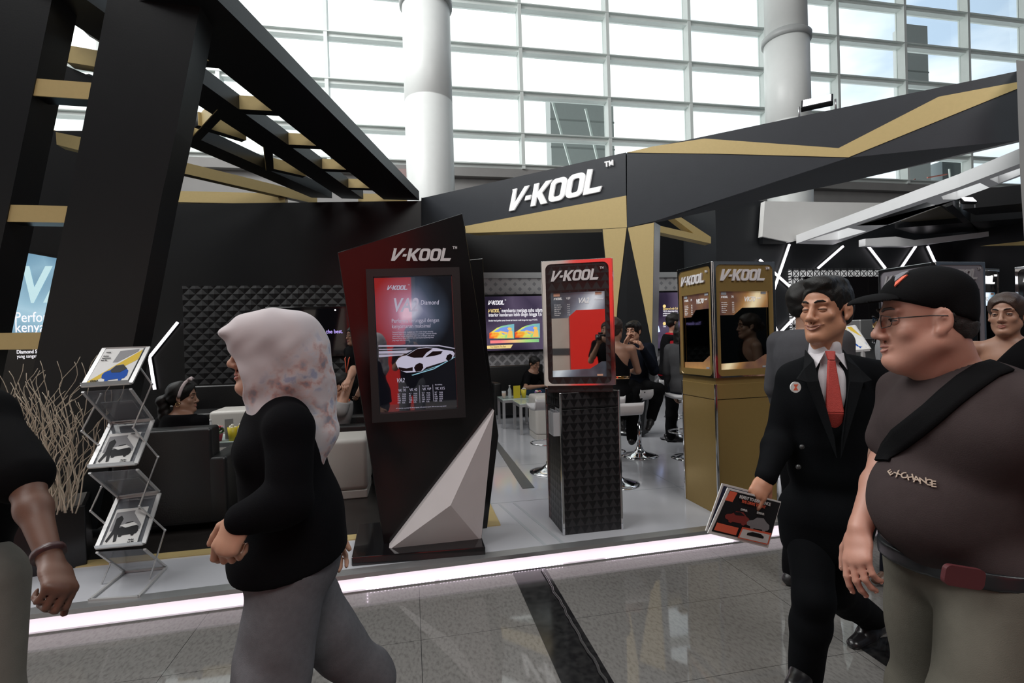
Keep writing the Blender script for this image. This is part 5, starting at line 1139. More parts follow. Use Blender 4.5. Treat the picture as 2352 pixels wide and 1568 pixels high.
def hair_cap(S, H, grow=.012, front=.052, low=-.02, back=-.05):
    """short hair: inflated cranium with the face cleared"""
    s = H.s; RT = H.R.T; g = grow
    S.ell(H(0, -.020, .048), np.array([.076+g, .094+g, .083+g])*s, RT, .01); S.ell(H(0, .026, .060), np.array([.064+g, .060+g, .056+g])*s, RT, .015)
    S.ell(H(0, -.05, -.01), np.array([.066+g*.6, .055+g*.6, .055])*s, RT, .02)
    return S
def clear_face(S, H, front=.05, top=.075, low=-.0, side=.0):
    s = H.s; RT = H.R.T
    S.ell(H(0, .118, .0), np.array([.075, .075, .082+(front-.05)])*s, RT, .006, 's'); S.ell(H(0, .05, -.07), np.array([.10, .065, .075])*s, RT, .008, 's')
    for q in (-1, 1): S.ell(H(q*.09, .012, -.012), np.array([.026, .034, .045])*s, RT, .006, 's')
    S.cut(H(0, 0, -.062), H.ax(0, .3, -1)); return S
# ================================================================ PEOPLE
HAIRM = mat('hair_black', (.0045, .0036, .003), .5, var=.3, vs=60, bump=.25, bs=320, spec=.3)
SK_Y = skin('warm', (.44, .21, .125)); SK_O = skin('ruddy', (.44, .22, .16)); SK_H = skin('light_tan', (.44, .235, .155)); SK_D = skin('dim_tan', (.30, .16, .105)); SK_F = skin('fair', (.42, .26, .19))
def fabric(n, c, rough=.85, **k): return mat(n, c, rough, var=k.pop('var', .12), vs=k.pop('vs', 30), bump=k.pop('bump', .15), bs=k.pop('bs', 400), spec=.05, **k)
SUIT = fabric('suit_black', (.0045, .005, .006), .8)
def JJ(**k): return {a: npv(b) for a, b in k.items()}
def person(label, base, name='person', group=None): return thing(name, label, 'person', base, group=group)
# ---------------------------------------------------------------- young man in the dark suit
def young_man():
    t_ = person('smiling young man in a black suit and red tie walking beside the older man', P(1890, 1560, 2.15)*V((1, 1, 0)) if False else (P(1890, 1500, 2.15).x, P(1890, 1500, 2.15).y, 0))
    J = JJ(neck=P(1893, 822, 2.10), chest=P(1900, 925, 2.10), waist=P(1897, 1075, 2.12), pel=P(1893, 1165, 2.13), shR=P(1826, 870, 2.15), shL=P(2030, 872, 2.06),
           elR=P(1792, 1000, 2.16), wrR=P(1758, 1098, 2.02), elL=P(2052, 1010, 2.16), wrL=P(2020, 1130, 2.08), hipR=P(1860, 1190, 2.16), hipL=P(1948, 1190, 2.10),
           knR=P(1868, 1372, 2.04), anR=P(1850, 1545, 2.10), toeR=P(1822, 1572, 2.02), knL=P(1915, 1352, 2.24), anL=P(2008, 1425, 2.52), toeL=P(1962, 1478, 2.42))
    f = face_dir(-62, 2); H = Head(P(1898, 716, 2.08), f, 1.02, up=npv((0, 0, 1))+npv(_R0)*.02)
    S = Sdf(); add_head(S, H, smile=1.0, open_=.3, jaw=1.0, nose=1.15, shut=1.0); add_neck(S, H, J['neck'], .052); torso(S, J, -.012); arm(S, J, 'R', -.004); arm(S, J, 'L', -.004); leg(S, J, 'R', -.006); leg(S, J, 'L', -.006); foot(S, J['anR'], J['toeR'], .8); foot(S, J['anL'], J['toeL'], .8)
    dr = nv(npv(P(1732, 1150, 1.97))-J['wrR']); pa = nv(npv(_F0)*.9+npv(_R0)*.35)
    o1 = add_hand(S, J['wrR'], dr, pa, 1, (.45, .62, .72, .8), .95, thumb=.8); add_hand(S, J['wrL'], (0, 0, -1), -npv(_R0), 1, s=.95)
    sdf_obj('body', S, .0043, SK_Y, t_); face_bits(H, t_, sk=SK_Y, smile=1.0, shut=.80, lip=(.30, .13, .10), open_=.3, browt=.0042)
    h = Sdf(); hair_cap(h, H, .006); h.ell(H(.0, .045, .112), (.060, .048, .030), H.R.T, .02); h.ell(H(-.02, .072, .104), (.042, .026, .022), H.R.T, .015); h.ell(H(.0, -.03, .110), (.06, .07, .035), H.R.T, .02); clear_face(h, H, .052)
    h.noise(.0018, 210, 3, 6, (1, .4, .4)); sdf_obj('hair', h, .0036, HAIRM, t_)
    # shirt
    WH = fabric('shirt_white', (.62, .59, .62), .6, var=.03); f3 = npv(nv(f*np.array([1, 1, 0])))
    up = nv(J['neck']-J['waist']); lat = nv(J['shR']-J['shL']); fw = nv(np.cross(up, lat))
    s = Sdf(); torso(s, J, .0, bust=0); s.cut(J['neck']+up*.012, up); s.cut(J['waist'], -up); sdf_obj('shirt', s, .007, WH, t_)
    c = Sdf(); n0 = J['neck']; c.cone(n0-up*.02, n0+up*.045+fw*.012, .066, .057, .01); c.cone(n0-up*.06, n0+up*.065+fw*.012, .050, .046, .002, 's')
    vc = n0+up*.045+fw*.075; c.cone(vc+up*.03, vc-up*.05, .020, .008, .006, 's'); co_ = sdf_obj('collar', c, .004, WH, t_)
    for q, a, b, d_ in ((1, n0+up*.035+fw*.062+lat*.012, n0-up*.048+fw*.088+lat*.062, n0+up*.022+fw*.02+lat*.064), (-1, n0+up*.035+fw*.062-lat*.012, n0-up*.048+fw*.088-lat*.062, n0+up*.022+fw*.02-lat*.064)):
        m_ = MB(); n = V(fw)*.006; m_.prism([V(a), V(b), V(d_)], n); obj('collar_point', m_, WH, t_, bevel=.002)
    TIE = mat('tie_red', (.42, .045, .035), .55, var=.15, vs=90, bump=.2, bs=300)
    k0 = n0+up*.026+fw*.080
    def tp(a, b, c_): return V(n0+up*a+fw*b+lat*c_)
    m_ = MB(); m_.hexa([tp(.035, .072, -.019), tp(.035, .072, .019), tp(.0, .086, .013), tp(.0, .086, -.013)], [tp(.035, .090, -.016), tp(.035, .090, .016), tp(.0, .104, .011), tp(.0, .104, -.011)]); 
    m_.hexa([tp(.0, .088, -.014), tp(.0, .088, .014), tp(-.20, .128, .036), tp(-.20, .128, -.030)], [tp(.0, .102, -.012), tp(.0, .102, .012), tp(-.20, .140, .034), tp(-.20, .140, -.028)]); m_.hexa([tp(-.20, .128, -.030), tp(-.20, .128, .036), tp(-.34, .085, .034), tp(-.34, .085, -.024)], [tp(-.20, .140, -.028), tp(-.20, .140, .034), tp(-.34, .098, .032), tp(-.34, .098, -.022)]); obj('tie', m_, TIE, t_, bevel=.004)
    # jacket with V opening
    j = Sdf(); torso(j, J, .014, deep=1.06, wide=1.02); arm(j, J, 'R', .017, .97); arm(j, J, 'L', .017, .97)
    for q in ('R', 'L'): j.cone(J['neck']-up*.02, J['sh'+q]+up*.012, .055, .058, .02); j.ell(J['sh'+q], (.064, .064, .06), None, .02)
    lo = J['pel']-up*.05; j.ell(lo, (.172, .120, .15), np.stack([lat, fw, up]), .05); j.ell(lo-up*.09, (.165, .118, .12), np.stack([lat, fw, up]), .04)
    j.cut(J['pel']-up*.19, -up, .004); j.cut(J['neck']+up*.008+fw*.02, nv(up*.9+fw*.35), .01)
    j.noise(.0035, 22, 5, 5, (1, 1, .6))
    # V opening
    for a, w in ((-.02, .058), (-.08, .050), (-.14, .040), (-.20, .030), (-.26, .018), (-.31, .008)):
        pass
    vtop = J['neck']+up*.03+fw*.12; vbot = J['waist']+up*.085+fw*.155
    j.cone(vtop, vbot, .078, .004, .006, 's', fw, 1.0)
    jo = sdf_obj('jacket', j, .0062, SUIT, t_)
    LAP = fabric('lapel_black', (.007, .0075, .0085), .75)
    for q in (-1, 1):
        L0 = [V(J['neck']+up*.035+fw*-.01+lat*q*.068), V(J['neck']-up*.035+fw*.085+lat*q*.098), V(J['neck']-up*.075+fw*.108+lat*q*.130), V(J['neck']-up*.085+fw*.118+lat*q*.098), V(vbot+up*.0+fw*.002+lat*q*.006), V(vbot+up*.08+fw*-.003+lat*q*.012), V(J['neck']-up*.08+fw*.112+lat*q*.052), V(J['neck']-up*.0+fw*.07+lat*q*.058)]
        m_ = MB(); m_.prism(L0, V(fw)*.012); obj('lapel', m_, LAP, jo, bevel=.003)
    for k in range(2):
        m_ = MB(); c0 = npv(P(1842-k*8, 1026+k*46, 1.985)); m_.sphere(c0, .010, 12, 8); obj('button', m_, mat('button_black', (.03, .03, .03), .25), jo)
    b0 = P(1827, 889, 2.01); m_ = MB(); R = frame(b0, CR, CU); m_.mesh(shape([[(.0205*math.cos(i*.2618), .0215*math.sin(i*.2618)) for i in range(24)]], .006), R); bd = obj('badge', m_, PW, jo)
    m_ = MB(); m_.mesh(shape([[(-.009, .011), (.010, .012), (.002, 0), (.009, -.012), (-.010, -.012), (-.003, 0)]], .007), R); obj('badge_emblem', m_, STR, bd)
    # trousers
    tr = Sdf(); torso(tr, {**J}, .004, hips=1.02); leg(tr, J, 'R', .018, taper=1.5); leg(tr, J, 'L', .018, taper=1.5)
    tr.cut(J['waist']+up*.02, up); tr.noise(.003, 26, 8, 5, (1, 1, .5)); tr.cut(npv(P(1850, 1556, 2.1)), (0, 0, -1)); sdf_obj('trousers', tr, .0075, SUIT, t_)
    for a, b in (('anR', 'toeR'), ('anL', 'toeL')):
        f_ = Sdf(); foot(f_, J[a], J[b], 1.12); sdf_obj('shoe', f_, .005, mat('shoe_black', (.012, .011, .012), .28), t_)
    return t_, J, o1
ym, ymJ, ymO = young_man()
# brochures held in his right hand
def fan():
    d = 1.96
    for k, (l, lab) in enumerate([([(1668, 1118), (1790, 1150), (1622, 1222), (1760, 1256)], 'brochure with a red car on black, front one in the young man\'s hand'), ([(1655, 1108), (1740, 1130), (1617, 1216), (1690, 1238)], 'pale edged brochure behind the front one in the young man\'s hand')]):
        dd = d+k*.012; A, B, C, D = [P(x, y, dd+o) for (x, y), o in zip(l, (0, .05, -.02, .04))]; n = (B-A).cross(C-A).normalized(); n = n if n.dot(CF) < 0 else -n
        if k == 0:
            paper('brochure', lab, A, B, C, D, n, [PW, ('black_print', PD, [(.05, .04), (.99, .03), (.985, .92), (.04, .94)]), ('red_logo', STR, [(.06, .05), (.19, .05), (.17, .26), (.04, .26)]), ('car_picture', mat('print_red_car', (.22, .03, .025), .4), CARP(.14, .40, .42, .28)), ('car_picture', PG, CARP(.52, .42, .40, .28)), ('car_glass', PD, [(.24, .45), (.36, .42), (.45, .47), (.3, .5)]), ('red_label', STR, [(.06, .74), (.42, .74), (.42, .90), (.06, .90)]), ('red_frame', STR, [(.47, .70), (.97, .68), (.97, .93), (.46, .94)]), ('white_card', PW, [(.49, .74), (.95, .72), (.95, .91), (.48, .92)]), ('car_icon', PD, [(.58, .79), (.66, .75), (.8, .75), (.86, .79), (.86, .83), (.58, .84)])],
                  [('READY TO EXPERIENCE', .24, .14, .0165, PW, .02), ('THE DRIVE TODAY', .30, .22, .016, STR, .01), ('LIVINA', .34, .38, .012, PW, 0), ('SERENA', .62, .36, .012, PW, 0)], 'brochures in the young man\'s hand')
        else: paper('brochure', lab, A, B, C, D, n, [PW, ('print_area', mat('print_navy', (.02, .022, .05), .4), [(.05, .04), (.95, .04), (.95, .96), (.05, .96)])], [], 'brochures in the young man\'s hand')
fan()
# ---------------------------------------------------------------- older man with the cap
def old_man():
    t_ = person('older man in a black cap, glasses and brown T-shirt at the right', (P(2190, 1500, 1.5).x, P(2190, 1500, 1.5).y, 0))
    J = JJ(neck=P(2185, 868, 1.40), chest=P(2218, 985, 1.37), waist=P(2215, 1165, 1.38), pel=P(2225, 1290, 1.40), shR=P(2078, 905, 1.53), shL=P(2400, 925, 1.21),
           elR=P(2035, 1070, 1.52), wrR=P(1975, 1215, 1.42), elL=P(2470, 1150, 1.20), wrL=P(2440, 1370, 1.18), hipR=P(2140, 1320, 1.50), hipL=P(2290, 1330, 1.32),
           knR=P(2122, 1590, 1.53), anR=P(2190, 1790, 1.70), toeR=P(2130, 1810, 1.68), knL=P(2250, 1650, 1.24), anL=P(2250, 1960, 1.34), toeL=P(2120, 2010, 1.30))
    f = face_dir(-108, -1); H = Head(P(2126, 738, 1.38), f, 1.04, up=npv((0, 0, 1))-npv(_R0)*.02)
    S = Sdf(); add_head(S, H, fat=.010, jaw=1.08, nose=1.15, open_=.4); add_neck(S, H, J['neck'], .066); S.cone(H(0, .03, -.10), H(0, -.01, -.12), .035, .045, .04)
    torso(S, J, -.012, belly=.08); arm(S, J, 'R', .002); arm(S, J, 'L', .002); leg(S, J, 'R', 0); leg(S, J, 'L', 0); foot(S, J['anR'], J['toeR'], .85); foot(S, J['anL'], J['toeL'], .85)
    pa = nv(npv(_R0)*.75+npv(_F0)*.35); dr = nv(npv(P(1968, 1292, 1.38))-J['wrR'])
    o_ = add_hand(S, J['wrR'], dr, pa, -1, (.28, .38, .45, .5), 1.02, spread=.07, thumb=.55, r=.0088); add_hand(S, J['wrL'], (0, 0, -1), -npv(_R0), 1)
    sdf_obj('body', S, .0043, SK_O, t_); face_bits(H, t_, sk=SK_O, shut=.4, smile=0, lip=(.36, .15, .12), brow=mat('brow_grey', (.06, .05, .045), .7), open_=.4)
    nails(o_, t_, pa)
    # grey short hair under cap
    h = Sdf(); hair_cap(h, H, .0045); clear_face(h, H, .05); h.cut(H(0, 0, .055), H.ax(0, 0, 1)); h.cut(H(0, -.022, 0), H.ax(0, 1, -.4)); h.cut(H(0, -.02, .022), H.ax(0, -.40, 1), .002); h.noise(.0012, 240, 3); sdf_obj('hair', h, .004, mat('hair_grizzled', (.016, .013, .012), .7, var=.5, vs=120, bump=.3, bs=300), t_)
    CAP = fabric('cap_black', (.006, .006, .0065), .8)
    c = Sdf(); s = H.s; c.ell(H(0, -.012, .066), np.array([.083, .096, .076])*s, H.R.T, .01); c.ell(H(0, .035, .062), np.array([.074, .062, .062])*s, H.R.T, .02); c.cone(H(0, -.02, .148), H(0, -.02, .146), .006, .006, .004)
    c.ell(H(0, -.050, .02), np.array([.078, .056, .07])*s, H.R.T, .02); c.cut(H(0, -.02, .018), H.ax(0, .40, -1), .004); cp = sdf_obj('cap', c, .0045, CAP, t_)
    b = Sdf(); b.ell(H(0, .090, .050), np.array([.070, .085, .030])*s, H.R.T, .01); b.ell(H(0, .085, .036), np.array([.090, .100, .030])*s, H.R.T, .004, 's'); b.cut(H(0, .075, 0), H.ax(0, -1, 0), .004); sdf_obj('cap_brim', b, .0035, CAP, cp)
    from mathutils.bvhtree import BVHTree
    dgc = bpy.context.evaluated_depsgraph_get(); bv = BVHTree.FromObject(cp, dgc); oc = V(t_.location)
    for (ax_, ay_), lp, mm in (((2072, 634), [(-.026, -.004), (.020, -.002), (.014, .012), (.0, .018), (-.012, .010)], mat('emblem_grey', (.16, .16, .18), .6)), ((2070, 642), [(-.026, -.006), (.018, -.003), (.010, .004), (-.014, .004)], STR)):
        rd = ray(ax_, ay_).normalized(); hit, nn_, _, _ = bv.ray_cast(V((0, 0, EYE))-oc, rd)
        if hit is None: continue
        nn_ = nn_ if nn_.dot(rd) < 0 else -nn_; x = (CR+CU*.25); m_ = MB(); m_.mesh(shape([lp], .004), frame(hit+oc+nn_*.001, x-nn_*x.dot(nn_), nn_.cross(x-nn_*x.dot(nn_)))); obj('cap_emblem', m_, mm, cp)
    # glasses
    GL = mat('glasses_frame', (.012, .009, .008), .25)
    g = MB()
    for q in (-1, 1):
        pts = []
        for i in range(17): a = i*PI/8; pts.append(H(q*(.032+.022*math.cos(a)), .108-.006*abs(math.cos(a))-(.01 if math.cos(a) > .6 else 0), .004+.0165*math.sin(a)))
        g.tube(pts, .0012, 6); g.tube([H(q*.054, .099, .010), H(q*.074, .085, .012), H(q*.082, .02, .014), H(q*.086, -.012, .012), H(q*.084, -.03, -.004)], .0017, 6)
    g.tube([H(-.011, .110, .008), H(0, .113, .010), H(.011, .110, .008)], .0013, 6); go = obj('glasses', g, GL, t_)
    g = MB()
    for q in (-1, 1): g.add([H(q*(.032+.021*math.cos(i*PI/8)), .1075-.006*abs(math.cos(i*PI/8)), .004+.016*math.sin(i*PI/8)) for i in range(16)], [tuple(range(16))])
    obj('lenses', g, PANE, go, clean=False)
    # T-shirt
    up = nv(J['neck']-J['waist']); lat = nv(J['shR']-J['shL']); fw = nv(np.cross(up, lat)); TS = fabric('tshirt_brown', (.046, .035, .035), .9)
    s_ = Sdf(); torso(s_, J, .010, belly=.115, wide=1.06, deep=1.1); s_.ell(J['chest']+fw*.04, (.19, .12, .15), np.stack([lat, fw, up]), .04)
    for q in ('R', 'L'): s_.cone(J['sh'+q]+up*.004, J['sh'+q]+(J['el'+q]-J['sh'+q])*.62, .064, .066, .03); s_.cut(J['sh'+q]*.0+J['sh'+q]+(J['el'+q]-J['sh'+q])*3, (0, 0, 0) if False else (J['el'+q]-J['sh'+q]), .004) if False else None
    s_.ell(J['pel']+up*.02+fw*.02, (.20, .15, .12), np.stack([lat, fw, up]), .05)
    s_.noise(.0045, 20, 9, 6, (1, 1, 1.3)); s_.cone(J['neck']+up*.05+fw*.02, J['neck']+up*.012+fw*.03, .085, .072, .008, 's'); s_.cut(J['pel']+up*.002, -up, .01)
    ts = sdf_obj('tshirt', s_, .0062, TS, t_)
    # lettering across the belly: single letters following the cloth
    ev = ts.evaluated_get(bpy.context.evaluated_depsgraph_get()); from mathutils.bvhtree import BVHTree
    bvh = BVHTree.FromObject(ts, bpy.context.evaluated_depsgraph_get()); off = V(t_.location)
    m_ = MB(); word = 'EXCHANGE'
    for i, ch in enumerate(word):
        s0 = i/(len(word)-1); px_ = 2046+s0*92; py_ = 1094+s0*24; o0 = V((0, 0, EYE)); rd = ray(px_, py_).normalized()
        hit, nn_, _, _ = bvh.ray_cast(o0-off, rd)
        if hit is None: continue
        nn_ = nn_ if nn_.dot(rd) < 0 else -nn_; x = (ray(px_+10, py_+2.6)-ray(px_, py_)).normalized(); x = (x-nn_*x.dot(nn_)).normalized(); y = nn_.cross(x)
        m_.mesh(text_mesh(ch, .02), frame(hit+off+nn_*.0035, x, y, .0225))
    if m_.v: obj('shirt_lettering', m_, mat('print_sand', (.36, .28, .22), .8), ts)
    # sling strap following the body
    STP = fabric('strap_black', (.005, .005, .0055), .75)
    pts = []
    for (x_, y_) in ((2352, 838), (2300, 842), (2268, 852), (2225, 880), (2185, 912), (2145, 948), (2105, 980), (2068, 1008), (2040, 1035), (2028, 1060)):
        rd = ray(x_, y_).normalized(); hit, nn_, _, _ = bvh.ray_cast(V((0, 0, EYE))-off, rd)
        if hit is None: continue
        nn_ = nn_ if nn_.dot(rd) < 0 else -nn_; pts.append((hit+off, nn_))
    vs = []; fs = []
    for i, (p, nn_) in enumerate(pts):
        a = pts[max(0, i-1)][0]; b = pts[min(len(pts)-1, i+1)][0]; d = (b-a).normalized(); x = d.cross(nn_).normalized(); wv = .030
        for u_, h_ in ((-1, .002), (-1, .008), (-.5, .010), (.5, .010), (1, .008), (1, .002)): vs.append(p+x*wv*u_+nn_*h_)
    for i in range(len(pts)-1):
        for j in range(6): fs.append((i*6+j, i*6+(j+1) % 6, (i+1)*6+(j+1) % 6, (i+1)*6+j))
    m_ = MB(); m_.add(vs, fs, 0, True); obj('sling_strap', m_, STP, t_)
    # trousers, belt, phone
    KH = fabric('chino_khaki', (.105, .098, .080), .85)
    tr = Sdf(); torso(tr, J, .012, wide=1.02, deep=1.1, hips=1.08); leg(tr, J, 'R', .030, r=1.05, taper=1.6); leg(tr, J, 'L', .034, r=1.08, taper=1.6); tr.ell(J['pel']+fw*.03, (.19, .13, .12), np.stack([lat, fw, up]), .04)
    tr.cut(J['pel']+up*.04, up, .006); tr.noise(.005, 24, 4, 6, (1, 1, .9)); sdf_obj('trousers', tr, .0065, KH, t_)
    bl = Sdf(); bl.ell(J['pel']+up*.018+fw*.02, (.205, .168, .5), np.stack([lat, fw, up]), .02); bl.cut(J['pel']+up*.040, up, .003); bl.cut(J['pel']-up*.002, -up, .003); sdf_obj('belt', bl, .005, mat('belt_black', (.008, .010, .012), .35), t_)
    c0 = P(2212, 1324, 1.215); X = CR*.98+CU*-.16; m_ = MB(); M_ = frame(c0, X, CU); m_.mesh(shape([rrect(-.048, .048, -.024, .024, .014)], .012), M_); tag(obj('phone_case', m_, mat('case_red', (.07, .010, .013), .6), None, bevel=.002), 'dark red phone case sticking out of the older man\'s trouser pocket', 'phone case')
    for a, b in (('anR', 'toeR'), ('anL', 'toeL')):
        f_ = Sdf(); foot(f_, J[a], J[b], 1.15); sdf_obj('shoe', f_, .006, mat('shoe_brown', (.04, .025, .018), .5), t_)
old_man()
# ---------------------------------------------------------------- woman with the headscarf
def hijab_woman():
    t_ = person('woman in a pale printed headscarf, black sweater and grey trousers walking left', (P(660, 1500, 1.5).x, P(660, 1500, 1.5).y, 0))
    J = JJ(neck=P(648, 935, 1.52), chest=P(650, 1040, 1.52), waist=P(655, 1180, 1.52), pel=P(662, 1275, 1.52), shL=P(668, 985, 1.38), shR=P(640, 985, 1.66),
           elL=P(668, 1150, 1.33), wrL=P(552, 1193, 1.30), elR=P(680, 1140, 1.72), wrR=P(740, 1210, 1.78), hipL=P(668, 1300, 1.45), hipR=P(660, 1300, 1.60),
           knL=P(622, 1560, 1.42), anL=P(598, 1925, 1.46), toeL=P(500, 1978, 1.46), knR=P(745, 1445, 1.66), anR=P(862, 1560, 1.76), toeR=P(842, 1640, 1.76))
    f = face_dir(-67, 2); H = Head(P(627, 812, 1.50), f, .98)
    S = Sdf(); add_head(S, H, jaw=.95, nose=.95, ears=False); add_neck(S, H, J['neck'], .048); torso(S, J, -.014, deep=.95); arm(S, J, 'L', -.006); arm(S, J, 'R', -.006); leg(S, J, 'L', -.004); leg(S, J, 'R', -.004)
    foot(S, J['anL'], J['toeL'], .85); foot(S, J['anR'], J['toeR'], .85)
    dr = nv(npv(P(508, 1278, 1.27))-J['wrL']); pa = nv(npv(_F0)*1.0+npv(_R0)*.25)
    o_ = add_hand(S, J['wrL']+dr*-.01, dr, pa, -1, (.55, .85, .95, 1.0), 1.0, thumb=.5, r=.0086); add_hand(S, J['wrR'], (.4, .1, -.9), -npv(_F0), -1)
    sdf_obj('body', S, .0043, SK_H, t_); face_bits(H, t_, sk=SK_H, lip=(.42, .15, .12))
    SW = fabric('sweater_black', (.0045, .0045, .0055), .9)
    up = nv(J['neck']-J['waist']); lat = nv(J['shR']-J['shL']); fw = nv(np.cross(up, lat))
    s = Sdf(); torso(s, J, .008, deep=1.05, bust=.004); arm(s, J, 'L', .011, .98); arm(s, J, 'R', .011, .98); s.ell(J['pel']+up*.01, (.18, .165, .13), np.stack([lat, fw, up]), .05); s.ell(J['waist']-fw*.04, (.17, .13, .16), np.stack([lat, fw, up]), .05)
    s.noise(.004, 20, 2, 6, (1, 1, .8)); s.cut(J['pel']-up*.012-fw*.0, nv(-up-fw*.18), .01); s.cut(J['neck']+up*.045, up, .01); sdf_obj('sweater', s, .0065, SW, t_)
    GT = fabric('trousers_grey', (.125, .125, .135), .9, var=.2, vs=60)
    tr = Sdf(); torso(tr, J, .006, hips=1.1, deep=1.12)
    a, b, c = J['hipL'], J['knL'], J['anL']; tr.cone(a, b, .100, .098, .03); tr.cone(b, c, .098, .10, .03); a, b, c = J['hipR'], J['knR'], J['anR']-(J['anR']-J['knR'])*.05; tr.cone(a, b, .098, .090, .03); tr.cone(b, c, .090, .070, .03)
    tr.cut(J['waist'], up, .01); tr.noise(.011, 26, 6, 6, (1, 1, .18)); sdf_obj('trousers', tr, .0065, GT, t_)
    for a, b in (('anL', 'toeL'), ('anR', 'toeR')):
        f_ = Sdf(); foot(f_, J[a], J[b], 1.0); sdf_obj('shoe', f_, .006, mat('sandal_tan', (.30, .17, .08), .6), t_)
    # headscarf: hood with a face opening, drape over chest and back
    m, t = newmat('headscarf_print', .85); t.b.inputs['Sheen Weight'].default_value = .15; x, y, z = t.xyz(); nn = t.noise(26, 5); n2 = t.noise(7, 3); n3 = t.noise(13, 4, out='Color')
    
    Z0 = float(H.c[2]); X0 = float(H.c[0])-t_.location.x; vv = t.m('SUBTRACT', t.m('MULTIPLY_ADD', n2, .16, Z0-.10), t.m('SUBTRACT', z, t.m('MULTIPLY', t.m('SUBTRACT', x, X0), .8)))
    cl = lambda v, k: t.m('MINIMUM', t.m('MAXIMUM', t.m('MULTIPLY', v, k), 0), 1)
    mask = t.m('MULTIPLY', cl(t.m('SUBTRACT', t.noise(11, 3), .44), 9), cl(vv, 12))
    pr = t.ramp(nn, [(.36, (.07, .07, .12)), (.44, (.42, .17, .13)), (.50, (.55, .42, .40)), (.58, (.50, .50, .55)), (.66, (.20, .26, .42))])
    bs_ = t.mix(t.noise(2.5, 2), (.42, .41, .44), (.50, .43, .43)); t.L.new(t.mix(t.m('MULTIPLY', mask, .62), bs_, pr), t.b.inputs['Base Color'])
    h = Sdf(); RT = H.R.T
    h.ell(H(0, -.022, .042), np.array([.090, .118, .094]), RT, .02); h.ell(H(0, .045, .046), np.array([.078, .080, .074]), RT, .03); h.ell(H(0, .030, -.030), np.array([.079, .074, .085]), RT, .03)
    h.ell(H(0, -.078, -.030), np.array([.090, .080, .125]), RT, .05); h.ell(H(0, .000, -.085), np.array([.080, .085, .085]), RT, .04); h.ell(H(0, .012, -.150), np.array([.066, .050, .045]), RT, .03)
    h.ell(H(0, -.01, -.185), np.array([.092, .078, .040]), RT, .04); h.cone(H(.05, -.04, -.12), H(.11, -.07, -.26), .06, .045, .04)
    h.cone(H(-.01, -.100, -.10), H(-.035, -.125, -.24), .060, .050, .05); h.cone(H(-.035, -.125, -.24), H(-.055, -.120, -.36), .048, .014, .04); h.cone(H(.0, -.115, -.12), H(.01, -.135, -.25), .055, .05, .04)
    h.noise(.0036, 40, 12, 6, (.55, .55, .4)); h.noise(.0036, 80, 2, 5, (1.0, .6, .16))
    h.ell(H(0, .262, -.066), np.array([.105, .193, .102]), RT, .006, 's'); h.ell(H(0, .118, -.080), np.array([.064, .062, .052]), RT, .014, 's')
    h.ell(H(0, .098, .060), np.array([.050, .046, .022]), RT, .02)
    sdf_obj('headscarf', h, .0045, m, t_)
hijab_woman()
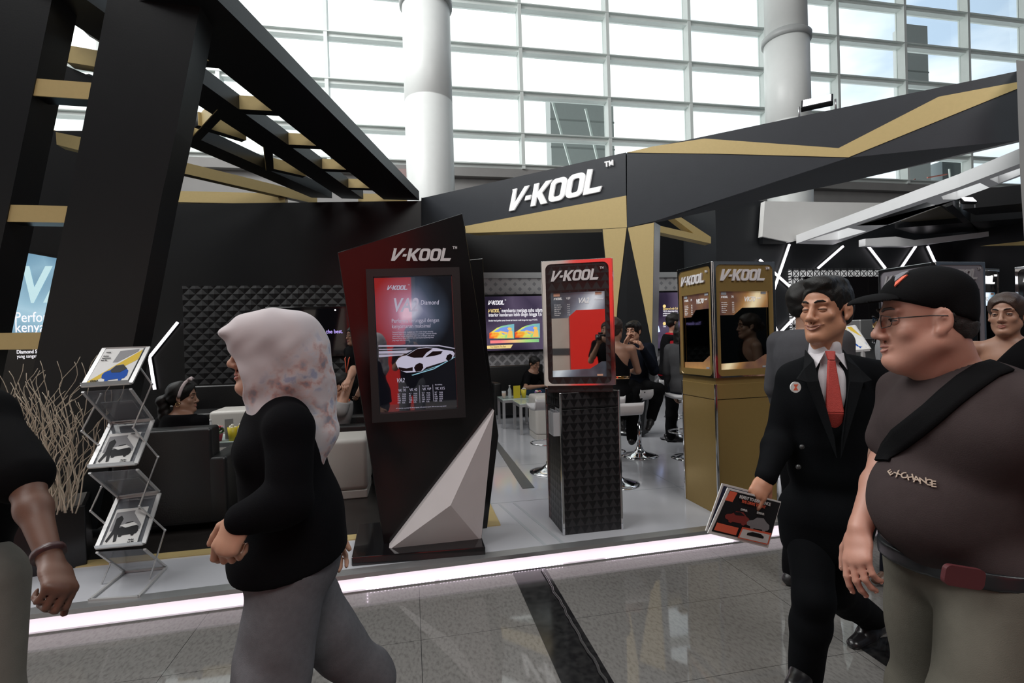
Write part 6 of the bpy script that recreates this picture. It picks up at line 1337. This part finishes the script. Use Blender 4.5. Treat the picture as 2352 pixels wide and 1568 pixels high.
# ---------------------------------------------------------------- person cut off at the left edge
def left_edge():
    t_ = person('person in a black T-shirt mostly outside the left edge, only an arm in view', (P(-120, 1500, 1.35).x, P(-120, 1500, 1.35).y, 0))
    J = JJ(neck=P(-170, 900, 1.40), chest=P(-150, 1010, 1.40), waist=P(-140, 1190, 1.40), pel=P(-130, 1330, 1.40), shR=P(-40, 960, 1.30), shL=P(-260, 960, 1.50),
           elR=P(62, 1120, 1.22), wrR=P(118, 1292, 1.12), elL=P(-330, 1150, 1.55), wrL=P(-300, 1300, 1.45), hipR=P(-70, 1350, 1.34), hipL=P(-190, 1350, 1.46), knR=P(-60, 1640, 1.30), anR=P(-90, 1960, 1.42), toeR=P(-40, 2010, 1.38), knL=P(-200, 1640, 1.5), anL=P(-260, 1900, 1.6), toeL=P(-200, 1930, 1.58))
    f = face_dir(70); H = Head(P(-160, 780, 1.38), f, 1.0)
    S = Sdf(); add_head(S, H); add_neck(S, H, J['neck']); torso(S, J, -.01); arm(S, J, 'R', .0, r=.80); arm(S, J, 'L'); leg(S, J, 'R'); leg(S, J, 'L'); foot(S, J['anR'], J['toeR']); foot(S, J['anL'], J['toeL'])
    dr = nv(npv(P(140, 1350, 1.08))-J['wrR']); o_ = add_hand(S, J['wrR'], dr, nv(-npv(_R0)*.9+npv(_F0)*.35), 1, (1.0, 1.05, 1.1, 1.15), .92, thumb=1.0); add_hand(S, J['wrL'], (0, 0, -1), -npv(_R0), 1)
    sdf_obj('body', S, .0055, skin('shaded_tan', (.13, .06, .038)), t_); face_bits(H, t_)  # skin colour darkened to stand for the weak light on this arm
    h = Sdf(); hair_cap(h, H, .012); clear_face(h, H); sdf_obj('hair', h, .006, HAIRM, t_)
    up = nv(J['neck']-J['waist']); lat = nv(J['shR']-J['shL']); fw = nv(np.cross(up, lat)); s = Sdf(); torso(s, J, .02, belly=.04)
    for q in ('R', 'L'): s.cone(J['sh'+q], J['sh'+q]+(J['el'+q]-J['sh'+q])*.85, .068, .066, .03)
    s.noise(.004, 20, 4); s.cut(J['pel']-up*.03, -up, .01); s.cut(J['neck']+up*.0, up, .01); sdf_obj('tshirt', s, .008, fabric('tshirt_black', (.005, .005, .0055)), t_)
    tr = Sdf(); torso(tr, J, .012); leg(tr, J, 'R', .035, r=1.05, taper=1.6); leg(tr, J, 'L', .035, taper=1.6); tr.cut(J['waist'], up, .01); sdf_obj('trousers', tr, .008, fabric('trousers_stone', (.20, .19, .165)), t_)
    m_ = MB(); a = J['elR']+(J['wrR']-J['elR'])*.86; d = nv(J['wrR']-J['elR']); m_.tube([a, a+d*.012], .0315, 16); obj('bracelet', m_, mat('bracelet_dark', (.05, .02, .02), .4), t_)
    for a, b in (('anL', 'toeL'), ('anR', 'toeR')): f_ = Sdf(); foot(f_, J[a], J[b], 1.15); sdf_obj('shoe', f_, .008, mat('shoe_black', (.012, .011, .012), .28), t_)
left_edge()
# ================================================================ PEOPLE INSIDE THE STAND
def crowd(label, head, yaw, pose='stand', lean=0.0, top=('black', (.005, .005, .0057)), sleeve='short', bottom=('black_trousers', (.005, .005, .0057)), hair='short', sk=None, arms=None, res=.0085, hy=None, pitch=0, seat=None, glass=False, shoe=(.012, .011, .012), w=1.0, floor=.11, hairm=None, detail=False, legs=None, sc=1.0, strap=None, roll=0.0, bare=1):
    px_, py_, d = head; va = math.degrees(math.atan((px_-1176)/1176)); Hc = npv(P(px_, py_, d)); ty = yaw-va; fy = (hy if hy is not None else yaw)-va
    f = face_dir(ty); r = np.cross(f, (0, 0, 1)); z = np.array([0, 0, 1.])
    if pose == 'stand': s = (Hc[2]-floor)/(1.57-.10*lean) if lean else (Hc[2]-floor)/1.57
    else: s = sc
    L = lambda a, b, c: r*a*s+f*b*s+z*c*s
    pel = Hc+L(0, -.02-lean*.62, -.64+lean*lean*.25)
    if seat is not None: pel[2] = seat+.10; 
    up = nv((Hc+L(0, -.03, -.12))-pel); TL = np.linalg.norm((Hc+L(0, -.03, -.12))-pel)
    T = lambda t: pel+up*TL*t
    J = dict(neck=Hc+L(0, -.025, -.150), chest=T(.66), waist=T(.27), pel=pel, shR=Hc+L(.172*w, -.02, -.205), shL=Hc+L(-.172*w, -.02, -.205), hipR=pel+L(.085, 0, -.03), hipL=pel+L(-.085, 0, -.03))
    A = dict(elR=(.215, -.03, -.47), wrR=(.20, .06, -.71), elL=(-.215, -.03, -.47), wrL=(-.20, .06, -.71)); A.update({k: v for k, v in (arms or {}).items() if len(v) == 3 and not k.startswith('P')})
    for k, v in A.items(): J[k] = Hc+L(*v)
    for k, v in (arms or {}).items():
        if k.startswith('P'): J[k[1:]] = npv(P(*v))
    if pose == 'stand':
        for q, g in (('R', 1), ('L', -1)): J['kn'+q] = pel+L(g*.095, .03, -.44); J['an'+q] = np.array([*(pel+L(g*.10, 0, 0))[:2], floor+.075]); J['toe'+q] = J['an'+q]+f*.15-z*.045
    else:
        kd = min(.40, pel[2]-floor-.10)
        for q, g in (('R', 1), ('L', -1)):
            kz = -.06 if pel[2] < .75 else -.16; J['kn'+q] = pel+L(g*.12, .40, kz); J['an'+q] = J['kn'+q]+L(0, -.02 if pel[2] < .75 else -.10, -.37)
            J['an'+q][2] = max(J['an'+q][2], floor+.08) if pel[2] >= .75 else floor+.08; J['toe'+q] = J['an'+q]+f*.14-z*.045
    for k, v in (legs or {}).items(): J[k] = npv(P(*v))
    t_ = person(label, (Hc[0], Hc[1], floor)); sk = sk or SK_D
    H = Head(Hc, face_dir(fy, pitch), s*.99, up=z+r*roll); S = Sdf(); add_head(S, H, detail=detail); add_neck(S, H, J['neck'], .05*s)
    torso(S, J, -.014, wide=w); 
    for q in 'RL': arm(S, J, q, -.005, r=s); leg(S, J, q, -.006, r=s); foot(S, J['an'+q], J['toe'+q], .8)
    for q, g in (('R', 1), ('L', -1)):
        dr = J['wr'+q]-J['el'+q]; add_hand(S, J['wr'+q], dr, (arms or {}).get('palm'+q) if False else np.cross(nv(dr), f)*0+nv(-r*g+f*.2) if abs(nv(dr)[2]) > .6 else -z, -g if abs(nv(dr)[2]) > .6 else g, s=.95)
    sdf_obj('body', S, res, sk, t_); face_bits(H, t_, detail=detail, sk=sk)
    up3 = nv(J['neck']-J['waist']); lat = nv(J['shR']-J['shL']); fw = nv(np.cross(up3, lat)); R3 = np.stack([lat, fw, up3])
    TM = fabric('cloth_'+top[0], top[1]); c = Sdf(); torso(c, J, .010, wide=w, deep=1.06)
    frac = {'long': .97, 'short': .28, 'none': 0, 'three': .8}[sleeve if sleeve != 'one' else 'none']
    if sleeve == 'one':
        Q_ = 'L' if bare > 0 else 'R'; c.cone(J['neck']-up3*.05-lat*.05*bare, J['sh'+Q_]+up3*.005, .058, .056, .03); arm(c, J, Q_, .012, .9, r=s); c.cut(J['neck']-up3*.075, nv(up3*.62+lat*.78*bare), .01)
        c.chain([J['shL'], J['elL']], [.056, .05], .03) if False else None
    else:
        for q in 'RL':
            a, b = J['sh'+q], J['el'+q]; fr2 = min(1, frac*2) if frac < .5 else 1; c.cone(a, a+(b-a)*(fr2 if frac >= .5 else .62), .060*s, .056*s, .03)
            if frac > .5: arm(c, J, q, .014, frac, r=s)
    c.ell(J['pel'], (.165*s, .12*s, .12*s), R3, .04); c.noise(.003, 22, int(px_) % 17); c.cut(J['pel']-up3*.07, -up3, .01)
    if sleeve != 'one': c.cut(J['neck']+up3*.02, up3, .008)
    tp = sdf_obj('dress' if bottom is None else 'top', c, res, TM, t_)
    if bottom is None:
        e = Sdf(); torso(e, J, .012); e.cut(J['waist'], up3); [e.cone(J['hip'+q], J['kn'+q], .10, .085, .05) for q in 'RL']; sdf_obj('skirt', e, res*1.1, TM, t_)
    else:
        e = Sdf(); torso(e, J, .004); e.cut(J['waist']+up3*.01, up3, .01); [leg(e, J, q, .016, r=s, taper=1.4) for q in 'RL']; e.noise(.003, 24, 3); sdf_obj('trousers', e, res*1.1, fabric('cloth_'+bottom[0], bottom[1]), t_)
    for q in 'RL': e = Sdf(); foot(e, J['an'+q], J['toe'+q], 1.08*s); sdf_obj('shoe', e, res, mat('shoe_%d' % int(shoe[0]*1000), shoe, .4), t_)
    hm = hairm or HAIRM; h = Sdf(); hair_cap(h, H, .013); RT = H.R.T
    if hair == 'short': clear_face(h, H, .047)
    else:
        h.ell(H(0, .118, -.01), np.array([.066, .085, .094])*s, RT, .006, 's'); h.cut(H(0, 0, -.075), H.ax(0, .2, -1))
        if hair == 'long': h.cone(H(-.045, -.05, -.02), H(-.06, -.075, -.22), .06, .03, .03); h.cone(H(.045, -.05, -.02), H(.06, -.075, -.22), .06, .03, .03); h.cone(H(0, -.07, -.02), H(0, -.09, -.24), .06, .035, .03)
        if hair == 'bun': h.ell(H(0, -.125, .00), np.array([.045, .040, .048])*s, RT, .01)
        if hair == 'tail': h.cone(H(0, -.10, .03), H(0, -.15, -.02), .03, .045, .02); h.cone(H(0, -.15, -.02), H(0, -.13, -.16), .045, .05, .02)
    if hair == 'wavy': h.ell(H(0, .075, .085), np.array([.06, .035, .035])*s, RT, .015); h.ell(H(.06, .04, .05), np.array([.03, .04, .05])*s, RT, .015); h.ell(H(-.06, .04, .05), np.array([.03, .04, .05])*s, RT, .015)
    h.noise(.0025, 150, 4, 5, (1, .5, .5)); sdf_obj('hair', h, max(.0055, res*.75), hm, t_)
    if glass:
        g = MB(); [g.tube([H(q*(.032+.021*math.cos(a*PI/6)), .106-.004*abs(math.cos(a*PI/6)), .004+.016*math.sin(a*PI/6)) for a in range(13)], .0018, 5) for q in (-1, 1)]; g.tube([H(.052, .098, .01), H(.078, .04, .012), H(.082, -.01, .01)], .002, 5); g.tube([H(-.052, .098, .01), H(-.078, .04, .012), H(-.082, -.01, .01)], .002, 5); g.tube([H(-.011, .107, .008), H(.011, .107, .008)], .0018, 5); obj('glasses', g, mat('glasses_frame', (.012, .009, .008), .25), t_)
    return t_, J, H, dict(up=up3, lat=lat, fw=fw, s=s, tp=tp)
GREYJ = ('grey_jacket', (.30, .29, .29))
# lounge
t_, J, H, B = crowd('woman with a white bow headband seated in the lounge, turned to the right', (420, 914, 4.25), 135, 'sit', .05, ('black_knit', (.005, .005, .0057)), 'long', None, 'tail', SK_D, hy=72, seat=.42, res=.007, detail=True, floor=.116)
m_ = MB(); m_.tube([H(.0835*math.cos(a), -.022+.004-.02*math.sin(a), .028+.108*math.sin(a)) if False else H(.091*math.cos(a), .035-.03*(1-math.sin(a)), .040+.098*math.sin(a)) for a in [PI*i/14-.25 for i in range(17)][:16]], .013, 8); BW = fabric('headband_white', (.50, .42, .42), .8); hb = obj('headband', m_, BW, t_)
m_ = MB(); c = H(0, .045, .148); m_.sphere(c, .015, 10, 8); m_.tube([c, H(.03, .07, .160), H(.055, .085, .150)], [.010, .016, .006], 8); m_.tube([c, H(-.03, .06, .162), H(-.055, .07, .155)], [.010, .016, .006], 8); obj('bow', m_, BW, hb)
m_ = MB(); m_.tube([H(.086+.0*i, -.012+.016*math.sin(i*PI/6), -.045+.016*math.cos(i*PI/6)) for i in range(13)], .0022, 6); m_.tube([H(-.086, -.012+.016*math.sin(i*PI/6), -.045+.016*math.cos(i*PI/6)) for i in range(13)], .0022, 6); obj('hoop_earring', m_, mat('earring_gold', (.8, .6, .3), .2, metal=1), t_)
t_, J, H, B = crowd('man in a grey jacket with an orange collar seated with one hand on his head', (778, 888, 5.4), -95, 'sit', -.10, GREYJ, 'long', ('black_trousers', (.005, .005, .0057)), 'short', SK_H, seat=.42, res=.007, detail=True, floor=.116, sc=1.08,
    arms={'PelL': (812, 848, 5.45), 'PwrL': (800, 872, 5.26), 'PelR': (752, 962, 5.75), 'PwrR': (722, 975, 5.6)}, hy=-95)
m_ = MB(); n0 = J['neck']; m_.tube([n0+B['lat']*.074*math.cos(a)+B['fw']*.070*math.sin(a)+B['up']*.03 for a in [i*PI/8 for i in range(17)]], .012, 8); obj('collar', m_, mat('collar_orange', (.62, .10, .04), .7), t_)
crowd('dark clothed man standing in front of the television, head above the headscarf', (672, 772, 5.7), 60, 'stand', .0, ('black_shirt', (.005, .005, .0057)), 'long', arms={'PelR': (712, 870, 5.5), 'PwrR': (738, 850, 5.35)}, sk=SK_D, floor=.116, pitch=-12)
t_, J, H, B = crowd('man with glasses and red lanyard half hidden behind the left edge of the screen tower', (813, 772, 6.5), -60, 'stand', .0, ('black_shirt', (.005, .005, .0057)), 'short', glass=True, floor=.116)
m_ = MB(); m_.tube([J['neck']+B['lat']*.05+B['fw']*.03, J['chest']+B['lat']*.05+B['fw']*.13, J['waist']+B['fw']*.14], .007, 6); m_.tube([J['neck']-B['lat']*.05+B['fw']*.03, J['chest']-B['lat']*.05+B['fw']*.13, J['waist']+B['fw']*.14], .007, 6); obj('lanyard', m_, STR, t_)
# glass tables
crowd('man with glasses in a black T-shirt sitting in the armchair left of the black kiosk', (1228, 836, 8.75), 50, 'sit', .30, ('black_tee', (.005, .005, .0057)), 'short', ('jeans_blue', (.02, .04, .07)), 'short', SK_D, seat=.50, glass=True, res=.0085, arms={'PelR': (1207, 890, 8.45), 'PwrR': (1248, 886, 8.2), 'PelL': (1262, 885, 8.6), 'PwrL': (1262, 895, 8.2)}, hy=38, pitch=-15)
# around the bar stools
t_, J, H, B = crowd('woman from behind in a black one-shoulder dress with a gold belt, between the kiosks', (1412, 758, 5.45), 172, 'sit', .04, ('black_dress', (.005, .005, .0057)), 'one', ('black_trousers', (.005, .005, .0057)), 'bun', SK_D, seat=.80, res=.007, hairm=mat('hair_brown', (.030, .014, .008), .45, var=.3, vs=60, bump=.3, bs=220), hy=160, arms={'elL': (-.19, .10, -.42), 'wrL': (-.10, .30, -.50), 'elR': (.22, .08, -.44), 'wrR': (.12, .30, -.46)})
b = Sdf(); b.ell(J['waist']+B['up']*.02, (.150, .120, .5), np.stack([B['lat'], B['fw'], B['up']]), .01); b.cut(J['waist']+B['up']*.035, B['up'], .002); b.cut(J['waist']-B['up']*.0, -B['up'], .002); sdf_obj('belt', b, .006, mat('belt_gold', (.85, .55, .30), .15, metal=1), t_)
t_, J, H, B = crowd('dark haired man in a black jacket resting his hand on his mouth', (1455, 762, 6.15), -22, 'sit', .10, ('navy_jacket', (.008, .010, .016)), 'long', ('black_trousers', (.005, .005, .0057)), 'wavy', SK_H, seat=.80, res=.007, detail=True, hy=-28, arms={'PelR': (1405, 850, 5.8), 'PwrR': (1436, 790, 5.78), 'PelL': (1502, 850, 5.95), 'PwrL': (1476, 800, 5.75)},
    legs={'knL': (1512, 895, 5.75), 'anL': (1497, 958, 5.8), 'toeL': (1488, 985, 5.7), 'knR': (1470, 900, 5.7), 'anR': (1425, 958, 5.6), 'toeR': (1430, 985, 5.5)})
t_, J, H, B = crowd('man in a red shirt and black vest left of the gold kiosk', (1550, 742, 6.7), 95, 'stand', .12, ('red_shirt', (.33, .012, .02)), 'short', res=.0085, hy=100, pitch=-8, arms={'PelL': (1540, 830, 6.4), 'PwrL': (1562, 850, 6.3)})
v = Sdf(); torso(v, J, .022, deep=1.08); v.cut(J['neck']-B['up']*.005, B['up'], .01); v.cut(J['pel']-B['up']*.05, -B['up'], .01); sdf_obj('vest', v, .0085, fabric('vest_black', (.005, .005, .0057)), t_)
crowd('long haired woman in a charcoal jacket sitting on a bar stool beside the gold kiosk', (1572, 762, 5.9), 150, 'sit', .06, ('charcoal_jacket', (.050, .050, .053)), 'long', ('dark_trousers', (.012, .014, .02)), 'long', SK_F, seat=.80, res=.008, hy=140)
crowd('person in a white T-shirt mostly hidden behind the gold kiosk', (1742, 752, 5.2), 20, 'stand', 0, ('white_tee', (.50, .50, .50)), 'short', w=1.02)
# behind the two men
crowd('black haired man in a grey shirt turned away directly behind the young man', (1860, 702, 2.95), 140, 'stand', .05, ('grey_shirt', (.060, .060, .066)), 'long', res=.0065, w=1.05, detail=True, hy=125, floor=0.0)
crowd('person in a light grey shirt glimpsed between the two men at right', (2050, 748, 5.6), 100, 'stand', .05, ('pale_grey_shirt', (.22, .22, .23)), 'long', res=.009, w=1.1)
crowd('short person in a red top hidden behind the older man, one sandalled foot showing', (2082, 792, 3.0), -20, 'stand', 0, ('red_top', (.50, .01, .02)), 'short', ('dark_trousers', (.012, .014, .02)), 'long', SK_F, res=.007, floor=0.0, shoe=(.10, .05, .03), legs={'anR': (2046, 1318, 3.0), 'toeR': (2012, 1332, 2.98)})
t_, J, H, B = crowd('woman with tied back hair in a black one-shoulder dress at the right edge', (2312, 724, 3.05), -12, 'stand', 0, ('black_dress', (.005, .005, .0057)), 'one', None, 'bun', SK_D, res=.0055, detail=True, hy=-14, hairm=mat('hair_brown', (.030, .014, .008)), w=.95, floor=0.0)
b = Sdf(); b.ell(J['waist']+B['up']*.02, (.150, .122, .5), np.stack([B['lat'], B['fw'], B['up']]), .01); b.cut(J['waist']+B['up']*.035, B['up'], .002); b.cut(J['waist']-B['up']*.0, -B['up'], .002); sdf_obj('belt', b, .006, mat('belt_gold', (.85, .55, .30)), t_)

# the photographer behind the lens, met only as a reflection in the mirror windows
t_ = person('photographer in a black shirt, seen only as a reflection in the black kiosk', (-.02, -.55, 0))
Jp = JJ(neck=(-.0, -.50, 1.44), chest=(0, -.52, 1.25), waist=(0, -.52, 1.04), pel=(0, -.52, .92), shR=(.19, -.50, 1.38), shL=(-.19, -.50, 1.38), elR=(.25, -.38, 1.16), wrR=(.10, -.20, 1.42), elL=(-.22, -.36, 1.14), wrL=(-.04, -.22, 1.40), hipR=(.09, -.52, .9), hipL=(-.09, -.52, .9), knR=(.11, -.48, .48), knL=(-.11, -.48, .48), anR=(.12, -.52, .08), anL=(-.12, -.52, .08), toeR=(.13, -.38, .03), toeL=(-.13, -.38, .03))
Hp = Head((0, -.46, 1.58), npv((.1, 1, 0)), 1.0); S = Sdf(); add_head(S, Hp, detail=False); add_neck(S, Hp, Jp['neck']); torso(S, Jp, -.012)
for q in 'RL': arm(S, Jp, q); leg(S, Jp, q); foot(S, Jp['an'+q], Jp['toe'+q], .85)
add_hand(S, Jp['wrR'], (-.5, .6, .5), (-.8, -.2, 0), 1, (.8, .9, 1, 1)); add_hand(S, Jp['wrL'], (.3, .6, .5), (.3, 0, .9), 1, (.8, .9, 1, 1)); sdf_obj('body', S, .009, SK_D, t_); face_bits(Hp, t_, detail=False)
c = Sdf(); torso(c, Jp, .012)
for q in 'RL': c.cone(Jp['sh'+q], Jp['sh'+q]+(Jp['el'+q]-Jp['sh'+q])*.7, .062, .06, .03)
c.cut((0, 0, .84), (0, 0, -1)); sdf_obj('top', c, .009, fabric('cloth_black_shirt', (.005, .005, .0057)), t_)
e = Sdf(); torso(e, Jp, .004); [leg(e, Jp, q, .018, taper=1.4) for q in 'RL']; e.cut(Jp['waist'], (0, 0, 1)); sdf_obj('trousers', e, .01, fabric('trousers_grey', (.1, .1, .1)), t_)
for q in 'RL': e = Sdf(); foot(e, Jp['an'+q], Jp['toe'+q], 1.15); sdf_obj('shoe', e, .009, mat('shoe_black', (.012, .011, .012)), t_)
h = Sdf(); hair_cap(h, Hp, .010); clear_face(h, Hp, .047); sdf_obj('hair', h, .008, HAIRM, t_)
m_ = MB(); m_.box(-.07, .07, -.22, -.16, 1.43, 1.53); m_.box(-.03, .03, -.22, -.17, 1.53, 1.56); o = obj('camera_body', m_, BLK, None, bevel=.008); o.name = 'photo_camera'
o['label'] = 'black photo camera held to the eye of the photographer in the reflection'; o['category'] = 'camera'
m_ = MB(); m_.tube([(0, -.16, 1.48), (0, -.07, 1.48)], .036, 20); obj('lens', m_, BLKG, o)
# ================================================================ CAMERA, LIGHT, WORLD
cam = bpy.data.cameras.new('camera'); cam.lens = 36*FPX/2352; cam.sensor_width = 36; cam.clip_start = .05; cam.clip_end = 300
co = bpy.data.objects.new('camera', cam); COL.objects.link(co)
Mx = Matrix((CR, CU, -CF)).transposed().to_4x4(); Mx.translation = (0, 0, EYE); co.matrix_world = Mx; SC.camera = co
w = bpy.data.worlds.new('sky'); SC.world = w; w.use_nodes = True; nt = w.node_tree; N = nt.nodes; L = nt.links
bg = N['Background']; tc = N.new('ShaderNodeTexCoord'); sp = N.new('ShaderNodeSeparateXYZ'); L.new(tc.outputs['Generated'], sp.inputs[0])
def mth(op, a, b=None, c=None):
    x = N.new('ShaderNodeMath'); x.operation = op; x.use_clamp = False
    for i, v in enumerate((a, b, c)):
        if v is None: continue
        if isinstance(v, (int, float)): x.inputs[i].default_value = v
        else: L.new(v, x.inputs[i])
    return x.outputs[0]
nz = N.new('ShaderNodeTexNoise'); nz.inputs['Scale'].default_value = 4.5; nz.inputs['Detail'].default_value = 7; mp = N.new('ShaderNodeMapping'); mp.inputs['Scale'].default_value = (1, 1, 2.6)
L.new(tc.outputs['Generated'], mp.inputs[0]); L.new(mp.outputs[0], nz.inputs['Vector'])
# clouds thin out towards the right where blue shows through
cl = mth('MULTIPLY_ADD', sp.outputs[0], -1.1, 1.15); cl = mth('ADD', cl, nz.outputs['Fac'])
rp = N.new('ShaderNodeValToRGB'); L.new(mth('MULTIPLY', cl, .6), rp.inputs[0]); e = rp.color_ramp.elements
e[0].position = .42; e[0].color = (.66, .82, 1.06, 1); e[1].position = .70; e[1].color = (1.7, 1.7, 1.7, 1)
# bright sky beyond the glass (+Y), dim hall interior behind the viewer
fr_ = N.new('ShaderNodeMapRange'); fr_.interpolation_type = 'SMOOTHSTEP'; fr_.inputs['From Min'].default_value = -.40; fr_.inputs['From Max'].default_value = .55; fr_.inputs['To Min'].default_value = BACK_LEVEL = .05; fr_.inputs['To Max'].default_value = 1.0
L.new(sp.outputs[1], fr_.inputs['Value'])
mx = N.new('ShaderNodeMix'); mx.data_type = 'RGBA'; mx.blend_type = 'MULTIPLY'; mx.inputs[0].default_value = 1; L.new(rp.outputs[0], mx.inputs[6])
zr = N.new('ShaderNodeMapRange'); zr.interpolation_type = 'SMOOTHSTEP'; zr.inputs['From Min'].default_value = .68; zr.inputs['From Max'].default_value = .92; zr.inputs['To Min'].default_value = 1; zr.inputs['To Max'].default_value = .25; L.new(sp.outputs[2], zr.inputs['Value'])
fz_ = mth('MULTIPLY', fr_.outputs[0], zr.outputs[0])
cb = N.new('ShaderNodeCombineXYZ'); [L.new(fz_, cb.inputs[i]) for i in range(3)]; L.new(cb.outputs[0], mx.inputs[7])
L.new(mx.outputs[2], bg.inputs[0]); bg.inputs[1].default_value = 1.0
def area(name, loc, target, size, power, col=(1, 1, 1), sy=None):
    l = bpy.data.lights.new(name, 'AREA'); l.energy = power; l.size = size; l.color = col
    if sy: l.shape = 'RECTANGLE'; l.size_y = sy
    o = bpy.data.objects.new(name, l); COL.objects.link(o); o.location = loc
    o.rotation_euler = (Vector(target)-Vector(loc)).to_track_quat('-Z', 'Y').to_euler(); return o
area('skylight_left', (-9, 9, 15), (3, 8, 3), 6, 1600, (1, 1, .98))
area('facade_fill', (-9, 1, 16), (6, 18, 9), 10, 1600, (1, 1, .99))  # added fill light, brightens window bars and other camera-facing sides from inside
area('front_fill', (3, -5, 11), (3, 6, 2.5), 5, 620, (1, .98, .95))  # added fill from behind the viewer, lifts the fronts of the stand
SC.view_settings.view_transform = 'Standard'; SC.view_settings.look = 'None'; SC.view_settings.exposure = 0; SC.view_settings.gamma = 1
SC.view_settings.use_curve_mapping = False
cy = SC.cycles
cy.max_bounces = 6; cy.diffuse_bounces = 3; cy.glossy_bounces = 3; cy.transmission_bounces = 3; cy.transparent_max_bounces = 12
cy.use_denoising = True; cy.caustics_reflective = False; cy.caustics_refractive = False; cy.sample_clamp_indirect = 4
cy.use_adaptive_sampling = True; cy.adaptive_threshold = .02
